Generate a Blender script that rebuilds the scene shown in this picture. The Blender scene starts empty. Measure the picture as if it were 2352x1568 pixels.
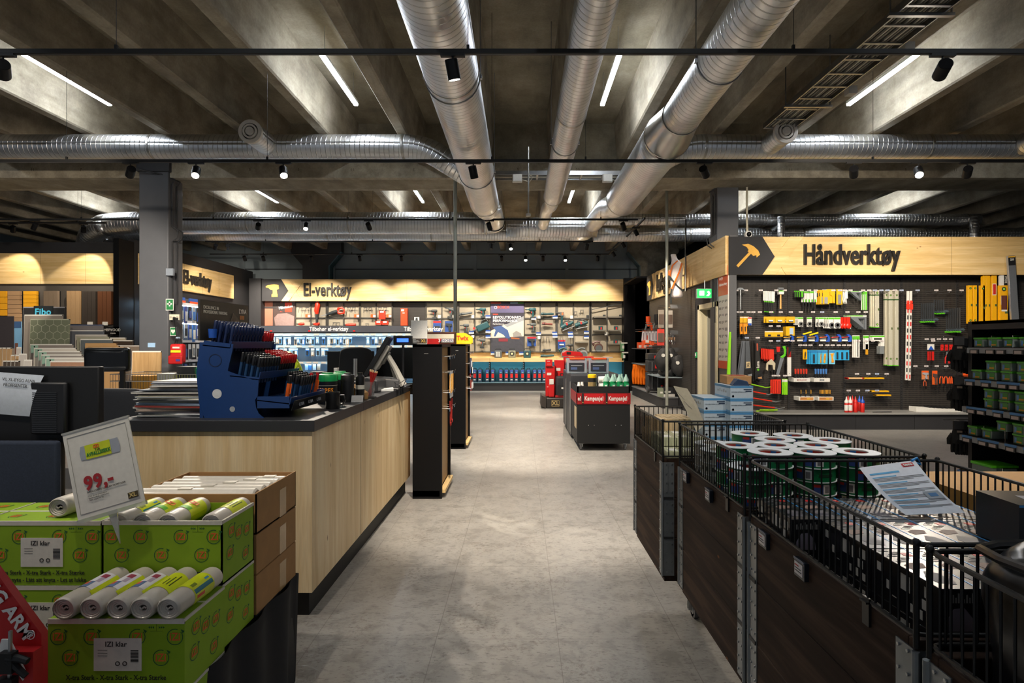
import bpy, math, random
from mathutils import Vector, Matrix, Euler
R=math.radians; PI=math.pi
S=bpy.context.scene; COL=S.collection
random.seed(7)
# ---------- camera ----------
F=1310.0; VX=1195.0; VY=790.0; H=1.5          # focal length and vanishing point of the photograph, eye height
cam=bpy.data.cameras.new('camera'); co=bpy.data.objects.new('camera',cam); COL.objects.link(co)
co.location=(0,0,H); co.rotation_euler=(R(90),0,0)
cam.sensor_width=36; cam.lens=36*F/2352; cam.shift_x=-(VX-1176)/2352; cam.shift_y=(VY-784)/2352
cam.clip_start=.02; cam.clip_end=200; S.camera=co
# ---------- world, exposure ----------
w=bpy.data.worlds.new('world'); S.world=w; w.use_nodes=True
bgn=w.node_tree.nodes['Background']; bgn.inputs[0].default_value=(.80,.88,1,1); bgn.inputs[1].default_value=.16
S.view_settings.view_transform='Standard'; S.view_settings.look='None'; S.view_settings.gamma=1
S.view_settings.use_curve_mapping=False; S.view_settings.exposure=0.62
# light levels
E_TUBE=54.0; E_SPOT=1.0
def W(px,py,Y): return Vector(((px-VX)*Y/F, Y, H-(py-VY)*Y/F))
def WX(px,Y): return (px-VX)*Y/F
def WZ(py,Y): return H-(py-VY)*Y/F
# ---------- materials ----------
def lin(c):
    if isinstance(c,str): c=[int(c[i:i+2],16)/255 for i in (0,2,4)]
    return tuple((v/12.92 if v<=.04045 else ((v+.055)/1.055)**2.4) for v in c)+(1,)
MC={}
def nt(m):
    m.use_nodes=True; return m.node_tree, m.node_tree.nodes, m.node_tree.links
def mt(hx,rough=.55,metal=0,emit=0,var=.06,alpha=1,trans=0,name=None,bump=0,bs=60,coat=0):
    k=(hx,rough,metal,emit,var,alpha,trans,bump,bs,coat)
    if k in MC: return MC[k]
    m=bpy.data.materials.new(name or 'surface_'+hx); t,n,l=nt(m); b=n['Principled BSDF']; c=lin(hx)
    b.inputs['Base Color'].default_value=c; b.inputs['Roughness'].default_value=rough; b.inputs['Metallic'].default_value=metal
    if coat: b.inputs['Coat Weight'].default_value=coat; b.inputs['Coat Roughness'].default_value=.1
    if emit: b.inputs['Emission Color'].default_value=c; b.inputs['Emission Strength'].default_value=emit
    if trans: b.inputs['Transmission Weight'].default_value=trans; b.inputs['IOR'].default_value=1.2
    if alpha<1: b.inputs['Alpha'].default_value=alpha
    if var or bump:
        tc=n.new('ShaderNodeTexCoord'); no=n.new('ShaderNodeTexNoise'); no.inputs['Scale'].default_value=bs; no.inputs['Detail'].default_value=3
        l.new(tc.outputs['Object'],no.inputs['Vector'])
        if var:
            mr=n.new('ShaderNodeMapRange'); mr.inputs[3].default_value=1-var*2; mr.inputs[4].default_value=1+var*2
            l.new(no.outputs[0],mr.inputs[0])
            mx=n.new('ShaderNodeMix'); mx.data_type='RGBA'; mx.blend_type='MULTIPLY'; mx.inputs[0].default_value=1
            mx.inputs[6].default_value=c; l.new(mr.outputs[0],mx.inputs[7]); l.new(mx.outputs[2],b.inputs['Base Color'])
        if bump:
            bp=n.new('ShaderNodeBump'); bp.inputs['Strength'].default_value=bump; bp.inputs['Distance'].default_value=.01
            l.new(no.outputs[0],bp.inputs['Height']); l.new(bp.outputs[0],b.inputs['Normal'])
    MC[k]=m; return m
class NG:      # short node-graph writer
    def __init__(s,name,rough=.6,metal=0):
        s.m=bpy.data.materials.new(name); s.t,s.n,s.l=nt(s.m); s.b=s.n['Principled BSDF']
        s.b.inputs['Roughness'].default_value=rough; s.b.inputs['Metallic'].default_value=metal
        s.tc=s.n.new('ShaderNodeTexCoord')
    def co(s,kind='Object',scale=(1,1,1),rot=(0,0,0),loc=(0,0,0)):
        mp=s.n.new('ShaderNodeMapping'); mp.inputs['Scale'].default_value=scale; mp.inputs['Rotation'].default_value=rot; mp.inputs['Location'].default_value=loc
        s.l.new(s.tc.outputs[kind],mp.inputs[0]); return mp.outputs[0]
    def noise(s,v,scale=5,detail=4,rough=.5,dist=0):
        no=s.n.new('ShaderNodeTexNoise'); s.l.new(v,no.inputs['Vector'])
        no.inputs['Scale'].default_value=scale; no.inputs['Detail'].default_value=detail; no.inputs['Roughness'].default_value=rough; no.inputs['Distortion'].default_value=dist
        return no.outputs[0]
    def vor(s,v,scale=5,out=0):
        no=s.n.new('ShaderNodeTexVoronoi'); s.l.new(v,no.inputs['Vector']); no.inputs['Scale'].default_value=scale; return no.outputs[out]
    def ramp(s,f,stops,inter='LINEAR'):
        r=s.n.new('ShaderNodeValToRGB'); s.l.new(f,r.inputs[0]); e=r.color_ramp.elements; r.color_ramp.interpolation=inter
        while len(e)<len(stops): e.new(.5)
        for i,(p,c) in enumerate(stops):
            e[i].position=p; e[i].color=lin(c) if isinstance(c,str) else (c,c,c,1)
        return r.outputs[0]
    def math(s,op,a,b=None):
        r=s.n.new('ShaderNodeMath'); r.operation=op
        for i,v in enumerate((a,b)):
            if v is None: continue
            if isinstance(v,(int,float)): r.inputs[i].default_value=v
            else: s.l.new(v,r.inputs[i])
        return r.outputs[0]
    def sep(s,v):
        r=s.n.new('ShaderNodeSeparateXYZ'); s.l.new(v,r.inputs[0]); return r.outputs
    def mix(s,f,a,b,mode='MIX'):
        r=s.n.new('ShaderNodeMix'); r.data_type='RGBA'; r.blend_type=mode
        for i,v in ((0,f),(6,a),(7,b)):
            if isinstance(v,str): r.inputs[i].default_value=lin(v)
            elif isinstance(v,(int,float)): r.inputs[i].default_value=v if i==0 else (v,v,v,1)
            else: s.l.new(v,r.inputs[i])
        return r.outputs[2]
    def out(s,color=None,rough=None,bump=None,bs=.3,bd=.01):
        if color is not None:
            s.l.new(color,s.b.inputs['Base Color'])
        if rough is not None: s.l.new(rough,s.b.inputs['Roughness'])
        if bump is not None:
            bp=s.n.new('ShaderNodeBump'); bp.inputs['Strength'].default_value=bs; bp.inputs['Distance'].default_value=bd
            s.l.new(bump,bp.inputs['Height']); s.l.new(bp.outputs[0],s.b.inputs['Normal'])
        return s.m
def mk_concrete(name,a,b,c,sc=1.0):
    g=NG(name,.85); v=g.co()
    n1=g.noise(v,.9*sc,6,.65); n2=g.noise(g.co(scale=(1,.25,1)),3*sc,5,.6); n3=g.noise(v,38,3,.6)
    base=g.ramp(n1,[(.3,a),(.5,b),(.7,c)])
    st=g.ramp(n2,[(.35,.72),(.55,1.0),(.75,1.12)])
    col=g.mix(1,base,st,'MULTIPLY')
    col=g.mix(1,col,g.ramp(n3,[(.3,.88),(.7,1.06)]),'MULTIPLY')
    return g.out(col,bump=n3,bs=.25)
M_CONC=mk_concrete('concrete','786f5f','9a917c','b5ab98')
M_CONC2=mk_concrete('beam_concrete','857b6b','a69c88','c0b6a3',1.6)
def mk_floor():
    g=NG('vinyl_floor',.4); v=g.co(); s=g.sep(v)
    n1=g.noise(v,1.3,5,.6); n2=g.noise(v,9,8,.7,.4); n3=g.noise(g.co(scale=(1,2.4,1)),26,6,.7)
    base=g.ramp(n1,[(.3,'8e8b86'),(.7,'a19e98')])
    pat=g.ramp(n2,[(.40,.80),(.50,1.02),(.60,1.08)])
    spk=g.ramp(n3,[(.37,.60),(.44,1.0),(.6,1.04)])
    col=g.mix(1,g.mix(1,base,pat,'MULTIPLY'),spk,'MULTIPLY')
    # wear blotches
    bl=g.ramp(g.noise(v,2.2,7,.75),[(.50,0.0),(.60,1.0)]); wn=g.ramp(g.noise(v,34,6,.8),[(.50,0.0),(.58,1.0)])
    col=g.mix(g.math('MULTIPLY',bl,g.math('MULTIPLY',wn,.5)),col,'62564a')
    # tile joints 0.9 x 0.9, half-offset look
    def joint(x,per,off=0):
        f=g.math('FRACT',g.math('DIVIDE',g.math('ADD',x,off+90),per)); return g.math('LESS_THAN',f,.004/per)
    j=g.math('MAXIMUM',joint(s[0],.62,.33),joint(s[1],.95,.2))
    col=g.mix(g.math('MULTIPLY',j,.45),col,'57524b')
    rg=g.ramp(n2,[(.3,.30),(.7,.46)])
    return g.out(col,rough=rg,bump=n3,bs=.06)
M_FLOOR=mk_floor()
def mk_wood(name,a,b,c,axis='x',sc=1.0,knots=True,rough=.5):
    g=NG(name,rough); st={'x':(.35,6,6),'y':(6,.35,6),'z':(6,6,.35)}[axis]; st=tuple(v*sc for v in st)
    v=g.co(scale=st); n=g.noise(v,2.2,8,.62,.5); n2=g.noise(g.co(scale=tuple(q*4 for q in st)),5,3,.5)
    col=g.ramp(n,[(.28,a),(.48,b),(.62,c),(.75,b)])
    col=g.mix(.5,col,g.ramp(n2,[(.3,.86),(.7,1.08)]),'MULTIPLY')
    if knots:
        o=g.sep(g.co()); k={'x':0,'y':1,'z':2}[axis]; a_,b_=[o[q] for q in range(3) if q!=k]
        cx=g.n.new('ShaderNodeCombineXYZ'); g.l.new(g.math('MULTIPLY',g.math('ADD',a_,b_),5.2*sc),cx.inputs[0]); g.l.new(g.math('MULTIPLY',o[k],2.6*sc),cx.inputs[1])
        vo=g.vor(cx.outputs[0],1.0)
        col=g.mix(g.ramp(vo,[(0.0,1.0),(.035,.8),(.06,0.0)]),col,'7a4a28')
    return g.out(col,bump=n2,bs=.05)
M_SPR_X=mk_wood('spruce_board_horizontal','c9a468','d8b77c','e3c691','x')
M_SPR_Z=mk_wood('spruce_board_vertical','cbad7c','dcc194','e6d1aa','z')
M_SPR_Y=mk_wood('spruce_board_lengthwise','c9a468','d8b77c','e3c691','y')
M_DKW=mk_wood('dark_stained_pine','150d08','2a1c14','402f24','y',1.6,True,.7)
M_DKW.node_tree.nodes['Principled BSDF'].inputs['Specular IOR Level'].default_value=.15
M_BLK=mt('0e0e10',.45,name='black_laminate',var=.1); M_BLK.node_tree.nodes['Principled BSDF'].inputs['Specular IOR Level'].default_value=.2
M_BLK2=mt('0a0a0b',.6,name='matt_black_metal')
M_CHAR=mt('232326',.7,name='charcoal_panel',bs=8,var=.08)
M_DG=mt('3b3d42',.6,name='grey_paint',bs=6)
M_STEEL=mt('a9abad',.32,1,name='galvanised_steel',var=.12,bs=14)
M_WHITE=mt('e6e5e1',.5); M_CREAM=mt('d8d0b6',.5)
M_CARD=mt('a57b4c',.8,var=.07,bs=25,name='brown_cardboard'); 
M_RED=mt('c8140f',.4); M_GRN=mt('1fa05a',.4); M_CHROME=mt('c9c9c9',.15,1)
def mk_peg():
    g=NG('perforated_steel_panel',.5); s=g.sep(g.co())
    a=g.math('FRACT',g.math('MULTIPLY',g.math('ADD',s[0],s[1]),40)); b=g.math('FRACT',g.math('MULTIPLY',s[2],27))
    h=g.math('MULTIPLY',g.math('LESS_THAN',a,.62),g.math('LESS_THAN',b,.42))
    bb=g.math('SUBTRACT',1,h)
    return g.out(g.mix(h,'37332f','0c0b0b'),bump=bb,bs=.6,bd=.004)
M_PEG=mk_peg()
def mk_mesh(name,a,b):     # expanded metal over a backing board
    g=NG(name,.5); s=g.sep(g.co())
    u=g.math('MULTIPLY',s[0],24); v=g.math('MULTIPLY',s[2],42)
    d1=g.math('ABSOLUTE',g.math('SUBTRACT',g.math('FRACT',g.math('ADD',u,v)),.5)); d2=g.math('ABSOLUTE',g.math('SUBTRACT',g.math('FRACT',g.math('SUBTRACT',u,v)),.5))
    h=g.math('LESS_THAN',g.math('MINIMUM',d1,d2),.085)
    return g.out(g.mix(h,a,b),bump=h,bs=.5,bd=.004)
M_MESH=mk_mesh('expanded_metal_beige','b3a994','5a564e'); M_MESHB=mk_mesh('expanded_metal_blue','3f93ad','1f5464')
def mk_duct():
    g=NG('spiral_duct_steel',.36,1); s=g.sep(g.tc.outputs['UV'])
    f=g.math('FRACT',g.math('ADD',s[0],s[1])); d=g.math('ABSOLUTE',g.math('SUBTRACT',f,.5))
    ridge=g.ramp(d,[(.0,1.0),(.05,.6),(.09,0.0)]); dk=g.ramp(d,[(.0,1.0),(.03,.0),(.05,.35),(.09,1.0)])
    w=g.noise(g.co(scale=(1,1,1)),2.5,3); w2=g.noise(g.tc.outputs['UV'],14,2)
    col=g.mix(1,g.ramp(w,[(.3,'d5d7da'),(.7,'eceef0')]),g.ramp(g.math('ABSOLUTE',g.math('SUBTRACT',d,.06)),[(0.0,.35),(.035,1.0)]),'MULTIPLY')
    hh=ridge
    return g.out(col,rough=g.ramp(w,[(.3,.34),(.7,.44)]),bump=hh,bs=.6,bd=.01)
M_DUCT=mk_duct()
# ---------- mesh builder ----------
class MB:
    def __init__(s): s.v=[]; s.f=[]; s.mi=[]; s.mats=[]; s.M=Matrix.Identity(4)
    def m_(s,m):
        if m not in s.mats: s.mats.append(m)
        return s.mats.index(m)
    def add(s,vs,fs,m):
        b=len(s.v); s.v+=[s.M@Vector(p) for p in vs]; i=s.m_(m)
        for f in fs: s.f.append([b+q for q in f]); s.mi.append(i)
        return s
    def box(s,x0,x1,y0,y1,z0,z1,m):
        if x0>x1:x0,x1=x1,x0
        if y0>y1:y0,y1=y1,y0
        if z0>z1:z0,z1=z1,z0
        v=[(x,y,z) for x in (x0,x1) for y in (y0,y1) for z in (z0,z1)]
        return s.add(v,[(0,1,3,2),(4,6,7,5),(0,4,5,1),(2,3,7,6),(0,2,6,4),(1,5,7,3)],m)
    def cb(s,c,d,m): return s.box(c[0]-d[0]/2,c[0]+d[0]/2,c[1]-d[1]/2,c[1]+d[1]/2,c[2]-d[2]/2,c[2]+d[2]/2,m)
    def bar(s,p,q,w,h,m,up=(0,0,1)):
        p=Vector(p);q=Vector(q);d=(q-p).normalized(); u=Vector(up)
        if abs(d.dot(u))>.98:u=Vector((0,1,0))
        a=d.cross(u).normalized()*w/2; b=a.cross(d).normalized()*h/2
        v=[e+i*a+j*b for e in (p,q) for i,j in ((-1,-1),(1,-1),(1,1),(-1,1))]
        return s.add(v,[(0,1,2,3),(7,6,5,4),(0,4,5,1),(1,5,6,2),(2,6,7,3),(3,7,4,0)],m)
    def tube(s,pts,r,m,n=6,close=False,cap=True):
        pts=[Vector(p) for p in pts]; N=len(pts); rs=r if isinstance(r,(list,tuple)) else [r]*N; vs=[]; a=None
        for i,p in enumerate(pts):
            if close: d=(pts[(i+1)%N]-pts[i-1])
            else: d=(pts[min(i+1,N-1)]-pts[max(i-1,0)])
            d.normalize()
            if a is None:
                u=Vector((0,0,1)) if abs(d.z)<.9 else Vector((0,1,0)); a=d.cross(u).normalized()
            else: a=(a-d*a.dot(d)).normalized()
            b=d.cross(a)
            vs+=[p+rs[i]*(math.cos(2*PI*k/n)*a+math.sin(2*PI*k/n)*b) for k in range(n)]
        fs=[]
        for i in range(N if close else N-1):
            j=(i+1)%N
            for k in range(n): fs.append((i*n+k,i*n+(k+1)%n,j*n+(k+1)%n,j*n+k))
        if cap and not close: fs+=[tuple(range(n))[::-1],tuple((N-1)*n+k for k in range(n))]
        return s.add(vs,fs,m)
    def cyl(s,p,q,r,m,n=16,r2=None): return s.tube([p,q],[r,r if r2 is None else r2],m,n)
    def lathe(s,c,prof,m,n=20,axis='z'):
        vs=[];c=Vector(c)
        for r,h in prof:
            for k in range(n):
                a=2*PI*k/n; x,y=r*math.cos(a),r*math.sin(a)
                vs.append(c+Vector({'z':(x,y,h),'y':(x,h,y),'x':(h,x,y)}[axis]))
        N=len(prof); fs=[(i*n+k,i*n+(k+1)%n,(i+1)*n+(k+1)%n,(i+1)*n+k) for i in range(N-1) for k in range(n)]
        loop=prof[0]==prof[-1]
        if prof[0][0]>1e-6 and not loop: fs.append(tuple(range(n))[::-1])
        if prof[-1][0]>1e-6 and not loop: fs.append(tuple((N-1)*n+k for k in range(n)))
        return s.add(vs,fs,m)
    def ball(s,c,r,m,n=12,sc=(1,1,1)):
        c=Vector(c); vs=[];h=max(5,n//2)
        for i in range(h+1):
            t=PI*i/h
            for k in range(n):
                a=2*PI*k/n; vs.append(c+Vector((r*sc[0]*math.sin(t)*math.cos(a),r*sc[1]*math.sin(t)*math.sin(a),-r*sc[2]*math.cos(t))))
        return s.add(vs,[(i*n+k,i*n+(k+1)%n,(i+1)*n+(k+1)%n,(i+1)*n+k) for i in range(h) for k in range(n)],m)
    def prism(s,poly,m,y0=0,y1=.01,plane='xz'):
        f={'xz':lambda a,b,c:(a,c,b),'yz':lambda a,b,c:(c,a,b),'xy':lambda a,b,c:(a,b,c)}[plane]; n=len(poly)
        vs=[f(a,b,y0) for a,b in poly]+[f(a,b,y1) for a,b in poly]
        return s.add(vs,[tuple(range(n)),tuple(range(n,2*n))[::-1]]+[(i,i+n,(i+1)%n+n,(i+1)%n) for i in range(n)],m)
    def grid(s,fn,nu,nv,m):
        vs=[fn(i/nu,j/nv) for i in range(nu+1) for j in range(nv+1)]
        return s.add(vs,[(i*(nv+1)+j,(i+1)*(nv+1)+j,(i+1)*(nv+1)+j+1,i*(nv+1)+j+1) for i in range(nu) for j in range(nv)],m)
    def ring(s,c,r0,r1,d,m,n=24,axis='y'):
        return s.lathe(c,[(r0,0),(r1,0),(r1,d),(r0,d),(r0,0)],m,n,axis)
    def text(s,body,size,m,at=(0,0,0),face='-y',depth=.002,bold=.0,sx=1,align='CENTER',rot=0,res=3):
        me=text_mesh(body,size,depth,bold,align,res)
        A={'-y':Matrix.Rotation(R(90),4,'X'),'+x':Matrix.Rotation(R(90),4,'Z')@Matrix.Rotation(R(90),4,'X'),
           '-x':Matrix.Rotation(R(-90),4,'Z')@Matrix.Rotation(R(90),4,'X'),'+z':Matrix.Identity(4)}[face]
        T=Matrix.Translation(at)@A@Matrix.Rotation(R(rot),4,'Z')@Matrix.Diagonal((sx,1,1,1))
        return s.add([T@Vector(p) for p in me[0]],me[1],m)
    def build(s,name,parent=None,loc=(0,0,0),rot=(0,0,0),bevel=0,seg=2,smooth=38,label=None,kind=None):
        me=bpy.data.meshes.new(name); me.from_pydata([tuple(p) for p in s.v],[],s.f)
        for m in s.mats: me.materials.append(m)
        me.polygons.foreach_set('material_index',s.mi); me.polygons.foreach_set('use_smooth',[True]*len(s.f))
        me.validate(); me.update()
        try: me.set_sharp_from_angle(angle=R(smooth))
        except Exception: pass
        o=bpy.data.objects.new(name,me); COL.objects.link(o); o.location=loc; o.rotation_euler=rot
        if parent: o.parent=parent
        if bevel:
            b=o.modifiers.new('bevel','BEVEL'); b.width=bevel; b.segments=seg; b.limit_method='ANGLE'; b.angle_limit=R(40)
        if label:o['label']=label
        if kind:o['kind']=kind
        return o
TXT={}
def text_mesh(body,size,depth,bold,align,res=3):
    k=(body,size,depth,bold,align,res)
    if k in TXT: return TXT[k]
    cu=bpy.data.curves.new('t','FONT'); cu.body=body; cu.size=size; cu.extrude=depth/2; cu.offset=bold*size
    cu.align_x=align; cu.align_y='CENTER'; cu.resolution_u=res; cu.space_line=.95; cu.space_character=1.0+bold*2.2
    o=bpy.data.objects.new('t',cu); COL.objects.link(o); dg=bpy.context.evaluated_depsgraph_get()
    me=bpy.data.meshes.new_from_object(o.evaluated_get(dg))
    r=([tuple(v.co) for v in me.vertices],[tuple(p.vertices) for p in me.polygons])
    bpy.data.objects.remove(o); bpy.data.curves.remove(cu); bpy.data.meshes.remove(me); TXT[k]=r; return r
# ---------- things ----------
def tag(o,label,cat,group=None,kind=None):
    o['label']=label; o['category']=cat
    if group:o['group']=group
    if kind:o['kind']=kind
    return o
def thing(name,label,cat,loc=(0,0,0),rot=(0,0,0),group=None,scale=None):
    o=bpy.data.objects.new(name,None); COL.objects.link(o); o.empty_display_size=.05
    o.location=loc; o.rotation_euler=rot if not isinstance(rot,(int,float)) else (0,0,rot)
    if scale: o.scale=(scale,)*3 if isinstance(scale,(int,float)) else scale
    return tag(o,label,cat,group)
def struct(mb,name,**k):
    o=mb.build(name,**k); o['kind']='structure'; return o
def dup(root,loc=None,rot=None,label=None,group=None,scale=None):
    r=root.copy(); COL.objects.link(r)
    if loc is not None:r.location=loc
    if rot is not None:r.rotation_euler=rot if not isinstance(rot,(int,float)) else (0,0,rot)
    if scale: r.scale=(scale,)*3 if isinstance(scale,(int,float)) else scale
    if label:r['label']=label
    if group:r['group']=group
    for ch in root.children:
        c=ch.copy(); COL.objects.link(c); c.parent=r
        for g in ch.children:
            d=g.copy(); COL.objects.link(d); d.parent=c
    return r
ORD=['leftmost','second','third','fourth','fifth','sixth','seventh','eighth','ninth','tenth','eleventh','twelfth','thirteenth','fourteenth','fifteenth','sixteenth','seventeenth','eighteenth','nineteenth','twentieth','twenty-first','twenty-second','twenty-third','twenty-fourth','twenty-fifth','twenty-sixth','twenty-seventh','twenty-eighth','twenty-ninth','thirtieth']
def place(proto,spots,what,where,group,scale=None):
    """first spot moves the prototype itself, the others are copies; labels count from the left"""
    n=len(spots); out=[]
    for i,sp in enumerate(spots):
        loc,rot=(sp if isinstance(sp[0],(tuple,list,Vector)) else (sp,0))
        if n==1: lb=f'{what}, {where}'
        elif i==n-1: lb=f'{what}, rightmost {where}'
        elif i==0: lb=f'{what}, leftmost {where}'
        else: lb=f'{what}, {ORD[i]} from left {where}'
        if i==0:
            o=proto; o.location=loc; o.rotation_euler=rot if not isinstance(rot,(int,float)) else (0,0,rot); o['label']=lb
            if group and n>1:o['group']=group
            if scale:o.scale=(scale,)*3
        else: o=dup(proto,loc,rot,lb,group,scale)
        out.append(o)
    return out
# ================= ROOM SHELL =================
YB=10.1; YW=19.6; RIBZ=4.7; SLAB=5.4
struct(MB().box(-20,16,-3,YW,-.1,0,M_FLOOR),'floor')
struct(MB().box(-20,16,-3,YW+.3,SLAB,SLAB+.15,M_CONC),'ceiling')
def rib(x,y0,y1):
    a,b=.085,.14
    m=MB(); p=[(x-b,SLAB),(x-a,RIBZ+.02),(x-a+.02,RIBZ),(x+a-.02,RIBZ),(x+a,RIBZ+.02),(x+b,SLAB)]
    m.prism(p,M_CONC2,y0,y1); return m
n=0
for k in range(-12,13):
    x=-.6+1.2*k
    if -15.5<x<15:
        n+=1; struct(rib(x,-3,YB),f'trim_{n}')
        n+=1; struct(rib(x,YB+.6,YW),f'trim_{n}')
b=MB().box(-20,16,YB,YB+.6,4.41,SLAB,M_CONC).box(-20,16,YB-.12,YB,4.41,4.68,M_CONC2).box(-20,16,YB+.6,YB+.72,4.41,4.68,M_CONC2)
tx=mt('5b4a3a',.8)
for i in range(-16,9): b.text(random.choice(['3','7','5','2','11','23']),.07,tx,(i*.95+random.uniform(-.1,.1),YB-.121,4.55),'-y',.001,rot=random.choice([0,180]))
n+=1; struct(b,f'trim_{n}')
# outer walls
M_WB=mt('8d999f',.7,var=.05,bs=2,name='painted_grey_wall')
wb=MB().box(-20,4.3,YW,YW+.15,0,SLAB,M_WB)
for x in (-12.5,-9.5,-6.4,-1.55,1.6): wb.box(x-.05,x+.05,YW-.05,YW,2.5,SLAB,M_WB)
wb.box(-20,4.3,YW-.02,YW,4.05,4.09,mt('33383c'))
struct(wb,'wall_back')
struct(MB().box(4.3,16,YW,YW+.15,0,SLAB,mt('1d1c1c',.8)),'wall_back_right')
struct(MB().box(-20.15,-20,-3,YW,0,SLAB,mt('4a4642',.8)),'wall_left')
struct(MB().box(16,16.15,-3,YW,0,SLAB,mt('3a3836',.8)),'wall_right')
# haunched steel columns painted blue grey in front of the far wall, one concrete column
def haunch(x,s,m,m2):
    b=MB().box(x-.45,x+.45,YW-.35,YW-.05,0,4.15,m)
    b.prism([(x-.45,4.15),(x+.45,4.15),(x+.85,4.6),(x+.85,SLAB),(x-.85,SLAB),(x-.85,4.6)],m,YW-.35,YW-.05)
    b.box(x+s*.45-.04*(s<0),x+s*.45+.04*(s>0),YW-.42,YW-.05,0,4.15,m2)
    b.prism([(x+s*.45,4.12),(x+s*.49,4.12),(x+s*.89,4.6),(x+s*.85,4.6)],m2,YW-.42,YW-.05)
    return b
n+=1; struct(haunch(-6.9,1,mt('3d3f42',.6),mt('4d6f7c',.5)),f'trim_{n}')
n+=1; struct(haunch(4.5,-1,M_CONC2,mt('6c7f80',.5)),f'trim_{n}')
# steel columns under the beam
def column(x0,x1,y0,y1,name,label,shift):
    t=thing(name,label,'column',((x0+x1)/2,(y0+y1)/2,0)); w=(x1-x0)/2; d=(y1-y0)/2
    g=mt('55575c',.55,name='column_paint',bs=5,var=.05); g2=mt('3c3e43',.55)
    b=MB().box(-w,w,-d,d,0,4.6,g); b.box(-w-.03,w+.03,-d-.03,d+.03,4.5,4.68,g2).box(-w-.02,w+.02,-d-.02,d+.02,0,.1,g2)
    b.build('column_shaft',t,bevel=.012)
    c=MB()
    for k,yy in ((0,-.12),(1,.02)):
        X=(w+.012)*shift
        c.tube([(X,yy,1.9+.3*k),(X,yy,3.3),(X+.10*shift,yy-.03,3.36),(X+.12*shift,yy-.03,3.48),(X,yy,3.56),(X,yy,4.3),(X+.06*shift,yy,4.38),(X-.1*shift,yy-.08,4.45),(X-.55*shift,yy-.3,4.52)],.013,mt('2c2d30'),6)
    c.build('conduit',t)
    return t
cl=column(-6.64,-6.13,9.93,10.36,'steel_column','grey steel column carrying first aid signs and a red bag, left',1)
cr=column(3.66,4.06,10.6,11.0,'steel_column','grey steel column rising behind the hammer sign, right',-1)
for kk in (cl,cr): pass
# ================= DUCTS =================
def duct_mesh(pts,rs,mb,n=36,pitch=.072,ph=0):
    pts=[Vector(p) for p in pts]; N=len(pts); a=None; L=ph; vs=[];uv=[];fs=[]
    for i,p in enumerate(pts):
        d=(pts[min(i+1,N-1)]-pts[max(i-1,0)]).normalized()
        if a is None:
            u=Vector((0,0,1)) if abs(d.z)<.9 else Vector((0,1,0)); a=d.cross(u).normalized()
        else: a=(a-d*a.dot(d)).normalized()
        b=d.cross(a)
        if i: L+=(p-pts[i-1]).length
        for k in range(n+1):
            vs.append(p+rs[i]*(math.cos(2*PI*k/n)*a+math.sin(2*PI*k/n)*b)); uv.append((k/n,L/pitch))
    for i in range(N-1):
        for k in range(n):
            q=i*(n+1)+k; fs.append((q,q+1,q+n+2,q+n+1))
    mb.append((vs,uv,fs))
def duct_build(parts,name,parent,mat=None):
    v=[];uv=[];f=[]
    for a,b,c in parts:
        o=len(v); v+=a; uv+=b; f+=[tuple(o+q for q in t) for t in c]
    me=bpy.data.meshes.new(name); me.from_pydata([tuple(p) for p in v],[],f); me.materials.append(mat or M_DUCT)
    ul=me.uv_layers.new(name='UVMap'); vi=[l.vertex_index for l in me.loops]
    ul.data.foreach_set('uv',[c for q in vi for c in uv[q]])
    me.polygons.foreach_set('use_smooth',[True]*len(f)); me.update()
    o=bpy.data.objects.new(name,me); COL.objects.link(o); o.parent=parent
    m=o.modifiers.new('s','SOLIDIFY'); m.thickness=.004; m.offset=-1
    return o
def bend(p0,corner,p2,r,n=8):
    p0,c,p2=Vector(p0),Vector(corner),Vector(p2); d0=(p0-c).normalized(); d1=(p2-c).normalized()
    a=c+d0*r;b=c+d1*r
    return [a*(1-t)**2+c*2*t*(1-t)+b*t*t for t in [i/n for i in range(n+1)]]
def path(pts,r):
    out=[Vector(pts[0])]
    for i in range(1,len(pts)-1): out+=bend(out[-1],pts[i],pts[i+1],r)
    return out+[Vector(pts[-1])]
def dens(pts,step=.4):
    out=[]
    for a,b in zip(pts,pts[1:]):
        k=max(1,int((Vector(b)-Vector(a)).length/step)); out+=[Vector(a).lerp(Vector(b),i/k) for i in range(k)]
    return out+[Vector(pts[-1])]
M_COLL=mt('c2c1bd',.3,1,name='duct_collar',var=.05,bs=5)
def mkduct(label,runs,collars=(),hang=(),cap=None):
    t=thing('ventilation_duct',label,'duct')
    for pts,r in runs:
        if isinstance(r,(int,float)):
            p=dens(pts); ps=[]; duct_mesh(p,[r]*len(p),ps); duct_build(ps,'duct_section',t)
        else:
            b=MB(); b.tube(pts,r,M_COLL,36,cap=False); b.build('reducer',t)
    for p,d,r in collars:
        p=Vector(p); d=Vector(d).normalized(); MB().tube([p-d*.02,p-d*.015,p+d*.015,p+d*.02],[r+.001,r+.006,r+.006,r+.001],M_COLL,36,cap=False).build('collar',t)
    for p,r,ztop in hang:
        b=MB(); p=Vector(p)
        b.tube([p+Vector((r*1.02*math.cos(a),0,r*1.02*math.sin(a))) for a in [2*PI*k/24 for k in range(24)]],.006,M_STEEL,4,close=True)
        for sx in (-1,1): b.cyl(p+Vector((sx*(r+.01),0,0)),(p.x+sx*(r+.01),p.y,ztop),.005,M_STEEL,5); b.cb(p+Vector((sx*(r+.012),0,0)),(.025,.03,.035),M_STEEL)
        b.build('hanger',t)
    return t
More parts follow.
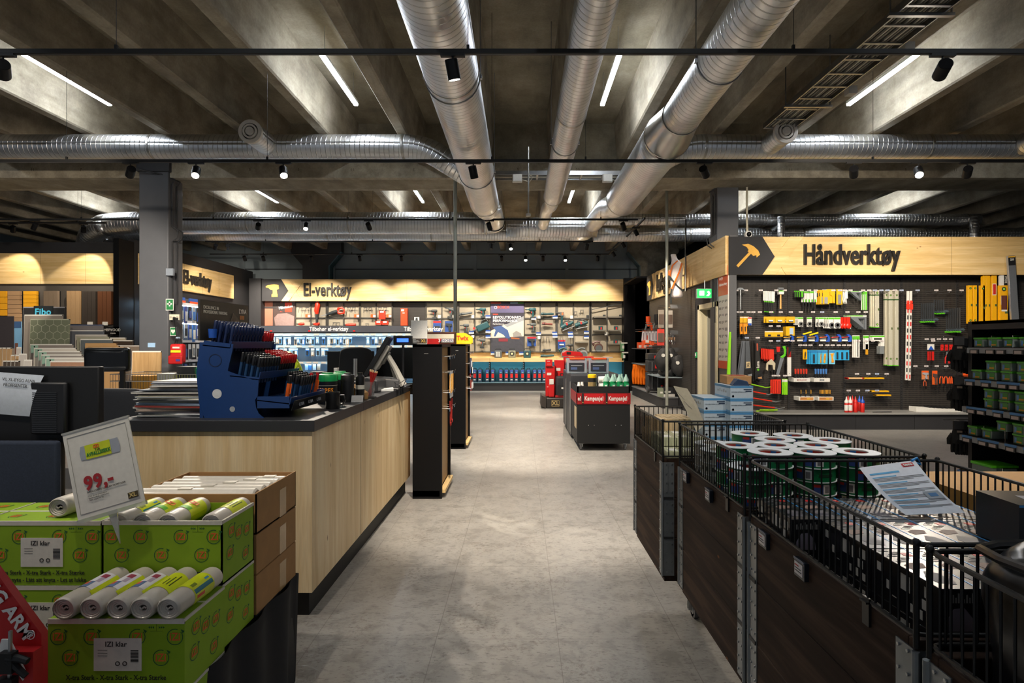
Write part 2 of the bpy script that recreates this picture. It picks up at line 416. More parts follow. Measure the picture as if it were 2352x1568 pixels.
# lengthwise ducts
XL,ZL,RL=-.63,3.98,.25
mkduct('wide spiral duct running lengthwise overhead, leftmost of the three',
  [([(XL,-3,ZL),(XL,10.0,ZL)],RL),(path([(XL,9.9,ZL),(XL,10.5,ZL),(XL+.05,11.2,4.2),(XL+.05,12.95,4.28)],.3),.215),(path([(XL+.05,12.9,4.28),(XL+.05,13.1,4.28),(XL-.4,13.1,4.28)],.19),.24)],
  [((XL,10.0,ZL),(0,1,0),RL),((XL,5.2,ZL),(0,1,0),RL),((XL-.15,13.1,4.28),(1,0,0),.25)],[((XL,y,ZL),RL,SLAB) for y in (2.4,5.3,8.2)])
XM,ZM,RM=.54,3.93,.155
mkduct('narrow spiral duct running lengthwise overhead between two wider ones',
  [([(XM,-3,ZM),(XM,9.4,ZM)],RM),(path([(XM,9.3,ZM),(XM,10.0,ZM),(XM-.02,11.0,4.12),(XM-.02,12.9,4.2)],.3),.12)],[((XM,9.4,ZM),(0,1,0),RM),((XM,6,ZM),(0,1,0),RM)],[((XM,y,ZM),RM,SLAB) for y in (3.2,6.9)])
XR,ZR=1.72,3.93
mkduct('spiral duct with a smooth reducer running lengthwise overhead, rightmost of the three',
  [([(XR,-3,ZR),(XR,6.1,ZR)],.2),([(XR,6.08,ZR),(XR,6.12,ZR),(XR,6.62,ZR-.0),(XR,6.7,ZR)],[.203,.205,.272,.272]),([(XR,6.66,ZR),(XR,9.6,ZR)],.27),
   (path([(XR,9.5,ZR),(XR,10.1,ZR),(XR,11.2,4.2),(XR-.02,14.9,4.42)],.4),.2),(path([(XR-.02,14.8,4.42),(XR-.02,15.5,4.5),(XR-.6,15.5,4.5)],.35),.2)],
  [((XR,6.1,ZR),(0,1,0),.203),((XR,6.66,ZR),(0,1,0),.272),((XR,9.6,ZR),(0,1,0),.27),((XR,3.4,ZR),(0,1,0),.2)],[((XR,y,ZR),.2,SLAB) for y in (2.0,4.9)])
# crosswise ducts in front of the beam
YC=8.57;ZC=4.46;RC=.18
mkduct('crosswise spiral duct before the concrete beam, left of the aisle, ending in an elbow',
  [(path([(-15,YC,ZC),(-1.45,YC,ZC),(-.75,YC+.1,4.05)],.25),RC)],[((-1.75,YC,ZC),(1,0,0),RC),((-5.5,YC,ZC),(1,0,0),RC),((-9,YC,ZC),(1,0,0),RC)])
mkduct('crosswise spiral duct in front of the concrete beam, right of the aisle',
  [(path([(1.8,YC+.1,4.1),(2.45,YC,ZC),(15,YC,ZC)],.25),RC)],[((2.75,YC,ZC),(1,0,0),RC),((6.1,YC,ZC),(1,0,0),RC),((8.6,YC,ZC),(1,0,0),RC)])
for i,x in enumerate((-3.76,3.70,7.45)):
    t=thing('air_diffuser',['round air diffuser nozzle on the left crosswise duct','round air diffuser nozzle on the right crosswise duct, beside the cable ladder','round air diffuser nozzle on the right crosswise duct at the picture edge'][i],'air diffuser',(x,YC,ZC),group='diffusers on crosswise ducts')
    ps=[]; p=dens([(0,-.62,0),(0,-.1,0)],.1); duct_mesh(p,[.155]*len(p),ps,28); duct_build(ps,'duct_stub',t)
    dm=mt('d9d2c8',.5); b=MB(); b.ring((0,-.64,0),.115,.165,.05,dm,32); b.build('outer_ring',t,bevel=.004)
    MB().ring((0,-.65,0),.075,.10,.05,dm,28).build('inner_ring',t)
    MB().lathe((0,-.66,0),[(0,0),(.055,0),(.06,.01),(.06,.05),(0,.05)],dm,24,'y').build('centre_disc',t)
    MB().lathe((0,-.6,0),[(0,0),(.15,0),(.15,.01),(0,.01)],mt('131313'),24,'y').build('duct_throat',t)
# crosswise ducts far
mkduct('large crosswise spiral duct behind the beam bending down at its left end',
  [(path([(-10.9,14.2,3.3),(-9.9,13.2,4.2),(-9.2,13.1,4.28),(XL-.2,13.1,4.28)],.45),.25)],[((x,13.1,4.28),(1,0,0),.25) for x in (-6.2,-3.9,-1.6)])
mkduct('second crosswise spiral duct further back bending down at its left end',
  [(path([(-12.6,16.4,3.4),(-11.6,15.6,4.35),(-10.8,15.5,4.5),(XR-.3,15.5,4.5)],.5),.2)],[((x,15.5,4.5),(1,0,0),.2) for x in (-8,-5.2,-2.4,.5)])
mkduct('crosswise spiral duct between the lengthwise ducts ahead of the far wall',
  [([(XL+.3,13.6,4.28),(XR+.1,13.6,4.28)],.235)],[((.2,13.6,4.28),(1,0,0),.235)])
mkduct('dark crosswise spiral duct above the right hand tool wall, lower one',
  [([(XR+.1,14.2,4.22),(15,14.2,4.22)],.17)],[((x,14.2,4.22),(1,0,0),.17) for x in (4.2,7,10)])
mkduct('crosswise spiral duct above the right hand tool wall with a rounded end',
  [([(XR+.1,13.2,4.38),(10.6,13.2,4.38)],.13),([(6.2,13.2,4.38),(6.2,13.9,4.3)],.08),([(5.9,12.9,4.38),(5.9,12.9,3.5)],.08),([(10.35,13.0,4.4),(10.35,13.0,3.5)],.09)],[((x,13.2,4.38),(1,0,0),.13) for x in (3.2,10.3)])
# ================= CABLE TRAYS =================
def ladder(p0,p1,w,label,cables=7,name='cable_ladder'):
    t=thing(name,label,'cable tray'); p0=Vector(p0);p1=Vector(p1); d=(p1-p0).normalized(); s=d.cross(Vector((0,0,1))).normalized()*w/2; L=(p1-p0).length
    b=MB()
    for k in (-1,1): b.bar(p0+s*k,p1+s*k,.012,.07,M_STEEL)
    b.build('side_rails',t); n=int(L/.32)
    for i in range(n+1): q=p0+d*(L*i/n)-Vector((0,0,.02)); MB().bar(q-s,q+s,.03,.014,M_STEEL).build('rung',t)
    b=MB(); cs=[mt('c9c4b4',.6),mt('8f8b80',.6),mt('56544f',.6)]
    for i in range(cables):
        o=s*(-.8+1.6*i/max(1,cables-1)); b.tube([p0+o+d*(L*j/8)+Vector((random.uniform(-.008,.008),random.uniform(-.008,.008),.004)) for j in range(9)],.010,cs[i%3],5)
    b.build('cable',t); return t
lt=ladder((3.72,-1,4.55),(3.62,8.0,4.55),.42,'long cable ladder full of grey cables running lengthwise overhead, right',12)
for z in (1.2,3.2,5.2,7.2):
    x=3.72-.1*(z+1)/9.2
    MB().bar((x-.3,z,4.50),(x+.3,z,4.50),.04,.03,M_STEEL).bar((x-.28,z,4.50),(x-.28,z,SLAB),.012,.012,M_STEEL).bar((x+.28,z,4.50),(x+.28,z,SLAB),.012,.012,M_STEEL).build('hanger_bracket',lt)
for (y,x) in ((5.9,4.0),(6.9,4.0)): MB().cb((x,y,4.56),(.1,.1,.09),mt('c9c6bd')).build('junction_box',lt)
ladder((-.45,9.55,4.72-.4),(1.75,9.55,4.72-.4),.3,'short crosswise cable tray under the concrete beam over the aisle',5,'cable_tray')
for x,l in ((-.05,'left'),(1.42,'right')):
    t=thing('junction_box',f'white electrical junction box under the crosswise cable tray, {l} one','junction box',(x,9.3,4.2),group='junction boxes on the tray')
    MB().cb((0,0,0),(.16,.08,.13),mt('d8d6cf')).build('box_body',t,bevel=.01); MB().cb((0,-.045,0),(.14,.012,.11),mt('e6e4dd')).build('lid',t,bevel=.004)
    MB().tube([(.08,0,-.02),(.2,0,-.06),(.26,0,.03),(.2,0,.06)],.006,mt('cfcabb')).build('cable',t)
t=ladder((3.45,11.9,2.6),(3.45,11.9,4.1),.55,'upright cable ladder standing above the doorway beside the right column',5)
for x,yy,pz,lb in ((0.115,8.1,(4.3,2.95),'thin threaded hanging rod over the middle of the aisle'),):
    t=thing('hanging_rod',lb,'rod',(x,yy,pz[0])); MB().cyl((0,0,0),(0,0,-.95),.012,mt('b5b5b0',.4,.8),8).build('rod',t); MB().lathe((0,0,-.99),[(0,0),(.035,.005),(.035,.04),(0,.05)],mt('d0cfc9'),12).build('sensor_head',t)
def pole(x,y,lb):
    t=thing('steel_pole',lb,'pole',(x,y,0)); MB().cyl((0,0,0),(0,0,4.6 if y<10 else 4.7),.03,mt('a3a599',.5,.15,var=.1,bs=9),12).build('pole_shaft',t)
    MB().lathe((0,0,0),[(.08,0),(.08,.01),(.03,.015)],M_STEEL,14).build('floor_flange',t)
pole(-1.06,9.3,'slim galvanised pole from floor to ceiling behind the checkout gates')
pole(3.02,11.75,'slim galvanised pole behind the wooden side sign near the doorway')
# ================= TUBE LIGHTS =================
M_TUBE=mt('eef6ff',.4,emit=E_TUBE,var=0,name='light_tube')
def tube_light(x,y,lb,l=1.5,z=5.0,e=None):
    t=thing('ceiling_tube_light',lb,'tube light',(x,y,z),group='cool white tube lights between the ribs')
    MB().box(-.03,.03,0,l,.01,.05,mt('d5d7d8')).build('housing',t); MB().box(-.028,.028,.01,l-.01,-.015,.01,M_TUBE).build('diffuser',t)
    b=MB()
    for yy in (.15,l-.15): b.cyl((0,yy,.05),(0,yy,SLAB-z),.004,M_STEEL,5)
    b.build('hanger_wire',t)
nm={-9.6:'far left channel',-6.0:'left channel beyond the third rib',-2.4:'channel just left of wide duct',1.2:'channel between narrow and right ducts',4.8:'channel right of cable ladder',8.4:'far right channel'}
for x in (-9.6,-6.0,-2.4,1.2,4.8,8.4):
    tube_light(x,6.85,f'cool white tube light in the {nm[x]}, front bay')
    tube_light(x,12.6,f'cool white tube light in the {nm[x]}, rear bay')
for x in (-6.0,-2.4,1.2,4.8): tube_light(x,.6,f'cool white tube light in the {nm[x]}, above the entrance')
# ================= TRACKS AND SPOTS =================
def track(x0,x1,y,z,lb,hang,ax='x',th=.034):
    t=thing('lighting_track',lb,'lighting track',(0,0,0))
    if ax=='x': MB().box(x0,x1,y-.018,y+.018,z-.016,z+.016,M_BLK2).box(x0,x1,y-.008,y+.008,z-.018,z-.016,mt('3a3a3c')).build('track_rail',t)
    else: MB().box(y-.018,y+.018,x0,x1,z-.016,z+.016,M_BLK2).build('track_rail',t)
    for h in hang:
        p=(h,y,z) if ax=='x' else (y,h,z)
        MB().cyl(p,(p[0],p[1],SLAB-.01 if not (YB-.1<p[1]<YB+.7) else 4.42),.0025,mt('2a2a2a'),5).cb((p[0],p[1],z+.03),(.02,.02,.04),M_BLK2).build('suspension_wire',t)
    return t
track(-9,9,4.2,3.65,'nearest black lighting track crossing the whole picture near the top',[WX(p,4.2) for p in (267,1075,1822)])
track(-12,12,6.7,3.65,'second black lighting track crossing the picture below the crosswise ducts',[WX(p,6.7) for p in (153,614,1130,1345,2005)])
track(-13,WX(1465,10.9),10.9,3.88,'third black lighting track behind the columns ending over the aisle',[WX(p,10.9) for p in (187,490,800,1040,1380)])
track(WX(472,13.9),WX(1362,13.9),13.9,4.0,'fourth black lighting track in front of the grey far wall',[WX(p,13.9) for p in (610,856,1240)])
track(WX(482,16.8),2.62,16.8,4.15,'farthest black lighting track lighting the power tool wall sign',[WX(p,16.8) for p in (605,808,1025,1210)])
track(12.0,16.8,2.62,4.15,'black lighting track running lengthwise in front of the right side sign',[12.2],'y')
M_LENS=mt('fff0d8',.3,emit=22,var=0,name='lit_lens'); M_LENSH=mt('fff2dc',.3,emit=160,var=0,name='bright_lens'); M_LENSO=mt('3a3835',.3)
SPOTN=[0]
def spot(px,Y,z,target,lit,power,label,blend=.55,ang=46,col=(1,.87,.71)):
    """head hangs below the track at (x,Y,z) and points at target"""
    x=px if abs(px)<20 else WX(px,Y)
    t=thing('track_spotlight',label,'spotlight',(x,Y,z),group='black track spotlights')
    MB().box(-.09,.09,-.017,.017,-.035,-.012,M_BLK2).build('track_adapter',t)
    P=Vector((0,0,-.13)); d=(Vector(target)-Vector((x,Y,z-.13))).normalized()
    MB().cyl((0,0,-.03),(0,0,-.085),.008,M_BLK2,6).cb((0,0,-.09),(.05,.02,.02),M_BLK2).build('swivel_arm',t)
    s=.048; L=.07
    lh=MB().tube([P-d*L,P-d*(L-.004),P+d*(L),P+d*L,P+d*(L-.012)],[s*.94,s,s,s*.86,s*.84],M_BLK,20).build('lamp_head',t,smooth=30)
    MB().tube([P+d*(L-.004),P+d*(L+.0012)],[s*.83,s*.83],{0:M_LENSO,1:M_LENS,2:M_LENSH}[lit],18).build('lens',lh)
    if power:
        la=bpy.data.lights.new('lamp','SPOT'); la.energy=power*E_SPOT; la.color=col; la.spot_size=R(ang); la.spot_blend=blend; la.shadow_soft_size=.035
        o=bpy.data.objects.new('spot_lamp',la); COL.objects.link(o); o.parent=t; o.location=P+d*(L+.01)
        o.rotation_euler=d.to_track_quat('-Z','Y').to_euler()
    SPOTN[0]+=1
Z1=3.65
def fl(x,y): return (x,y,0)
spot(1040,4.2,Z1,(.1,5.4,0),1,420,'black spotlight on the nearest track in front of the wide duct',ang=62)
spot(2165,4.2,Z1,(5.2,10.2,2.0),0,380,'large black spotlight hanging at the right end of nearest track',ang=60)
spot(-3.81,4.2,Z1,(-9.5,11,1.2),0,500,'cut-off black spotlight at the left end of nearest track',ang=60)
spot(300,6.7,Z1,(-8.8,11.4,1.2),0,520,'black spotlight left of the grey column on second track',ang=60)
spot(450,6.7,Z1,(-2.9,4.2,0.4),1,330,'lit black spotlight just right of the grey column',ang=62)
spot(651,6.7,Z1,(-1.6,4.6,.6),1,330,'lit black spotlight below the round nozzle on second track',ang=62)
spot(1087,6.7,Z1,(.2,8.6,0),0,640,'black spotlight below the wide duct on second track',ang=70)
spot(1618,6.7,Z1,(4.6,10.3,1.8),0,285,'black spotlight left of the right column on second track',ang=66)
spot(1961,6.7,Z1,(6.0,10.3,1.9),0,285,'black spotlight right of the right column on second track',ang=66)
spot(2110,6.7,Z1,(3.4,4.2,.9),2,200,'dazzling white spotlight on second track, right part',ang=55)
spot(2222,6.7,Z1,(7.4,10.3,1.9),0,300,'black spotlight nearest the right end of second track',ang=66)
Z3=3.88
spot(80,10.9,Z3,(WX(50,13.1),12.0,1.2),0,160,'black spotlight above the wood sample wall',ang=60)
spot(593,10.9,Z3,(-7.5,15.5,1.6),0,300,'black spotlight leftmost on third track right of column',ang=62)
spot(703,10.9,Z3,(-3.6,8.4,.4),1,300,'lit black spotlight on third track above power tool lettering',ang=66)
spot(847,10.9,Z3,(-2.6,17,0),0,330,'black spotlight in the middle of third track',ang=66)
spot(1124,10.9,Z3,(.6,14.0,0),0,600,'black spotlight under the end of the wide duct',ang=72)
spot(1432,10.9,Z3,(3.2,12.8,1.4),0,300,'black spotlight at the right end of third track',ang=66)
for i,(px,pw,lit,tg) in enumerate([(495,170,0,(-8.6,15.4,2.6)),(523,170,0,(-8.6,16.9,2.8)),(1128,0,0,(-1,12,0)),(1173,260,1,(.2,11.4,0)),(1348,300,0,(1.2,17.6,0))]):
    spot(px,13.9,4.0,tg,lit,pw,f'small black spotlight, {["leftmost","second from left","third from left","fourth from left","rightmost"][i]} on fourth track',ang=60)
sx=[562,605,715,826,922,1045,1152,1207,1247,1298,1373]
for i,px in enumerate(sx):
    x=WX(px,16.8); br=i in (7,9)
    tg=(x+.2,14.2,0) if br else (x*1.03,18.75,1.9)
    spot(px,16.8,4.15,tg,2 if br else 0,200 if br else 300,f'{"dazzling" if br else "small black"} spotlight, {ORD[i] if i else "leftmost"}{" from left" if i else ""} on farthest track',ang=72,blend=.6)
for i,y in enumerate((12.9,14.5,16.0)):
    spot(2.62,y,4.15,(3.67,y+.3,2.3),0,150,f'black spotlight on lengthwise right track, {["nearest","middle","farthest"][i]}',ang=60)
# wall washers for the wood wall (second scallop) and for the long right sign

track(-6,6,1.3,3.65,'black lighting track over the entrance just above the view',[-4,-1,2,5])
for i,(x,tg,pw) in enumerate(((-3.2,(-1.9,3.0,.7),260),(-1.2,(-1.3,3.4,.6),300),(.2,(.3,5.4,0),260),(1.6,(1.0,3.6,.4),220),(3.2,(3.2,6.2,0),300))):
    spot(x,1.3,3.65,tg,0,pw*.24,f'black spotlight on the entrance track, {ORD[i] if i else "leftmost"}{" from left" if i else ""}',ang=64)

track(-12.6,-8.9,12.25,4.1,'short black lighting track close above the wood sample sign',[-12,-9.5])
for i,px in enumerate((-110,30,192)):
    spot(px,12.25,4.1,(WX(px,13.0)*1.0,12.98,2.75),0,95,f'black spotlight close to the wood sample sign, {["left","middle","right"][i]} one',ang=62,blend=.25)
# ================= SIGNS AND DISPLAY WALLS =================
GOLD='d8a545'
DRILL=[(-.5,.28),(-.38,.36),(.1,.42),(.42,.38),(.46,.1),(.3,.02),(.32,-.25),(.36,-.32),(.36,-.5),(-.08,-.5),(-.08,-.32),(.02,-.25),(.0,.0),(-.15,.02),(-.3,.16),(-.5,.2)]
HAMMER=[(-.5,-.42),(-.42,-.5),(.12,.08),(.22,-.02),(.34,.02),(.36,-.08),(.5,.04),(.42,.22),(.22,.4),(.0,.5),(-.26,.46),(-.06,.36),(.02,.24),(-.02,.18),(.03,.14)]
def sign_face(t,x0,x1,z0,z1,word,cx,size,icon,cz=None,ch=.14,ic=.3,side=1,mirror=False):
    """board in its own frame: x along, y=0 back, -y front"""
    h=z1-z0; zc=(z0+z1)/2
    MB().box(x0,x1,-.03,.03,z0,z1,M_SPR_X).build('board',t,bevel=.002)
    b=MB()
    for q in [x0+ (x1-x0)*k/5 for k in (2,3,4)]: b.box(q-.002,q+.002,-.0315,-.02,z0,z1,mt('6b5433'))
    b.build('board_joint',t)
    if icon:
        px=x0+h*.88
        MB().prism([(x0,z0),(px,z0),(px+h*.34,zc),(px,z1),(x0,z1)],M_CHAR,-.045,-.03).build('dark_arrow_panel',t)
        MB().prism([(x0+h*.5+a*h*.62,zc+b_*h*.62) for a,b_ in icon],mt(GOLD,.5),-.06,-.045).build('tool_icon',t)
        w=h*.36
        MB().prism([(px,z1),(px+w,z1),(px+w*.9+h*.62,z0),(px+h*.62,z0)],M_SPR_X,-.046,-.03).build('diagonal_strip',t)
        MB().prism([(px+h*.72,z1),(px+h*.72+w,z1),(px+w*.9+h*.02,z0),(px,z0)],M_SPR_X,-.052,-.03).build('diagonal_strip',t)
    if word:
        MB().text(word,size,mt('1c1a18',.5,var=0),(cx,-.055,zc),'-y',.05,.017,.62,res=4).build('lettering',t)
LEDB=mt('bfe8ff',.4,emit=9,var=0,name='cool_strip')
# --- far power tool wall
YP=18.8
t=thing('wall_sign','long pale spruce sign with a drill icon above the far power tool wall','sign',(0,18.5,0))
sign_face(t,WX(603,18.5),WX(1432,18.5),2.89,3.60,'El-verktøy',WX(753,18.5),.58,DRILL)
bw=MB().box(-8.75,3.4,18.86,18.95,0,3.64,M_BLK)
bw.box(-8.75,WX(603,18.5)-.01,18.4,18.86,0,3.62,M_CHAR)
struct(bw,'wall_back_display')
struct(MB().box(WX(1433,18.35),3.75,18.3,18.95,0,3.62,M_BLK).box(3.69,3.75,16.3,18.9,0,3.45,M_BLK).box(WX(1433,18.35),3.69,16.4,18.3,3.4,3.45,M_BLK),'wall_right_corner')
S70=F/18.75
def bay(x0,x1,y0,y1,lb,rows):
    X0,X1,Z1_,Z0=WX(x0,18.75),WX(x1,18.75),WZ(y0,18.75),WZ(y1,18.75)
    t=thing('display_bay',lb,'display panel',((X0+X1)/2,18.75,Z0)); w=(X1-X0)/2; h=Z1_-Z0
    MB().box(-w,w,0,.02,0,h,M_MESH).build('mesh_panel',t); b=MB(); fr=mt('43413c',.5)
    for x in (-w,0,w): b.box(x-.018,x+.018,-.04,0,0,h,fr)
    for z in [0,h]+[WZ(r,18.75)-Z0 for r in rows]: b.box(-w,w,-.03,0,z-.02,z+.02,fr)
    b.build('frame',t)
    return t
bn=['bay holding the red rotary hammer','bay holding the red reciprocating saw','bay with empty hooks left of the dark slatted panel']
for (a,b),l in zip([(679,750),(754,826),(828,901)],bn): bay(a,b,695,749,'beige expanded metal '+l,[730])
for (a,b),l in zip([(979,1051),(1054,1127),(1204,1277),(1280,1354),(1358,1430)],['behind the code card','left of the big poster','right of the big poster','with the jigsaws','with small shelves at the right end']): bay(a,b,695,808,'beige expanded metal bay '+l,[731,768])
t=thing('slatted_panel','dark slatted panel carrying a tall red box on the far wall','display panel',(WX(940,18.75),18.75,WZ(748,18.75))); MB().box(-.53,.53,0,.03,0,.77,M_PEG).build('perforated_sheet',t)
# posters
t=thing('wall_poster','dark poster showing a red drill and wrapped debris on the far wall','poster',(WX(640,18.7),18.7,WZ(719,18.7)))
w=.54;h=.41
MB().box(-w,w,-.01,.01,-h,h,mt('4a3a36',.4)).box(-w,-w+.35,-.013,-.01,-h,h,mt('b5705a',.5)).box(-w+.6,w-.1,-.016,-.012,.04,h-.06,mt('c83a22',.4)).prism([(-w+.45,.3),(-w+.75,.36),(-w+.75,.02),(-w+.5,.1)],mt('39302f'),-.018,-.012).box(-w+.02,-w+.5,-.017,-.013,.15,.22,mt('2e2a2a')).prism([(-.1,-h),(w-.04,-h),(w-.02,-.1),(.28,0),(-.02,-.02),(-.14,-.15)],mt('8b7570',.25,bump=1,bs=12),-.02,-.012).text('Milwaukee',.13,M_WHITE,(.24,-.018,.2),'-y',.002,.02,.8,rot=10).build('printed_sheet',t)
MB().tube([(-w-.02,-.02,h-.02),(-w-.09,-.03,h-.1),(-w-.05,-.04,0),(-w-.08,-.03,-.2)],.012,mt('c4452c'),5).tube([(-w-.02,-.02,h+.01),(0,-.02,h+.03),(w-.1,-.02,h+.01)],.010,mt('c4452c'),5).build('red_cord',t)
t=thing('wall_poster','tall poster reading REVOLUTIONARY PERFORMANCE above two blue power tools','poster',(WX(1165,18.7),18.7,WZ(751,18.7)))
w=.54;h=.815; b=MB().box(-w,w,-.01,.01,-h,h,mt('34313c',.35)); b.box(-w,w,-.013,-.01,.47,h-.05,mt('5a5578',.4)); b.box(-w,-.2,-.014,-.01,h-.05,h,mt('c8432a')).box(.1,.35,-.014,-.01,h-.05,h,mt('9bc0d8')).box(.35,w,-.014,-.01,h-.05,h,mt('5aa348'))
b.prism([(-w,-.12),(-.1,.08),(w,.22),(w,-.35),(-w,-.35)],mt('d6c8b4',.4),-.014,-.01).prism([(-.1,.06),(w,.36),(w,.22),(.0,.0)],mt('8e9296',.3),-.016,-.012)
b.prism([(-w,-.36),(w,-.3),(w,-h),(-w,-h)],mt('3f4048',.4,bump=.8,bs=9),-.015,-.01)
b.prism([(-.47,.0),(-.2,.05),(.02,-.1),(.1,-.36),(-.02,-.38),(-.12,-.25),(-.3,-.16),(-.38,-.3),(-.44,-.3),(-.38,-.1)],mt('3d5484',.4),-.019,-.014).prism([(-.28,-.37),(.02,-.37),(.02,-.47),(-.28,-.47)],mt('7b2530'),-.021,-.014)
b.prism([(.18,-.2),(.3,-.12),(.45,-.2),(.48,-.3),(.2,-.33)],mt('8c8a86'),-.019,-.014).prism([(.12,-.33),(.4,-.36),(.4,-.4),(.14,-.39)],mt('9a5a34'),-.019,-.014)
b.ring((-.38,-.018,.645),.035,.05,.004,M_WHITE,18).text('BOSCH',.13,mt('e0502c'),(-.13,-.018,.65),'-y',.002,.02,.9)
b.text('REVOLUTIONARY\nPERFORMANCE.',.118,M_WHITE,(-.47,-.018,.26),'-y',.003,.028,.93,'LEFT').text('Feel the Extreme',.055,M_WHITE,(-.47,-.018,.1),'-y',.002,.01,.95,'LEFT').box(-.47,-.3,-.016,-.01,.4,.44,mt('b53a28')).build('printed_sheet',t)
# wooden ledge and blue bays
t=thing('wooden_ledge','pale wooden ledge under the beige bays with lamps and saws on it','shelf',(0,0,0))
X0,X1=WX(981,18.4),WX(1431,18.4)
MB().box(X0,X1,18.3,18.84,1.02,1.05,M_SPR_X).box(X0,X1,18.3,18.33,.93,1.02,M_SPR_X).box(X0,X1,18.8,18.84,1.05,1.235,M_SPR_X).build('ledge_board',t)
b=MB()
for p in (1125,1203,1279,1357): x=WX(p,18.3); b.box(x-.003,x+.003,18.296,18.31,.93,1.05,mt('6b5433'))
b.build('board_joint',t)
for i,(a,c) in enumerate([(975,1123),(1127,1201),(1205,1277),(1280,1354),(1358,1430)]):
    x0,x1=WX(a,18.75),WX(c,18.75); t=thing('display_bay',f'blue expanded metal bay below the ledge, {ORD[i] if i else "leftmost"} {"from left" if i else "one"}','display panel',((x0+x1)/2,18.75,.28)); w=(x1-x0)/2
    MB().box(-w,w,0,.03,0,.64,M_MESHB).build('mesh_panel',t)
    b=MB()
    for z in [.03+.06*k for k in range(10)]: b.box(w+.006,w+.026,-.05,-.04,z,z+.03,mt('9aa0a4'))
    b.box(w,w+.035,-.04,.02,0,.64,M_BLK2).build('slotted_upright',t)
MB().box(X0,X1,18.36,18.39,.96,.975,LEDB).build('light_strip',thing('under_shelf_light','slim cool light strip under the wooden ledge','light strip'))
t=thing('base_shelf','low grey shelf with a dark plinth along the foot of the far wall','shelf',(0,0,0))
MB().box(X0-2.5,X1,18.3,18.84,.25,.275,mt('6f8f9c',.4,.3)).build('shelf_top',t); MB().box(X0-2.5,X1,18.34,18.84,0,.25,M_CHAR).build('plinth',t)
# accessory shelving with lights on the left part of the far wall
t=thing('accessory_shelving','lit shelving with a dark header reading Tilbehør el-verktøy, left of far wall','shelving',(0,0,0))
X0,X1=WX(600,18.3),WX(978,18.3); 
MB().box(X0,X1,18.25,18.84,1.88,2.08,mt('3c3e45',.5)).build('header_panel',t)
b=MB()
for p in (713,823,941): b.text('Tilbehør el-verktøy' ,.19,M_WHITE,(WX({713:755,823:866,941:972}[p],18.24),18.245,1.98),'-y',.004,.015,.8) if p!=823 else None
b.build('header_lettering',t)
b=MB()
for p in (620,708,811): b.box(WX(p,18.24),WX(p+5,18.24),18.235,18.25,1.9,1.94,M_RED)
b.build('red_mark',t)
MB().box(X0,X1,18.80,18.84,.27,1.88,mt('75808a',.5)).build('back_panel',t)
LED=mt('bfe4ff',.4,emit=14,var=0,name='led_strip')
for z in (1.78,1.40,.88,.5):
    MB().box(X0-.1,X1,18.22,18.8,z,z+.025,mt('9fb2c0',.4)).box(X0-.1,X1,18.2,18.22,z-.02,z+.06,mt('a9c4d4',.4)).build('shelf',t)
    MB().box(X0,X1,18.24,18.26,z-.02,z-.005,LED).build('light_strip',t)
b=MB()
for z in (1.80,1.42,.90):
    x=X0
    while x<X1: b.box(x,x+.16,18.19,18.2,z-.02,z+.035,mt('d8cfc2')); x+=.16+random.choice([.05,.1,.22])
b.build('price_label',t)
# left side wall (along Y) with sign
t=thing('wall_sign','slanting pale spruce sign on the left side wall, partly hidden by the column','sign',(-8.82,0,0),R(90))
sign_face(t,13.2,17.5,2.89,3.60,'El-verktøy',15.5,.50,None)
struct(MB().box(-9.0,-8.86,13.1,18.9,0,3.9,M_CHAR),'wall_left_display')
# left display wall facing the aisle
struct(MB().box(-14,-8.87,13.1,13.2,0,3.84,M_CHAR).box(-8.99,-8.87,12.6,13.1,0,3.84,M_BLK),'wall_left_sample_display')
t=thing('wall_sign','blank pale spruce sign lit by two warm pools above the wood samples','sign',(0,13.02,0))
sign_face(t,-14,WX(300,13.0),2.87,3.57,None,0,.5,None)
MB().box(-14,-8.95,13.02,13.1,1.2,2.86,mt('4a453f',.8)).build('backing_board',thing('sample_backing','dark backing panel behind the hanging wood samples','panel'))
# right side wall along the aisle
RX=3.69
struct(MB().box(RX,RX+.12,11.75,18.9,0,3.42,M_CHAR).box(RX,RX+.12,10.6,11.75,2.3,3.42,M_CHAR).box(RX,RX+.12,10.05,10.6,0,3.42,mt('5a5a5c',.6)),'wall_right_aisle')
MB().box(RX-.012,RX,12.0,16.2,.3,2.7,M_PEG).build('perforated_sheet',thing('slatted_panel','dark slatted panel on the right side wall behind the orange tool boxes','display panel'))
t=thing('wall_sign','slanting pale spruce sign on the right side wall behind the torso with lettering','sign',(RX-.03,0,0),R(-90))
sign_face(t,-16.3,-10.1,2.73,3.42,'Luft-gass',-14.35,.62,DRILL)
# corner above hand tool wall
YT=10.45
struct(MB().box(RX+.12,14,10.52,10.6,0,3.42,M_BLK),'wall_right_tools')
t=thing('wall_sign','wide pale spruce sign with a golden hammer icon above the hand tool wall','sign',(0,10.08,0))
sign_face(t,RX-.02,13.5,2.72,3.39,'Håndverktøy',WX(1957,10.0),.50,HAMMER)
struct(MB().box(RX,13.5,10.11,10.52,2.71,2.74,M_BLK),'trim_91')
b=MB().box(RX+.13,13,YT,YT+.03,.3,2.71,M_PEG); b.build('perforated_sheet',thing('slatted_panel','large dark perforated panel of the hand tool wall','display panel'))
for i,p in enumerate((1683,1812,1940,2071,2200,2335)):
    x=WX(p,YT-.02); t=thing('slotted_upright',f'dark slotted upright on the hand tool wall, {ORD[i] if i else "leftmost"}{" from left" if i else ""}','upright',(x,YT-.02,.3),group='uprights of the hand tool wall')
    b=MB().box(-.02,.02,0,.02,0,2.4,mt('2a2929',.5))
    for k in range(48): b.box(-.005,.005,-.002,0,.02+k*.05,.045+k*.05,mt('0a0a0a'))
    b.build('upright_profile',t)
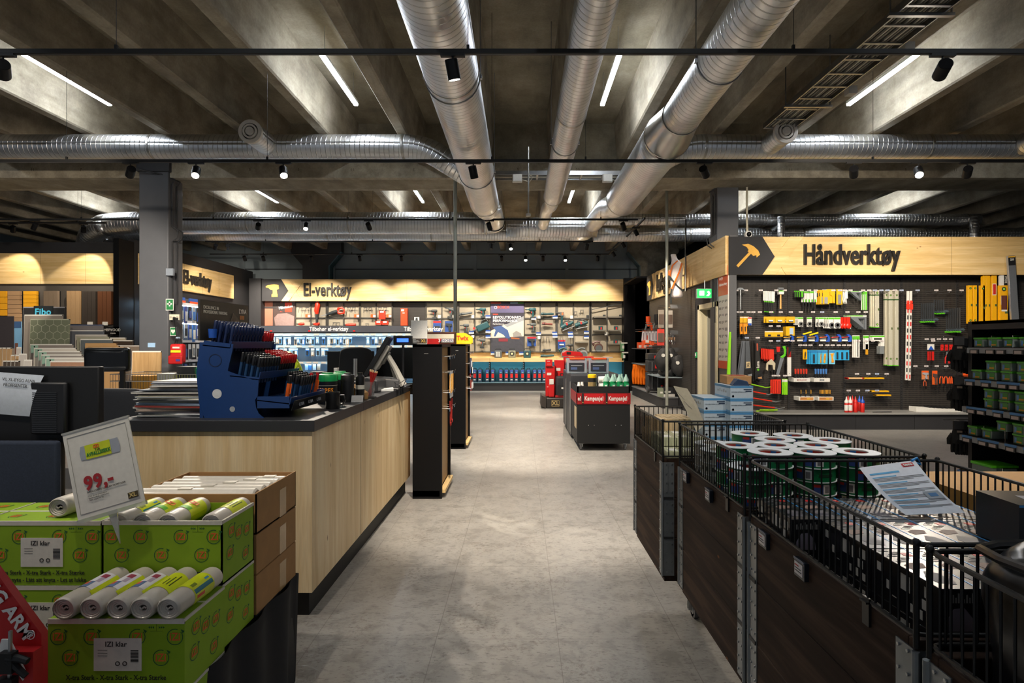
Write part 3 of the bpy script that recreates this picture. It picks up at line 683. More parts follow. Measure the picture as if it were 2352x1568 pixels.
t=thing('base_shelf','long grey shelf with a dark plinth at the foot of the hand tool wall','shelf',(0,0,0))
MB().box(RX+.13,13,9.95,YT,.27,.30,mt('9a9894',.45,.2)).build('shelf_top',t); b=MB().box(RX+.13,13,10.0,YT,0,.27,M_CHAR)
for k in range(9): b.box(RX+.13+k*1.03,RX+.135+k*1.03,9.998,10.0,0,.27,M_BLK2)
b.build('plinth',t)
# door in the side wall
t=thing('door_1','pale cream door frame in the right side wall standing open','door',(RX,10.6,0)); t['kind']='structure'
fr=mt('d9cfae',.45); 
MB().box(-.04,.16,0,.10,0,2.3,fr).box(-.04,.16,1.05,1.15,0,2.3,fr).box(-.04,.16,0,1.15,2.2,2.3,fr).build('door_frame',t,bevel=.004)
l=MB().box(.12,1.05,1.0,1.05,0,2.2,mt('a9a797',.5)).build('door_leaf',t); MB().tube([(.95,.99,1.02),(.95,.93,1.02),(.82,.93,1.02)],.011,M_CHROME,8).cb((.95,.985,1.02),(.04,.012,.18),M_STEEL).build('door_handle',l)
struct(MB().box(RX+.12,5.6,12.6,12.7,0,2.9,mt('8d8f90',.7)).box(5.5,5.6,10.6,12.6,0,2.9,mt('8d8f90',.7)).box(RX+.12,5.6,10.6,12.7,2.9,2.95,mt('8d8f90',.7)),'wall_side_room')
t=thing('exit_sign','glowing green exit sign hanging over the cream doorway','exit sign',(RX-.15,10.95,2.47))
MB().box(-.16,.16,-.03,.03,-.09,.09,mt('d9dedb')).build('lamp_body',t); MB().box(-.155,.155,-.035,-.03,-.085,.085,mt('1fa24e',.4,emit=1.3,var=0)).prism([(-.11,-.04),(-.02,-.04),(-.02,.05),(-.11,.05)],mt('e8ffe8',.4,emit=1.6,var=0),-.038,-.035).prism([(.02,-.05),(.06,.0),(.03,.03),(.07,.05),(.10,.0),(.07,-.05)],mt('e8ffe8',.4,emit=1.6,var=0),-.038,-.035).build('pictogram_face',t); MB().cyl((0,0,.09),(0,0,.25),.012,M_STEEL).build('hanging_stem',t)
t=thing('push_button','small green emergency door button beside the cream frame','button',(RX,11.9,1.27)); MB().box(-.03,0,-.05,.05,-.06,.06,M_GRN).build('button_box',t,bevel=.005); MB().box(-.035,-.03,-.03,.03,-.02,.04,M_WHITE).build('cover',t)
MB().box(-.02,0,-.02,.02,.12,.3,mt('1c1c1c')).build('card_reader',t)
t=thing('wall_poster','tall orange and white poster of tool pictures beside the door','poster',(RX,10.32,1.98),R(-90)); h=.92; w=.24
b=MB().box(-w,w,-.02,0,-h,h,mt('d8d4cc',.5)).box(-w,w,-.023,-.02,h-.52,h,mt('d2501e',.5)).box(-w,w,-.023,-.02,-h,-h+.14,mt('d2501e',.5)); k=mt('2b2b2b')
for r in range(10):
    for c in range(6): x=-w+.05+c*.075; z=h-.62-r*.125; b.box(x-.012,x+.012,-.022,-.02,z-random.uniform(.01,.04),z+.015,k)
b.text('Grip',.1,M_WHITE,(-.1,-.025,h-.2),'-y',.002,.0).text('Håndverktøy',.075,M_WHITE,(0,-.025,h-.32),'-y',.002,0).build('printed_sheet',t)
# camera on column
t=thing('dome_camera','small white dome security camera on the right grey column','camera',(WX(1717,10.55),10.53,3.52)); MB().lathe((0,0,0),[(0,-.04),(.06,-.04),(.07,0),(.06,.03),(0,.05)],M_WHITE,20,'y').build('housing',t); MB().ball((0,-.045,0),.045,mt('101012',.1)).build('dome',t)
MB().tube([(0,.03,.05),(0,.05,.3),(0,.05,1.1)],.02,mt('c4bda8'),8).build('conduit',t)
# ================= CHECKOUT COUNTER =================
CT=1.09
t=thing('service_counter','long counter clad in pale spruce boards with a dark recessed plinth','counter',(0,0,0))
b=MB().box(-2.19,-1.1245,3.08,3.10,.157,CT-.06,M_SPR_Z).box(-1.145,-1.125,3.1005,5.83,.157,CT-.06,M_SPR_Z)
b.build('front_cladding',t,bevel=.001)
MB().box(-2.17,-1.15,3.11,3.80,.157,CT-.06,mt('c9ab73',.6)).box(-1.9,-1.15,3.8,5.82,.157,CT-.06,mt('a88a58',.6)).build('carcass',t)
MB().box(-2.13,-1.17,3.16,3.8,0,.157,M_BLK2).box(-1.85,-1.17,3.8,5.80,0,.157,M_BLK2).build('plinth',t)
MB().box(-1.126,-1.1235,4.02,4.025,.157,CT-.06,mt('8f7448')).build('board_joint',t)
t=thing('counter_worktop','dark charcoal worktop lying on the spruce counter','worktop',(0,0,0))
wt=mt('2c2d31',.42,name='charcoal_worktop',bs=40,var=.05)
MB().prism([(-2.2,3.06),(-1.105,3.06),(-1.105,4.02),(-2.2,4.02)],wt,CT-.06,CT,'xy').prism([(-1.95,4.023),(-1.105,4.023),(-1.105,5.85),(-1.95,5.85)],wt,CT-.06,CT,'xy').build('worktop_board',t,bevel=.002)
# --- end gates (black shelves with hooks on the aisle side)
def gate(y,xl,xr,lb,h=1.5,d=.7):
    t=thing('checkout_fixture',lb,'display stand',((xl+xr)/2,y,0)); w=(xr-xl)/2
    MB().box(-w,w,0,.03,0,h,M_BLK).box(-w,w,d-.03,d,0,h,M_BLK).box(-w,w,0,d,h-.03,h,M_BLK).box(-w,w-.02,0,d,.02,.08,M_BLK).build('outer_frame',t,bevel=.002)
    MB().box(w-.05,w-.03,.03,d-.03,.08,h-.03,mt('a07d4c',.6)).build('back_board',t); MB().box(w-.03,w+.03,.03,d-.03,.05,.08,M_SPR_Y).build('bottom_lip',t)
    b=MB()
    for yy in (.15,.35,.55):
        for z in (1.38,1.22,1.02,.86): b.tube([(w-.03,yy,z),(w+.06,yy,z-.005),(w+.07,yy,z+.012)],.003,M_CHROME,5); b.box(w+.058,w+.062,yy-.012,yy+.012,z-.03,z-.005,mt('5d7690'))
    b.build('wire_hook',t); MB().box(-.03,.01,-.001,.0,1.405,1.41,mt('8a8a88')).build('handle_slot',t)
    return t
g1=gate(5.53,-1.045,-.76,'black and wood checkout fixture nearest the counter end')
g2=gate(8.15,-1.01,-.78,'second black and wood checkout fixture behind the nearest one',1.5)
for i,(y,z) in enumerate(((5.72,1.2),(5.80,1.2),(5.9,1.2))):
    t=thing('utility_knife','yellow packed knife hanging on the side of nearest checkout fixture','knife',(-.70,y,z),group='yellow knives on checkout fixture')
    MB().prism([(-.012,0),(.012,0),(.014,-.02),(.012,-.17),(-.012,-.19),(-.014,-.02)],mt('e8a416',.4),-.008,.008,'yz').build('knife_body',t); MB().box(-.004,.004,-.02,.02,-.24,0.03,mt('d8dde0',.2,trans=.6)).build('blister',t)
for i,(y,z) in enumerate(((5.70,.93),(5.82,.95))):
    t=thing('pry_hook','thin red hooked scraper hanging low on nearest checkout fixture','scraper',(-.70,y,z),group='red scrapers on checkout fixture')
    MB().tube([(0,0,0),(0,.01,-.12),(0,0,-.22),(0,.03,-.25),(0,.06,-.22)],.005,mt('b02018'),6).build('rod',t); MB().cyl((0,0,0),(0,0,-.07),.009,mt('7a1410'),8).build('grip',t)
for i,(y,z,c) in enumerate(((8.3,1.3,'33384a'),(8.45,1.2,'2a2a2a'),(8.35,.98,'6e2720'),(8.5,.98,'5a241f'))):
    t=thing('carded_item',f'{"dark" if i<2 else "dark red"} carded item on the second checkout fixture, {["upper","middle","lower near","lower far"][i]} one','packaged item',(-.72,y,z)); MB().box(-.01,.01,-.04,.04,-.16,0,mt(c)).build('card',t); MB().box(.01,.02,-.025,.025,-.13,-.04,mt('c9ccd0',.25)).build('blister',t)
# things on the gates
def carton(name,lb,cat,loc,size,m,rot=0,group=None,bev=.002):
    t=thing(name,lb,cat,loc,rot,group); MB().box(-size[0]/2,size[0]/2,-size[1]/2,size[1]/2,0,size[2],m).build('box_body',t,bevel=bev); return t
t=carton('snack_box','dark brown snack bar display box reading SNICKERS on the nearest fixture','box',(-.83,5.75,1.5),(.36,.14,.12),mt('4a2417',.4))
MB().box(-.10,.17,-.075,-.07,.055,.10,mt('d5cdbb')).prism([(-.1,.0),(.02,.0),(.05,.055),(-.1,.055)],mt('c01616'),-.075,-.07).box(.045,.165,-.077,-.07,.018,.05,mt('e8e4da')).text('SNICKERS',.033,mt('1d2f7c'),(.105,-.078,.034),'-y',.001,.02,.8).text('3',.045,M_WHITE,(.025,-.078,.034),'-y',.001,.02).build('front_print',t)
MB().box(-.17,-.105,-.075,-.07,.01,.07,mt('9a9aa0',.3)).box(-.17,-.105,-.076,-.07,.075,.11,mt('a81816')).build('side_print',t)
t=carton('snack_box','yellow snack display box on the second fixture top','box',(-.83,8.3,1.5),(.26,.2,.02),mt('d9a514',.4))
MB().prism([(-.13,.02),(.13,.02),(.13,.10),(.03,.16),(-.13,.16)],mt('e0ac18',.4),-.1,-.08).prism([(-.13,.02),(.13,.02),(.13,.10),(.03,.16),(-.13,.16)],mt('d9a514',.4),.08,.1).box(-.13,-.12,-.1,.1,.02,.16,mt('d9a514')).build('shaped_side',t); MB().text('Twix',.09,mt('b02018'),(.0,-.103,.085),'-y',.002,.03,.85).build('lettering',t)
t=thing('code_card','white card printed with a small gold and black strip standing on nearest fixture','sign card',(-1.0,5.6,1.5),(R(-8),0,R(4)))
MB().box(-.075,.085,-.002,.002,.0,.235,mt('f4f2ec',.5)).box(-.072,.082,-.003,-.002,.005,.055,mt('3b2f26')).text('XL',.04,mt('d8b04a'),(.05,-.004,.03),'-y',.001,.03).box(-.06,.01,-.0035,-.002,.02,.024,M_WHITE).box(-.06,.0,-.0035,-.002,.035,.039,M_WHITE).build('card_sheet',t)
MB().lathe((-.04,-.03,0),[(0,0),(.03,0),(.032,.02),(.02,.04),(0,.045)],mt('c7cdd0',.1,trans=.7),14).build('clear_holder',t)
# till screen etc
dk=mt('1b1c1f',.35); gy=mt('a9a7a0',.5); g2m=mt('4c4c4e',.5)
t=thing('till_screen','angled touch screen till with grey back and pole stand on the worktop','till',(-1.28,5.25,CT),R(8))
MB().box(-.17,.17,-.20,.16,0,.02,g2m).prism([(-.2,.02),(.17,.02),(.17,.09),(-.06,.11),(-.2,.05)],g2m,-.18,.14).build('base',t,bevel=.008)
s=MB(); s.M=Matrix.Translation((.02,0,.36))@Matrix.Rotation(R(-33),4,'Y').inverted(); 
s.M=Matrix.Translation((-.02,0,.30))@Matrix.Rotation(R(30),4,'Y'); s.box(-.018,.018,-.19,.19,-.20,.20,dk); s.build('screen_panel',t,bevel=.004)
s=MB(); s.M=Matrix.Translation((-.02,0,.30))@Matrix.Rotation(R(30),4,'Y'); s.box(.018,.055,-.14,.14,-.12,.13,gy).box(.055,.075,-.08,.08,-.05,.08,mt('77756f')); s.build('back_housing',t,bevel=.01)
MB().tube([(.05,-.05,.32),(.12,-.05,.2),(.2,-.05,.03)],[.02,.022,.03],gy,8).tube([(.05,.05,.32),(.12,.05,.2),(.2,.05,.03)],[.02,.022,.03],gy,8).build('stand_leg',t)
MB().tube([(-.13,-.1,.1),(-.3,-.12,.09),(-.42,-.1,.03)],.013,gy,6).build('arm',t)
MB().tube([(.1,-.15,.1),(.16,-.2,.05),(.24,-.18,.1),(.2,-.1,.02),(.27,-.15,.02)],.004,dk,5).build('cable',t)
t=thing('customer_display','small black customer display with a blue lit screen behind the till','display',(-1.13,5.5,CT)); MB().cyl((0,0,0),(0,0,.4),.012,dk).build('pole',t); MB().box(-.09,.09,-.02,.02,.4,.49,dk).build('display_head',t,bevel=.004); MB().box(-.055,.055,-.023,-.02,.43,.465,mt('2f58e0',.3,emit=2.2,var=0)).build('blue_screen',t)
t=thing('receipt_printer','dark receipt printer on worktop in front of the till screen','printer',(-1.33,4.95,CT),R(-4)); MB().prism([(-.13,0),(.13,0),(.13,.10),(.03,.13),(-.13,.07)],mt('37383b',.4),-.11,.13).build('printer_body',t,bevel=.01); MB().box(-.09,.08,-.112,-.108,.03,.035,dk).build('slot',t)
t=thing('card_terminal','white card terminal lying near the end of the worktop','card terminal',(-1.2,4.98,CT),R(14)); MB().prism([(-.1,0),(.09,0),(.09,.03),(-.1,.012)],mt('d9dcdc',.4),-.05,.05).build('terminal_body',t,bevel=.004); MB().box(-.05,.02,-.03,.03,.016,.022,mt('6b7a7c')).build('keypad',t)
t=thing('barcode_scanner','dark handheld scanner resting behind the card terminal','scanner',(-1.17,5.12,CT)); MB().tube([(-.08,0,.03),(0,0,.05),(.08,.02,.04)],[.025,.028,.018],g2m,10).build('scanner_body',t); MB().box(-.1,-.03,-.03,.03,0,.03,dk).build('cradle',t)
t=thing('payment_stand','slender grey bracket arm behind till beside the black fixture','stand',(-1.16,5.38,CT)); MB().bar((0,0,0),(-.07,0,.26),.03,.02,gy).bar((.0,.02,0),(-.07,.02,.26),.02,.02,mt('6b6963')).build('arm',t); MB().box(-.05,.05,-.06,.06,0,.012,dk).build('foot',t)
# wipe tubs
def tub(lb,x,y,lid,body,h=.2,r=.068,band=None):
    t=thing('wipe_tub',lb,'tub',(x,y,CT)); MB().lathe((0,0,0),[(r*.93,0),(r,.01),(r,h-.045),(r*.9,h-.04)],body,28).build('tub_body',t)
    MB().lathe((0,0,h-.045),[(r*1.04,0),(r*1.05,.004),(r*1.05,.035),(r*.98,.045),(r*.6,.05),(r*.55,.058),(0,.06)],lid,28).build('lid',t)
    if band: band(t,r,h)
    return t
def wb(t,r,h):
    a=MB()
    for i,ch in enumerate('WIPES'):
        an=R(-90-34+i*17+10); a.M=Matrix.Translation(((r+.001)*math.cos(an),(r+.001)*math.sin(an),.092))@Matrix.Rotation(an+R(90),4,'Z'); a.text(ch,.042,mt('e08a1c'),(0,0,0),'-y',.0015,.03,.9)
    a.M=Matrix.Identity(4); a.lathe((0,0,.125),[(r+.0004,0),(r+.0006,.003)],mt('d8d5c0'),28); a.build('lettering',t)
tub('black tub of wipes with a green lid and orange lettering on the worktop',-1.335,3.95,mt('17a257',.35),mt('14161a',.35),band=wb)
tub('second black tub with a green lid standing behind the first tub',-1.31,4.15,mt('17a257',.35),mt('14161a',.35))
tub('black canister with a ribbed black lid right of the green lidded tubs',-1.235,4.08,mt('1c1c1e',.4),mt('14161a',.4),.19,.045)
t=thing('can','slim black can with white lettering right of the ribbed canister','can',(-1.18,4.2,CT)); MB().lathe((0,0,0),[(.03,0),(.032,.005),(.032,.17),(.02,.185),(.02,.2),(0,.2)],mt('1d1e20',.3),20).build('can_body',t); MB().lathe((0,0,.08),[(.0325,0),(.0325,.03)],mt('c8c6bc'),20).build('label_band',t)
# mug with handle
t=thing('mug','large matt black mug standing at the worktop edge','mug',(-1.19,3.62,CT)); MB().lathe((0,0,0),[(.04,0),(.043,.005),(.045,.105),(.041,.105),(.04,.012),(0,.012)],mt('111214',.35),28).build('cup',t); MB().tube([(.043,0,.085),(.07,0,.085),(.078,0,.055),(.065,0,.03),(.043,0,.028)],.007,mt('111214',.35),8).build('handle',t)
# pencil beaker
t=thing('pencil_beaker','clear beaker full of red pencils beside a folded cardboard box','beaker',(-1.115-.05,4.4,CT),0); MB().lathe((0,0,0),[(.036,0),(.040,.12),(.038,.12),(.034,.004),(0,.004)],mt('dfe2e4',.08,trans=.9,var=0),22).build('cup',t)
for i in range(12):
    a=i*2.4; t=thing('pencil','red carpenter pencil standing in the clear beaker','pencil',(-1.165+.018*math.cos(a),4.4+.018*math.sin(a),CT+.008),(R(8*math.sin(a)),R(-13+(10*math.cos(a))),a),group='red pencils in the beaker')
    MB().tube([(0,0,0),(0,0,.195)],[.0055,.0055],mt('a81a18',.35),6).build('pencil_body',t); MB().tube([(0,0,.195),(0,0,.207)],[.0055,.003],mt('d7b98a'),6).build('sharpened_end',t)
t=thing('cardboard_holder','small folded brown cardboard box in front of the pencil beaker','box',(-1.195,4.25,CT),R(-12)); MB().prism([(-.05,0),(.05,0),(.05,.05),(-.05,.11)],mt('b98d55',.7),-.03,.035).prism([(-.06,.11),(.01,.075),(.055,.055),(.05,.05),(-.05,.1)],mt('c79c63',.7),-.05,-.028).build('folded_body',t,bevel=.002)
t=thing('name_plate','small silver framed card leaning in front of the cardboard box','card',(-1.15,4.02,CT),(R(-35),0,R(10))); MB().box(-.04,.04,-.003,.003,0,.055,mt('b9bcc0',.25,.6)).box(-.034,.034,-.005,-.003,.006,.05,mt('8d8f90',.3)).build('plate',t)
t=thing('coaster','flat black disc at the worktop edge beyond the name plate','coaster',(-1.13,4.32,CT)); MB().box(-.035,.035,-.03,.03,0,.012,dk).build('pad',t,bevel=.003)
t=thing('filler_tube','upright white and blue tube with orange foot standing on the back of worktop','tube',(-1.58,4.9,CT)); MB().lathe((0,0,0),[(.017,0),(.02,.005),(.02,.04),(.017,.045)],mt('d9822f'),16).build('cap',t); MB().tube([(0,0,.045),(0,0,.12),(0,0,.19)],[.019,.021,.016],mt('2c4f9e',.35),14).build('tube_body',t); MB().tube([(0,0,.145),(0,0,.205)],[.0205,.0215],mt('e9e8e4'),14).build('white_end',t)
# papers on the back of the worktop
t=thing('envelope','tan paper sheets lying on the worktop behind the green lids','papers',(-1.72,4.75,CT),R(12)); MB().box(-.16,.16,-.1,.1,0,.012,mt('c9a565',.7)).box(-.14,.18,-.08,.11,.012,.018,mt('8f8f8c',.6)).build('sheets',t)
# monitors and chairs behind the counter
def monitor(lb,x,y,z,w,h,rz=0,zb=None,kind='back'):
    t=thing('monitor',lb,'monitor',(x,y,z),R(rz)); MB().box(-w/2,w/2,-.02,.02,0,h,mt('101012',.35)).build('screen_case',t,bevel=.005)
    MB().box(-.03,.03,.02,.05,-(z-(zb or CT))+.01,h*.5,mt('1a1a1c',.4)).box(-.11,.11,-.05,.11,-(z-(zb or CT)),-(z-(zb or CT))+.012,mt('1a1a1c',.4)).build('stand',t); return t
t=thing('back_desk','dark back desk behind the counter carrying two monitors','desk',(-2.3,6.6,0)); MB().box(-.9,1.2,-.35,.35,.95,1.0,mt('26272a',.5)).build('desk_top',t)
for x in (-.85,1.12): MB().box(x,x+.04,-.3,.3,0,.95,M_BLK).build('desk_leg',t)
monitor('black monitor behind the mesh back office chair, left one',-1.93,6.5,1.06,.52,.36,4,1.0)
monitor('black monitor behind the till screen, right one',-1.42,6.65,1.10,.52,.36,-6,1.0)
t=thing('document_tray','small grey plastic box left of the left black monitor','tray',(-2.28,6.45,1.0)); MB().box(-.07,.07,-.08,.08,0,.19,mt('5b5c60',.5)).box(-.06,.06,-.085,-.08,.02,.17,mt('4d4e52',.5)).build('tray_body',t,bevel=.01)
def chair(lb,x,y,zt,rz,w=.5,h=.5,fab='17181b',stripe=False,low=False):
    t=thing('office_chair',lb,'chair',(x,y,0),R(rz)); m=mt(fab,.75,bs=200,var=.12)
    b=MB(); b.grid(lambda u,v:((u-.5)*w*(1-.12*(v**4)),.06*(2*u-1)**2,zt-h+h*v-.04*abs(2*u-1)**4*v),14,10,m); o=b.build('backrest',t); s=o.modifiers.new('s','SOLIDIFY'); s.thickness=.05; s.offset=0; bv=o.modifiers.new('b','BEVEL'); bv.width=.02; bv.segments=3
    if stripe: MB().tube([(0,-.05,zt-.12),(0,-.06,zt-.3),(.0,-.03,zt-.45)],.012,mt('c8c8c8',.4),6).tube([(.02,-.05,zt-.12),(.02,-.06,zt-.3),(.02,-.03,zt-.45)],.006,mt('c8c8c8',.4),6).build('back_trim',t)
    MB().cb((0,.28,.5),(.5,.5,.09),m).build('seat',t,bevel=.04,seg=4)
    MB().bar((0,.02,.5),(0,-.02,zt-h+.15),.07,.025,mt('1b1b1c')).build('back_support',t); MB().cyl((0,.28,.1),(0,.28,.46),.03,M_BLK2).build('gas_lift',t)
    for k in range(5):
        a=2*PI*k/5; MB().bar((0,.28,.1),(.3*math.cos(a),.28+.3*math.sin(a),.07),.05,.03,M_BLK2).cyl((.3*math.cos(a)-.02,.28+.3*math.sin(a),.03),(.3*math.cos(a)+.02,.28+.3*math.sin(a),.03),.03,M_BLK2).build('star_leg',t)
    return t
chair('black office chair with silver trim behind the counter, back towards the monitors',-1.72,5.95,1.47,8,.34,.42,stripe=True)
chair('black office chair with a padded head rest left behind the magazine pile',-2.55,3.6,1.22,-6,.62,.55,'22252b')
t=thing('headrest_chair','black leather chair back standing up left of the grey column','chair',(-3.0,4.1,0)); 
b=MB(); b.grid(lambda u,v:((u-.5)*.34,.03*(2*u-1)**2,1.30+.175*v),12,8,mt('111214',.35)); o=b.build('headrest',t); s=o.modifiers.new('s','SOLIDIFY'); s.thickness=.06; bv=o.modifiers.new('b','BEVEL'); bv.width=.028; bv.segments=4
MB().bar((.12,.03,.7),(.12,.03,1.34),.03,.02,M_BLK2).bar((-.02,.03,.7),(-.02,.03,1.1),.05,.02,M_BLK2).build('headrest_post',t)
MB().cb((0,.2,.6),(.45,.45,.1),mt('22252b',.8)).build('seat',t,bevel=.03); MB().cyl((0,.2,.08),(0,.2,.56),.03,M_BLK2).build('gas_lift',t)
for k in range(5):
    a=2*PI*k/5; MB().bar((0,.2,.1),(.28*math.cos(a),.2+.28*math.sin(a),.05),.05,.04,M_BLK2).cyl((.28*math.cos(a)-.02,.2+.28*math.sin(a),.03),(.28*math.cos(a)+.02,.2+.28*math.sin(a),.03),.03,M_BLK2).build('star_leg',t)
t=thing('high_vis_helmet_hood','bright yellow hooded jacket slung behind the red markers','jacket',(-1.85,4.35,CT))
b=MB(); ym=mt('c8e01e',.6,bump=.4,bs=30)
b.grid(lambda u,v:(.16*math.cos(PI*(1-u))*(1+.1*math.sin(9*u)),-.07+.14*v+.02*math.sin(14*u),.20+(.15+.015*math.sin(7*v+11*u))*math.sin(PI*u)-.2*(abs(2*u-1))**6),22,6,ym); o=b.build('hood',t); s=o.modifiers.new('s','SOLIDIFY'); s.thickness=.03
MB().grid(lambda u,v:(.06+.16*u+.01*math.sin(20*v),-.09+.1*math.sin(5*u),.28*v+.012*math.sin(17*u)),8,8,ym).build('sleeve',t)
MB().ball((0,.0,.12),.12,mt('16181a',.8),14,(1,.5,1)).build('lining',t)
# ---------- magazines ----------
cols=['d9dde2','7f8489','c9ccd0','3b3c42','b9a9a0','e3e1da','8d3a34','9fb4cf','d0cfc9','55585e','e6e2d0','a1a6ab','c9c4b8','7a6f78','dedbd2','46474c','b7c2d2','d9d5cb','92867a','e0dfda','6a7078','cfd4dc','3f5f8f','d8d2c9']
z=CT
MAGP=[]
for i in range(22):
    th=random.uniform(.005,.0135); t=thing('magazine',f'magazine left of the blue marker stand, {"bottom of pile" if i==0 else ("top of pile, blue and pink cover" if i==21 else ORD[i]+" from the bottom")}','magazine',(-1.96+random.uniform(-.03,.03)+(.04 if i>16 else 0),3.36+random.uniform(-.03,.03),z),R(random.uniform(-7,7)),'magazines in the pile'); z+=th
    w=.21 if i<17 else .17
    MB().box(-w,w,-.14,.14,0,th-.0012,mt(cols[i],.5)).build('pages',t); MB().box(-w-.002,w+.002,-.142,.142,th-.0012,th-.0004,mt(cols[(i*5+3)%24],.3)).build('cover',t)
    if i==21: MB().box(-.12,.05,-.1,.05,th-.0004,th,mt('3f6fb4')).box(.05,.13,-.05,.1,th-.0004,th,mt('c9a0a4')).build('cover_print',t)
# ---------- blue marker stand ----------
t=thing('marker_stand','blue stepped metal display stand full of markers on the counter','display stand',(-1.78,3.16,CT)); BL=mt('16386f',.38,bs=30,var=.05)
# local: +x aisle side, y depth 0..0.56
poly=[(0.03,0),(.36,0),(.33,.025),(.315,.06),(.31,.10),(.325,.125),(.33,.21),(.29,.215),(.16,.26),(.16,.27),(.185,.375),(.19,.41),(.03,.43),(.0,.38),(-.015,.25),(0.0,.08)]
hole=[]
def side(y):
    b=MB().prism(poly,BL,y,y+.006); b.ring((.09,y-.002,.32),.032,.036,.002,mt('0d2246'),24); return b
side(0).build('side_panel',t)
MB().cyl((.10,-.0015,.135),(.10,.001,.135),.026,mt('c9cdd2',.5),24).cyl((.185,-.0015,.05),(.185,.001,.05),.015,mt('9aa0a8',.5),20).build('round_cutout',t)
side(.55).build('side_panel',t)
MB().box(0,.02,.006,.55,.0,.42,BL).build('back_panel',t)
tiers=[(.02,.17,.385,.43),(.17,.33,.215,.26),(.32,.50,.075,.125)]
for k,(x0,x1,z0,z1) in enumerate(tiers):
    b=MB(); b.prism([(x0,z1-.03),(x1,z0),(x1+.004,z0),(x1+.012,z0+.04),(x1+.006,z0+.04),(x1,z0+.008),(x0,z1-.022)],BL,.0 if k<2 else -.0,.556)
    b.build('marker_tray',t,bevel=.001)
    if k==2:
        q=MB()
        for i in range(5):
            for j in range(14): q.M=Matrix.Translation((x0+.035+i*.03,.03+j*.038,z1-.012-.0085*i*1.12)); q.box(-.009,.009,-.007,.007,0,.0012,mt('0b1d3c'))
        q.build('tray_slots',t)
        MB().box(x0+.002,x1,0,.006,z0-.02,z0+.045,BL).box(x0+.002,x1,.55,.556,z0-.02,z0+.045,BL).build('tray_end',t)
        MB().prism([(x1+.012,z0-.035),(x1+.03,z0+.02),(x1+.028,z0+.022),(x1+.01,z0-.033)],mt('0e1013',.25),.0,.556).text('LYRA',.03,mt('b9bcc2'),(x1+.024,.12,z0-.006),'+x',.001,.02).text('LYRA',.03,mt('b9bcc2'),(x1+.024,.26,z0-.006),'+x',.001,.02).text('LYRA',.03,mt('b9bcc2'),(x1+.024,.40,z0-.006),'+x',.001,.02).build('clear_price_rail',t)
hb=MB(); hb.box(-.006,.006,0,.56,.43,.66,mt('37342f',.4)); dk2=mt('8f8576',.5)
hb.prism([(.22,.43),(.56,.43),(.56,.5),(.3,.53),(.26,.5)],mt('776e62',.5),.006,.008,'yz').prism([(.3,.5),(.36,.6),(.40,.58),(.46,.54),(.52,.5),(.5,.46),(.34,.45)],mt('5e5348',.5),.008,.010,'yz').text('LYRA',.04,mt('d8d4ca'),(.008,.48,.615),'+x',.001,.01).text('EXCELLENCE IN\nPROFESSIONAL MARKING',.026,mt('cfcabc'),(.008,.03,.605),'+x',.001,.01,.85,'LEFT').box(.006,.009,.45,.5,.565,.59,mt('b5733c'))
hb.build('header_board',t); 
# markers
def marker(body,cap,L=.145,r=.0085,capf=.38):
    o=thing('marker','x','marker'); MB().tube([(0,0,0),(0,0,L*(1-capf))],[r*.92,r],body,10).build('barrel',o); MB().tube([(0,0,L*(1-capf)),(0,0,L*(1-capf)+.003),(0,0,L-.004),(0,0,L)],[r*1.08,r*1.14,r*1.1,r*.8],cap,10).box(r*1.1,r*1.45,-.002,.002,L*.66,L*.98,cap).build('cap',o); return o
kb=mt('15161a',.3); rd=mt('b5121a',.35); nb=mt('1c3f66',.35); dn=mt('15244a',.3)
pro={'black':marker(nb,kb),'navy':marker(dn,dn),'red':marker(kb,rd,.145)}
used=set()
def mk(kind,x,y,z,lb,grp,rx=0,ry=10):
    o=pro[kind]; loc=(-1.78+x,3.16+y,CT+z); rot=(R(rx),R(ry),random.uniform(0,6.28)*0)
    if kind in used: dup(o,loc,rot,lb,grp)
    else: o.location=loc;o.rotation_euler=rot;o['label']=lb;o['group']=grp; used.add(kind)
for i in range(4):
    for j in range(15):
        x=.05+i*.032; y=.04+j*.036; z=.40-i*.010
        if j<11 : mk('navy',x,y,z,'dark navy capped marker on the top tier of the blue stand','navy markers on the top tier')
        elif i>1: mk('red',x,y,z-.03,'red capped marker at the far end of top tier','red capped markers on the top tier')
for i in range(4):
    for j in range(15):
        x=.205+i*.031; y=.035+j*.036; z=.222-i*.010
        if j<8: mk('black',x,y,z,'black capped teal barrel marker on the middle tier of blue stand','black capped markers on the middle tier')
        else: mk('red',x,y,z+.01,'red capped marker on the middle tier of the blue stand','red capped markers on the middle tier')
for i in range(4):
    for j in range(6,13):
        if (i,j) in ((0,6),(1,6)): continue
        mk('black',.355+i*.032,.03+j*.038,.10-i*.009,'black capped marker on lowest tier of the blue stand','black capped markers on the lowest tier')
om=mt('e8641a',.4)
for k,(x,y,lb) in enumerate(((.43,.13,'thick orange marker standing alone in front on lowest tier'),(.44,.44,'thick orange marker at far end of lowest tier, first'),(.46,.49,'thick orange marker at far end of lowest tier, last'))):
    o=thing('marker',lb,'marker',(-1.78+x,3.16+y,CT+.075),(0,R(9),0)); MB().tube([(0,0,0),(0,0,.01),(0,0,.03),(0,0,.11)],[.004,.006,.012,.012],om,12).build('barrel',o); MB().tube([(0,0,.11),(0,0,.155)],[.011,.010],kb if k==0 else rd,12).build('cap',o); MB().box(.012,.017,-.003,.003,.05,.11,om).build('clip',o)
o=thing('pen_holder_cup','small blue cup on the top of the marker stand','cup',(-1.78+.06,3.19,CT+.445)); MB().lathe((0,0,0),[(.02,0),(.024,.05),(.022,.05),(.018,.003),(0,.003)],mt('2454b0',.3),16).build('cup',o)
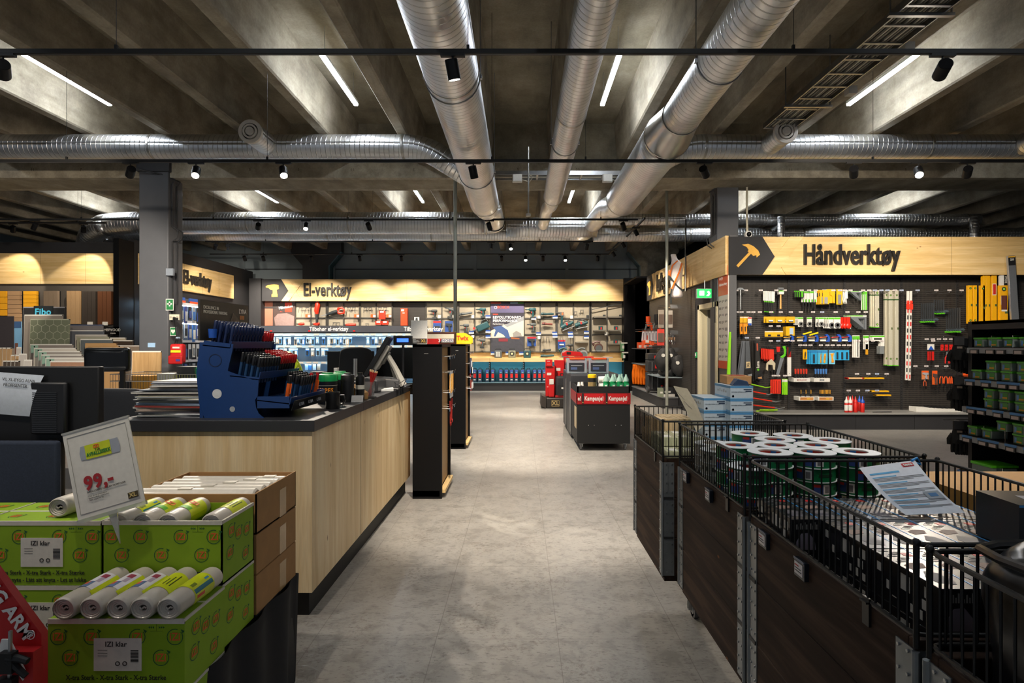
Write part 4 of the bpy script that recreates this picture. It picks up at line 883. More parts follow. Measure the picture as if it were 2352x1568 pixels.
# ================= LEFT FOREGROUND: GREEN CARTONS =================
GRN=mt('86a912',.75,name='green_printed_cardboard',bs=15,var=.05); DG_=mt('1f5a2a',.6); ORG=mt('e2622a',.6); WC=mt('cfc9bd',.75)
LBL=mt('d9d4c8',.6); INK=mt('25231f',.6)
def logo(b,x,z,face,off,r=.024):
    A={'-y':lambda u,v,d:(u,off-d,v),'+x':lambda u,v,d:(off+d,u,v),'+z':lambda u,v,d:(u,v,off+d)}[face]
    n=20; vs=[];fs=[]
    for i in range(n):
        a=R(70)+2*PI*i/n*.97
        for q in (r,r*.9): vs.append(A(x+q*math.cos(a),z+q*math.sin(a),.0006))
    for i in range(n-1): fs.append((2*i,2*i+1,2*i+3,2*i+2))
    b.add(vs,fs,DG_); b.add([A(x+r*.7,z+r*.95,.0006),A(x+r*1.2,z+r*.75,.0006),A(x+r*.95,z+r*.45,.0006)],[(0,1,2)],DG_)
    p={'-y':(x,off-.001,z),'+x':(off+.001,x,z),'+z':(x,z,off+.001)}[face]
    b.text('iZi',r*1.35,ORG,p,face,.0006,.012,.9,res=2)
def izi(lb,x,y,z,open_=False,label=True,front=True,W_=.40,D=.225,H_=.213,side=True,skip=()):
    t=thing('printed_carton',lb,'carton',(x,y,z),group='green printed cartons'); b=MB()
    th=.005
    if open_:
        b.box(0,W_,0,th,0,H_,GRN).box(0,W_,D-th,D,0,H_,GRN).box(0,th,0,D,0,H_,GRN).box(W_-th,W_,0,D,0,H_,GRN).box(0,W_,0,D,0,th,GRN)
    else: b.box(0,W_,0,D,0,H_,GRN)
    if front:
        for r,(zz,xs) in enumerate(((H_-.052,(.01,.128,.262,.395)),(H_-.113,(.065,.197,.331)))):
            for q in xs:
                if q<.02: q=.03
                if q>.38: q=.372
                if label and abs(q-.2)<.08 and r==1: continue
                logo(b,q,zz,'-y',0)
        for k,zz in ((0,.042),(1,.018)): b.text(('X-tra Sterk - X-tra Stark - X-tra Stærke','Lett å knyte - Lätt att knyta - Let at lukke')[k],.0205,INK,(.2,-.001,zz),'-y',.0005,.01,.86,res=2)
        for k in (-1,1):
            for q in range(3):
                xx=.318+k*(.012+q*.006); b.add([(xx,-.0006,H_-.024),(xx-k*.005,-.0006,H_-.020),(xx-k*.005,-.0006,H_-.028)],[(0,1,2)],DG_)
        b.box(.3175,.3185,-.0005,0,H_-.035,H_-.012,mt('5f7810')).box(.3,.336,-.0005,0,H_-.0355,H_-.0345,mt('5f7810'))
    if side:
        for yy,zz in ((.06,H_-.04),(.17,H_-.07),(.05,.10),(.16,.06),(.11,.15)): logo(b,yy,zz-.01,'+x',W_)
    b.build('carton_body',t)
    e=MB()
    e.box(0,W_,-.001,.004,H_-.014,H_+.0005,WC) if not open_ else e.box(0,W_,-.0012,.006,H_-.012,H_+.001,WC).box(W_-.006,W_+.001,0,D,H_-.010,H_+.001,WC).box(0,.006,0,D,H_-.010,H_+.001,WC)
    if not open_:
        e.box(W_-.004,W_+.001,0,D,H_-.008,H_+.0005,WC); e.box(0,W_,D*.5-.004,D*.5+.004,H_-.001,H_+.0015,mt('dedbd2',.35)); q=MB()
        for xx in (.07,.2,.33):
            for yy in (.055,.17): logo(q,xx,yy,'+z',H_+.0005,.022)
        q.build('top_print',t)
    e.build('white_edge',t)
    if label:
        l=MB().box(.135,.275,-.0015,-.0005,.062,.158,LBL); l.text('IZI klar',.021,INK,(.2,-.002,.14),'-y',.0006,.012,res=2)
        for k in range(3): l.box(.147,.175,-.002,-.0015,.122-k*.008,.1235-k*.008,mt('77736a'))
        for k in range(9): l.box(.243,.266,-.002,-.0015,.088+k*.004,.0895+k*.004+random.uniform(0,.0015),INK)
        for xx in (.205,.226): l.ring((xx,-.0025,.084),.0045,.007,.001,mt('4a4740'),14)
        l.build('paper_label',t)
    return t
zt=.695
izi('green carton at the front carrying five grey bag rolls on its lid',-1.383,1.67,.482)
izi('open green carton holding four grey bag rolls',-1.393,1.90,zt+.002-.0,open_=True,label=False)
izi('green carton with the price stand on its lid, left of open one',-1.798,1.90,zt+.002)
izi('green carton directly under the open one',-1.393,1.90,.482,label=False)
izi('green carton under the one with the price stand',-1.798,1.90,.482)
izi('green carton cut by the left picture edge, upper one',-2.205,1.90,zt+.002)
izi('green carton lowest in the front stack',-1.383,1.67,.267,label=False)
GB=mt('b9b3a8',.42,name='grey_plastic_roll',bs=30,var=.06,coat=.3); GBD=mt('57524b',.6); YEL=mt('c3cf1c',.45); 
def bagroll(lb,x,y,z,style=0,rx=0,rz=0,L=.235,grp=None):
    t=thing('bag_roll',lb,'bag roll',(x,y,z),(R(rx),0,R(rz)),grp); r=.0345
    f=lambda a:(r*1.04*math.cos(a),r*.96*math.sin(a))
    n=28; ys=[0,.004,.01,L-.01,L-.002,L]; rr=[.86,.97,1,1,.97,.86]
    b=MB(); vs=[(f(2*PI*k/n)[0]*q,yy,f(2*PI*k/n)[1]*q) for yy,q in zip(ys,rr) for k in range(n)]
    b.add(vs,[(i*n+k,(i+1)*n+k,(i+1)*n+(k+1)%n,i*n+(k+1)%n) for i in range(len(ys)-1) for k in range(n)]+[tuple((len(ys)-1)*n+k for k in range(n))],GB)
    b.build('roll_body',t)
    e=MB(); e.lathe((0,.012,0),[(0,0),(.033,0)],GBD,24,'y')
    for q in (.88,.7,.53,.37):
        e.tube([(r*q*1.04*math.cos(2*PI*k/20),.004+.01*(1-q),r*q*.9*math.sin(2*PI*k/20)) for k in range(20)],.0032,GB,5,close=True)
    e.tube([(-.010,.008,.002),(-.004,.008,-.003),(.004,.008,.003),(.010,.008,0)],.003,GB,5)
    e.build('rolled_end',t)
    l=MB(); R0=r*1.045; y0,y1=.075,.18
    def strip(a0,a1,m,u0,u1,k=1.0,n=14):
        l.add([(R0*k*1.02*math.cos(a),yy,R0*k*.955*math.sin(a)) for a in [R(a0)+(R(a1)-R(a0))*i/n for i in range(n+1)] for yy in (u0,u1)],[(2*i,2*i+2,2*i+3,2*i+1) for i in range(n)],m)
    if style in (0,1,2): strip(0,360,YEL,y0,y1,n=28)
    if style==0: strip(15,38,mt('1f6e80'),y0+.005,y1-.005,1.006); strip(52,70,mt('6b7a20'),y0+.01,y0+.035,1.006); strip(48,60,mt('3f86b4'),y1-.03,y1-.01,1.006); strip(-12,5,mt('d0492a'),y0+.01,y0+.05,1.006)
    if style==1:
        strip(40,100,mt('5fae2a'),y0,y0+.025,1.006)
        a=R(65); l.M=Matrix.Translation((R0*math.cos(a)*1.02,.13,R0*math.sin(a)*.97))@Matrix.Rotation(R(65)-R(90),4,'Y').inverted(); l.text('iZi',.03,ORG,(0,0,.002),'+z',.001,.03,rot=0); l.M=Matrix.Identity(4)
    if style==2:
        for k in range(3): strip(50+k*16,56+k*16,mt('3f4a14'),y0+.02,y1-.015-.015*k,1.006)
    if style==3:
        strip(0,360,mt('d5d5da'),y0,y1,n=28); strip(0,45,YEL,y0-.01,y1+.005,1.004); strip(75,115,mt('5c7298'),y0,y0+.04,1.006); strip(60,90,mt('8c3148'),y1-.035,y1-.012,1.007); strip(95,120,mt('d8502c'),y0+.02,y0+.04,1.007); strip(60,80,mt('a99cae'),y0+.04,y0+.07,1.007)
    l.build('printed_wrapper',t)
    return t
for i,(x,s) in enumerate(((-1.327,3),(-1.248,3),(-1.170,3),(-1.100,2),(-1.023,0))):
    bagroll(f'grey bag roll lying on the front green carton, {["leftmost","second from left","third from left with red patch","fourth from left","rightmost with teal strip"][i]}',x,1.655,zt+.036,s,rz=random.uniform(-2,2),grp='bag rolls on the front carton')
for i,(x,s) in enumerate(((-1.345,0),(-1.265,1),(-1.180,1),(-1.035,2))):
    bagroll(f'grey bag roll inside the open green carton, {["leftmost","second from left","third from left","rightmost"][i]}',x,1.908,zt+.205,s,rz=random.uniform(-1,1),L=.21,grp='bag rolls in the open carton')
bagroll('grey bag roll lying behind the price stand',-1.565,1.93,.91+.036,2,rz=0,L=.17)
# price stand
t=thing('price_stand','tilted clear stand with a white 99,- price sheet showing a bag roll','price sign',(-1.333,1.862,.957),(R(-9),R(-16),R(5)))
sh=mt('d3d1c8',.35); b=MB().box(-.107,.107,-.002,.002,.0,.285,sh).box(-.095,-.0945,-.0035,-.002,.015,.27,mt('9a978e')).box(.0945,.095,-.0035,-.002,.015,.27,mt('9a978e')).box(-.095,.095,-.0035,-.002,.2695,.27,mt('9a978e')).box(-.095,.095,-.0035,-.002,.0145,.015,mt('9a978e'))
b.add([(-.062,-.0035,.185),(.062,-.0035,.180),(.066,-.0035,.2),(.062,-.0035,.228),(-.058,-.0035,.230),(-.064,-.0035,.208)],[(0,1,2,3,4,5)],mt('9aa0aa',.3)).add([(-.045,-.0042,.184),(.036,-.0042,.181),(.036,-.0042,.229),(-.045,-.0042,.230)],[(0,1,2,3)],YEL).text('AVFALLSSEKK',.0165,mt('2c7a35'),(-.004,-.005,.197),'-y',.0008,.03,.72).text('iZi',.016,ORG,(-.008,-.005,.219),'-y',.0008,.03).text('5 stk',.008,INK,(-.005,-.005,.208),'-y',.0008,.0)
b.text('99,-',.062,mt('9c1c22'),(-.02,-.005,.105),'-y',.001,.035,.9).text('AVFALLSSEKK IZI KLAR NORFOLIER',.0085,INK,(.0,-.005,.078),'-y',.0005,.01,.9,res=2).text('• 5 for store avfallsekker\n• Sterk kvalitet - lett å rive\n• Tåler opptil 40 kg',.0065,mt('55524c'),(-.065,-.005,.058),'-y',.0004,0,1,'LEFT',res=2)
b.box(.06,.092,-.004,-.002,.02,.04,mt('4a4026')).text('XL',.018,mt('c3ab6a'),(.076,-.005,.03),'-y',.0006,.04,res=2)
b.build('price_sheet',t); MB().box(-.109,.109,-.004,.004,.284,.290,mt('c9cbc8',.15,trans=.5)).prism([(-.11,-.012),(.11,-.012),(.11,.0),(-.11,.0)],mt('c9cbc8',.15,trans=.5),-.004,.006).build('acrylic_edge',t); MB().prism([(-.015,0),(.015,0),(.004,-.11)],mt('c5c8c6',.15,trans=.6),.0,.005).build('acrylic_stake',t)
# brown cartons
def brown(lb,z,open_=False):
    x0,x1,y0,y1=-1.46,-.99,2.14,2.515; t=thing('brown_carton',lb,'carton',(x0,y0,z),group='brown cartons beside the counter'); w,d,h=x1-x0,y1-y0,.150
    if open_: MB().box(0,w,0,.005,0,h,M_CARD).box(0,w,d-.005,d,0,h,M_CARD).box(0,.005,0,d,0,h,M_CARD).box(w-.005,w,0,d,0,h+.003,M_CARD).box(0,w,0,d,0,.005,M_CARD).build('carton_body',t)
    else: MB().box(0,w,0,d,0,h-.002,M_CARD).build('carton_body',t,bevel=.002)
    MB().box(w,w+.0008,d*.55,d*.72,.0 ,h*.75,mt('b3905f',.3)).build('tape_strip',t); return t
brown('open brown carton full of long white rolls, topmost of its stack',.483+.304,True); brown('closed brown carton in the middle of the stack beside the counter',.483+.152); brown('closed brown carton at the bottom of the stack beside counter',.483)
WR=mt('cfcabf',.4,name='translucent_film_roll',coat=.3)
for i in range(5):
    y=2.18+i*.068; t=thing('film_roll',f'long white film roll lying in the brown carton, {["nearest","second nearest","middle","fourth nearest","farthest"][i]}','film roll',(-1.452,y,.787+.13-.004*i),group='white film rolls in the brown carton')
    MB().tube([(0.004,0,0),(.008,0,0),(.44,0,0),(.446,0,0)],[.026,.032,.032,.026],WR,20).build('roll_body',t); MB().box(.15+.05*i,.20+.05*i,-.014,.014,.030,.0335,LBL).build('paper_label',t)
# draped platform
t=thing('draped_platform','low platform draped in black cloth under the cartons','platform',(0,0,0)); cm=mt('17171a',.85,bs=60,var=.15,name='black_cloth')
MB().box(-2.6,-1.0,1.35,2.53,.0,.262,M_BLK).box(-2.6,-1.0,1.895,2.53,.262,.478,M_BLK).build('deck',t)
b=MB(); b.grid(lambda u,v:(-.985+.012*math.sin(u*31)+.02*(1-v)*math.sin(u*17+1),1.3+1.24*u,.481*v+.0),70,8,cm); o=b.build('black_cloth',t); s=o.modifiers.new('s','SOLIDIFY'); s.thickness=.004; s.offset=1
MB().box(-2.6,-.99,2.14,2.54,.478,.4815,cm).build('cloth_top',t)
# red display box
t=thing('red_display_box','red display carton with a slanted top reading KING ARM','display box',(-1.62,1.40,.05)); RDm=mt('b8161a',.45)
def P_(px,py,Y): return (WX(px,Y)+1.62,WZ(py,Y)-.05)
Y1=1.47
pl=[P_(-60,1210,Y1),P_(0,1297,Y1),P_(110,1447,Y1),P_(110,1760,Y1),P_(-60,1760,Y1)]
MB().prism(pl,RDm,.05,.07).build('slanted_header',t)
b=MB(); b.box(-.1,P_(76,0,1.42)[0],.02,.05,0,P_(76,1497,1.42)[1],RDm); b.build('front_panel',t)
b=MB(); a=P_(45,1400,Y1); b.text('KING ARM',.047,M_WHITE,(P_(27,1372,Y1)[0],.045,P_(27,1372,Y1)[1]),'-y',.001,.03,.95,rot=-54); b.text('®',.03,M_WHITE,(P_(88,1448,Y1)[0],.045,P_(88,1448,Y1)[1]),'-y',.001,.0,rot=-54)
b.prism([P_(14,1500,1.44),P_(26,1455,1.44),P_(44,1455,1.44),P_(78,1525,1.44),P_(74,1548,1.44),P_(34,1490,1.44),P_(22,1530,1.44),P_(-10,1530,1.44),P_(-10,1512,1.44)],M_WHITE,.012,.016); b.build('white_lettering',t)
b=MB(); q=lambda x,y:Vector((P_(x,y,1.4)[0],.0,P_(x,y,1.4)[1])); b.bar(q(24,1448),q(22,1568),.006,.006,M_STEEL).tube([q(20,1510),q(45,1512),q(64,1518)],[.012,.009,.008],M_BLK2,8).tube([q(20,1515),q(40,1535),q(60,1552)],[.012,.008,.007],M_BLK2,8).cb(q(18,1520),(.035,.02,.05),M_BLK2).cb(q(16,1565),(.04,.02,.02),M_BLK2); b.build('clamp_picture',t)
# screen seen from behind and blue partition
t=thing('desk_monitor','large black monitor seen from behind with a white notice taped on','monitor',(-2.08,2.62,1.0),R(-3))
w0,w1=WX(-160,2.62)+2.08,WX(238,2.62)+2.08; zb,z1=WZ(1005,2.62)-1.0,WZ(841,2.62)-1.0
MB().box(w0,w1,-.02,.015,zb-.02,z1,mt('0f0f11',.5)).build('rear_case',t,bevel=.006)
MB().box(-.14,.03,-.045,-.02,zb+.02,z1-.07,mt('141417',.45)).build('stand_block',t,bevel=.01)
b=MB()
for k in range(22): b.box(-.125,-.01,-.048,-.045,zb+.03+k*.0085,zb+.033+k*.0085,mt('2c2e33',.4))
b.build('vent_slot',t)
MB().cyl((-.05,.0,-1.0+.75),(-.05,.0,zb),.03,M_BLK2).box(-.2,.1,-.1,.1,-.27,-.25,M_BLK2).build('stand',t)
n_=thing('paper_notice','white notice sheet with printed lines hanging over the black monitor','notice',(-2.27,2.585,1.0),(R(-2),R(4),R(-3)))
MB().grid(lambda u,v:(-.22+.30*u-.05*(1-v)*u,.0-.012*math.sin(PI*v),.174+.19*v),10,8,mt('c3cbd6',.55)).build('sheet',n_); MB().text('VIL XL-BYGG ALNA',.020,INK,(.055,-.016,.335),'-y',.0006,.0,.9,'RIGHT').text('PROFFSENTER',.020,INK,(.02,-.016,.31),'-y',.0006,.0,.9,'RIGHT').build('print',n_)
t=thing('desk_partition','dark blue fabric partition below the black monitor','partition',(-2.1,2.5,0)); b=MB(); bf=mt('232c3d',.9,bs=150,var=.18)
b.box(-.75,.095,-.03,.0,.3,1.08,bf).build('fabric_panel',t,bevel=.02,seg=3); MB().box(-.7,-.66,-.02,0,0,.3,M_BLK2).box(.0,.04,-.02,0,0,.3,M_BLK2).build('foot',t)
t=thing('inner_desk','desk behind the blue partition carrying the monitor','desk',(-2.15,2.85,0)); MB().box(-.8,-.06,-.3,.6,.72,.75,M_BLK).build('desk_top',t); MB().box(-.8,-.77,-.3,.6,0,.72,M_BLK).box(-.1,-.07,-.3,.2,0,.72,M_BLK).build('desk_leg',t)
# ================= RIGHT: PALLET COLLAR CRATES =================
GS=mt('84888a',.42,.75,name='galvanised_hinge',var=.12,bs=20); WB_=mt('141414',.4,.2,name='black_wire')
ZT=.94; ZB=.355
def crate(lb,x0,x1,y0,y1,holders=(),group='dark wooden pallet collar crates'):
    t=thing('pallet_collar_crate',lb,'crate',(x0,y0,0),group=group); w=x1-x0; d=y1-y0; c=.022
    for k in range(3):
        a=ZB+k*.195; z=a+.193
        MB().box(0,c,c,d-c,a,z,M_DKW).box(w-c,w,c,d-c,a,z,M_DKW).box(0,w,0,c,a,z,M_DKW).box(0,w,d-c,d,a,z,M_DKW).build('wooden_collar',t,bevel=.003)
    MB().box(.01,w-.01,.01,d-.01,ZB-.022,ZB,M_DKW).box(.16,w-.16,.12,d-.12,ZB-.16,ZB-.022,mt('0d0b0a',.8)).build('pallet_base',t)
    for (cx,cy,sx,sy) in ((0,0,1,1),(0,d,1,-1),(w,0,-1,1),(w,d,-1,-1)):
        b=MB(); e=.003
        b.box(cx-e*sx,cx,cy,cy+.055*sy,ZB+.01,ZT-.02,GS).box(cx,cx+.055*sx,cy-e*sy,cy,ZB+.01,ZT-.02,GS)
        b.cyl((cx-e*sx,cy-e*sy,ZB+.01),(cx-e*sx,cy-e*sy,ZT-.02),.007,GS,8)
        for k in range(3):
            for q in (.03,.075,.12,.165):
                z=ZB+k*.195+q
                for o in (.018,.045): b.cyl((cx-e*sx*1.2,cy+o*sy,z),(cx-e*sx*2.2,cy+o*sy,z),.0035,M_STEEL,6); b.cyl((cx+o*sx,cy-e*sy*1.2,z),(cx+o*sx,cy-e*sy*2.2,z),.0035,M_STEEL,6)
            if k: b.box(cx-.006*sx,cx-e*sx,cy+.002*sy,cy+.05*sy,ZB+k*.195-.006,ZB+k*.195+.006,mt('1d1d1e')).box(cx+.002*sx,cx+.05*sx,cy-.006*sy,cy-e*sy,ZB+k*.195-.006,ZB+k*.195+.006,mt('1d1d1e'))
        hg=b.build('corner_hinge',t)
        wx,wy=cx+.26*sx,cy+.33*sy
        MB().cyl((wx-.014,wy,.042),(wx+.014,wy,.042),.042,mt('4a4a4c',.5),20).cyl((wx-.016,wy,.042),(wx+.016,wy,.042),.02,mt('9a9a98',.4),14).bar((wx+.022,wy,.042),(wx+.022,wy,.13),.03,.004,M_STEEL).bar((wx-.022,wy,.042),(wx-.022,wy,.13),.03,.004,M_STEEL).box(wx-.03,wx+.03,wy-.03,wy+.03,.13,ZB-.16,mt('6b6c6c',.5,.5)).build('castor',t)
    return t
def basket(lb,x0,x1,y0,y1,z0=.945,z1=1.12):
    t=thing('wire_basket_rail',lb,'wire basket',(x0,y0,z0),group='black wire rails on the crates'); w=x1-x0;d=y1-y0;h=z1-z0
    for z,r in ((h,.005),(.004,.0045)): 
        MB().tube([(0.02,0,z),(w-.02,0,z),(w-.005,.005,z),(w,.02,z),(w,d-.02,z),(w-.005,d-.005,z),(w-.02,d,z),(.02,d,z),(.005,d-.005,z),(0,d-.02,z),(0,.02,z),(.005,.005,z)],r,WB_,8,close=True).build('rim_wire',t)
    b=MB(); p=.0025
    n=int(d/.025)
    for i in range(1,n):
        y=d*i/n; b.tube([(0,y,0),(0,y,h)],p,WB_,5).tube([(w,y,0),(w,y,h)],p,WB_,5)
    n=int(w/.028)
    for i in range(1,n):
        x=w*i/n; b.tube([(x,0,0),(x,0,h)],p,WB_,5).tube([(x,d,0),(x,d,h)],p,WB_,5)
    b.build('wire_bars',t)
    for x in (0,w):
        for y in (0,d): MB().cyl((x,y,-.02),(x,y,h+.005),.0055,WB_,8).ball((x,y,h+.005),.008,WB_,8).build('corner_post',t)
    for y in (.15,d-.15): MB().box(-.006,.0,y-.012,y+.012,-.05,.01,WB_).box(-.012,.0,y-.012,y+.012,-.001,.003,WB_).build('clamp_bracket',t); return t
CR=[('farthest','wood blocks and glove boxes',.70,1.30,2.80,3.48),('third','green tape rolls',.755,1.36,1.92,2.70),('second nearest','black mask cartons',.75,1.36,1.08,1.86),('nearest','a black sack',.75,1.36,.22,1.045)]
for nme,ct,x0,x1,y0,y1 in CR:
    crate(f'dark wooden crate holding {ct}, {nme}',x0,x1,y0,y1); basket(f'black wire rail around the crate with {ct}',x0,x1,y0,y1)
def holder(i,y):
    t=thing('price_holder',f'small price tag holder on the crate side, {["farthest","second","third","nearest"][i]}','price tag',(.752,y,.905),R(-90),'price tags on the crates'); MB().box(-.028,.028,-.014,-.0,-.024,.024,mt('141a24',.3)).box(-.028,.028,-.016,-.014,.02,.026,mt('2c3e58',.3)).build('holder_frame',t,bevel=.003); MB().box(-.022,.02,-.0155,-.014,-.016,.015,mt('b3aeb0',.4)).box(-.019,.0,-.0165,-.0155,.006,.009,mt('a03a34')).box(-.019,.015,-.0165,-.0155,-.008,-.006,INK).box(-.019,.012,-.0165,-.0155,-.001,.001,INK).build('price_card',t)
for i,y in enumerate((2.56,2.25,1.74,1.51)): holder(i,y)
# tape rolls
TG=mt('0c6a3c',.3,name='green_tape',bs=30); LN=mt('d5dce2',.5)
def taperoll(col,core=True):
    t=thing('tape_roll','x','tape roll'); r=.0755
    MB().lathe((0,0,0),[(.040,0),(r*.985,0),(r*.985,.046),(.040,.046),(.040,0)],TG if col=='g' else mt('b9b4a8',.45),32).build('tape_body',t)
    MB().lathe((0,0,.046),[(.040,0),(.079,0),(.079,.0022),(.040,.0022),(.040,0)],LN,32).build('white_liner',t)
    b=MB(); 
    for k in range(12):
        m=[mt('b23a2e'),mt('b23a2e'),mt('2f6fb0')][k%3] if col=='g' else mt('c9c2b2')
        a0,a1=2*PI*k/12,2*PI*(k+1)/12; b.add([(.0395*math.cos(a),.0395*math.sin(a),z) for a in (a0,a1) for z in (.004,.044)],[(0,2,3,1)],m)
    b.lathe((0,0,0),[(.0398,0),(.0408,0),(.0408,.0486),(.0398,.0486),(.0398,0)],mt('c9c4b8'),24)
    b.build('core',t)
    b=MB(); n=5
    def patch(a0,a1,z0,z1,m,k=1.0):
        b.add([(r*k*.99*math.cos(a),r*k*.99*math.sin(a),z) for a in [a0+(a1-a0)*i/n for i in range(n+1)] for z in (z0,z1)],[(2*i,2*i+2,2*i+3,2*i+1) for i in range(n)],m)
    if col=='g':
        patch(R(-140),R(-112),.006,.04,mt('253f7c'),1.003); patch(R(-112),R(-92),.006,.04,mt('d8d8d4'),1.003); patch(R(-138),R(-118),.03,.04,mt('b2281f'),1.006); patch(R(-108),R(-96),.010,.034,mt('6f7072'),1.006); patch(R(-75),R(-35),.018,.028,mt('06381f'),1.003)
    else:
        for i in range(5): patch(R(-150+i*26),R(-138+i*26),.014,.032,mt('4d4a44'),1.003)
    b.build('side_label',t); return t
pg=taperoll('g'); pw=taperoll('w'); fg=[1];fw=[1]
def tr(k,x,y,z,rz,lb,grp):
    p,f=(pg,fg) if k=='g' else (pw,fw)
    if f[0]: f[0]=0; p.location=(x,y,z); p.rotation_euler=(0,0,rz); p['label']=lb; p['group']=grp
    else: dup(p,(x,y,z),rz,lb,grp)
ST=[(.92,2.02),(1.078,2.02),(1.236,2.02),(.845,2.155),(1.0,2.157),(1.157,2.157),(1.30,2.157),(1.078,2.294),(1.24,2.294),(1.0,2.43),(1.157,2.43),(1.28,2.45)]
ST=[(.92,2.10),(1.078,2.10),(1.236,2.10),(.845,2.236),(1.0,2.237),(1.157,2.237),(1.272,2.345),(1.06,2.374),(1.185,2.475),(1.02,2.53),(.82,2.07)]
for i,(x,y) in enumerate(ST):
    low=(i==10)
    if low: x,y=.835,2.075-.0
    for k in range(3 if low else 4):
        top=(k==(2 if low else 3))
        if i==3 or low: pass
        tr('g',x+random.uniform(-.003,.003),y+random.uniform(-.003,.003),.912+.0485*k,random.uniform(-.8,.5),('green tape roll on top of stack %s in the crate'%(["nearest row, left","nearest row, middle","nearest row, right","left edge, second row","middle of second row","right of second row","far right","third row, left","far row, right","far row, left","lower stack by the wire"][i])) if top else 'green tape roll under others inside a stack in the crate','green tape rolls in the crate')
for i,(x,y,nk) in enumerate(((.84,2.40,3),(.86,2.56,3),(.845,2.236-0,0),(1.04,2.62-.04,0))):
    for k in range(nk):
        tr('w',x,y,.912+.0485*k,random.uniform(-.8,.5),f'pale grey tape roll, {["bottom","middle","top"][k]} of the {["nearer","farther"][i]} pale stack',"pale tape rolls in the crate")
MB().box(.785,1.33,1.95,2.67,.90,.911,M_CARD).build('x',t:=thing('packing_sheet','cardboard layer under the tape rolls','cardboard')); t.children[0].name='sheet'
# glove boxes
def glovebox(lb,x,y,z,W_=.12,D=.24,H_=.07):
    t=thing('glove_box',lb,'box',(x,y,z),group='pale blue glove boxes'); m=mt('bccbd6',.45); MB().box(0,W_,0,D,0,H_-.001,m).build('carton_body',t,bevel=.0015)
    b=MB().box(0,W_,-.0005,0,H_-.012,H_-.001,mt('4f8fc0',.45)).box(-.0005,0,0,D,H_-.014,H_-.001,mt('4f86ae',.45)).box(-.0005,0,0,D,0,.010,mt('6c9cc2',.45)).box(0,W_,-.0005,0,0,.006,mt('7fb0d4',.45))
    b.text('DISPOSABLE NITRILE GLOVES',.0075,mt('33475c'),(.005,-.001,.037),'-y',.0004,.0,.8,'LEFT',res=1).box(.07,.112,-.0012,0,H_-.022,H_-.017,mt('22354f')).box(.08,.112,-.0012,0,H_-.032,H_-.026,mt('22354f')).lathe((.014,-.001,.015),[(0,0),(.006,0)],mt('2c8f5a') if random.random()<.35 else mt('2f74b8'),14,'y')
    for k in range(5): b.box(-.001,0,.06+k*.03,.07+k*.03,.03,.04+.006*(k%2),mt('8e8a80'))
    b.build('print',t)
    return t
gz=.93
for i in range(5): glovebox(f'pale blue glove box in the taller stack, {["bottom","second from bottom","middle","second from top","topmost"][i]}',1.105,3.0,gz+i*.0702)
for i in range(4): glovebox(f'pale blue glove box in the shorter stack left of the tall one, {["bottom","second","third","topmost"][i]}',.985,3.06,gz+i*.0702)
for i in range(2): glovebox(f'pale blue glove box lying right at the near end of far crate, {["lower","upper"][i]}',1.24-.12+.0,2.83-.0,gz+i*.0702-.0,.155,.155,.07) if i==0 else None
t=thing('tissue_box','opened brown box lying on top of the tall glove box stack','box',(1.12,3.05,gz+5*.0702),R(-6)); MB().box(0,.13,.06,.22,0,.045,mt('b98a58',.7)).build('carton_body',t,bevel=.002); MB().box(.03,.10,.08,.18,.045,.047,mt('a8553c')).build('print',t)
t=thing('blue_card_flap','dark blue plastic lid leaning on the tall glove box stack','lid',(1.12,3.01,gz+5*.0702+.001),(0,R(10),0)); MB().prism([(0,0),(.10,0),(.075,.035),(.02,.04)],mt('2c3f5c',.35),0,.05).build('lid_body',t,bevel=.003)
# wood block packs
WM=mk_wood('raw_pine_block','cfae7d','dcc196','e8d3ad','z',2,True,.7); PM=mt('b9bc9c',.35,coat=.5,name='plastic_wrapped_wood')
n=0
for r in range(3):
    for c in range(3):
        for k in range(2):
            if c==0 and r==2 and k==1: continue
            x=.735+c*.082; y=3.22+r*.079; t=thing('wood_block_bundle',f'bundle of pale wood blocks in the far crate, row {["near","middle","far"][r]}, {["left","middle","right"][c]}, {["lower","upper"][k]}','wood blocks',(x,y,.93+k*.075),group='pale wood block bundles'); b=MB()
            for a in range(3):
                for q in range(3): b.box(a*.0268,a*.0268+.0255,q*.0256,q*.0256+.0245,0,.0735-random.uniform(0,.002),WM)
            b.build('blocks',t)
for r in range(3):
    for c in range(3):
        for k in range(2 if r else 1):
            x=.73+c*.083; y=2.84+r*.12; t=thing('wrapped_bundle',f'film wrapped bundle of blocks in the far crate, {["near","middle","far"][r]} row, {["left","middle","right"][c]}, {["lower","upper"][k]}','wrapped blocks',(x,y,.93+k*.05-.01),group='film wrapped block bundles'); b=MB()
            for a in range(3): b.box(a*.0265,a*.0265+.0255,0,.112,0,.046,PM)
            b.build('wrapped_blocks',t,bevel=.002); MB().box(.02,.06,.02,.08,.046,.0468,M_WHITE).build('paper_label',t)
MB().box(.73,1.27,2.83,3.45,.90,.918,M_CARD).build('sheet',thing('packing_sheet','cardboard layer under the wood blocks in far crate','cardboard'))
t=thing('acrylic_stand','clear bent acrylic sign stand leaning over the wood blocks','sign stand',(0,0,0)); ac=mt('b9b29e',.2,trans=.35)
p=[W(1547,887,3.2),W(1578,893,3.2),W(1600,930,3.12),W(1618,975,3.03),W(1600,992,3.02),W(1585,960,3.08),W(1562,915,3.15)]
b=MB(); b.add([tuple(q) for q in p]+[tuple(q+Vector((.003,.004,.002))) for q in p],[tuple(range(7)),tuple(range(13,6,-1))]+[(i,(i+1)%7,(i+1)%7+7,i+7) for i in range(7)],ac); b.build('acrylic_sheet',t)
b=MB()
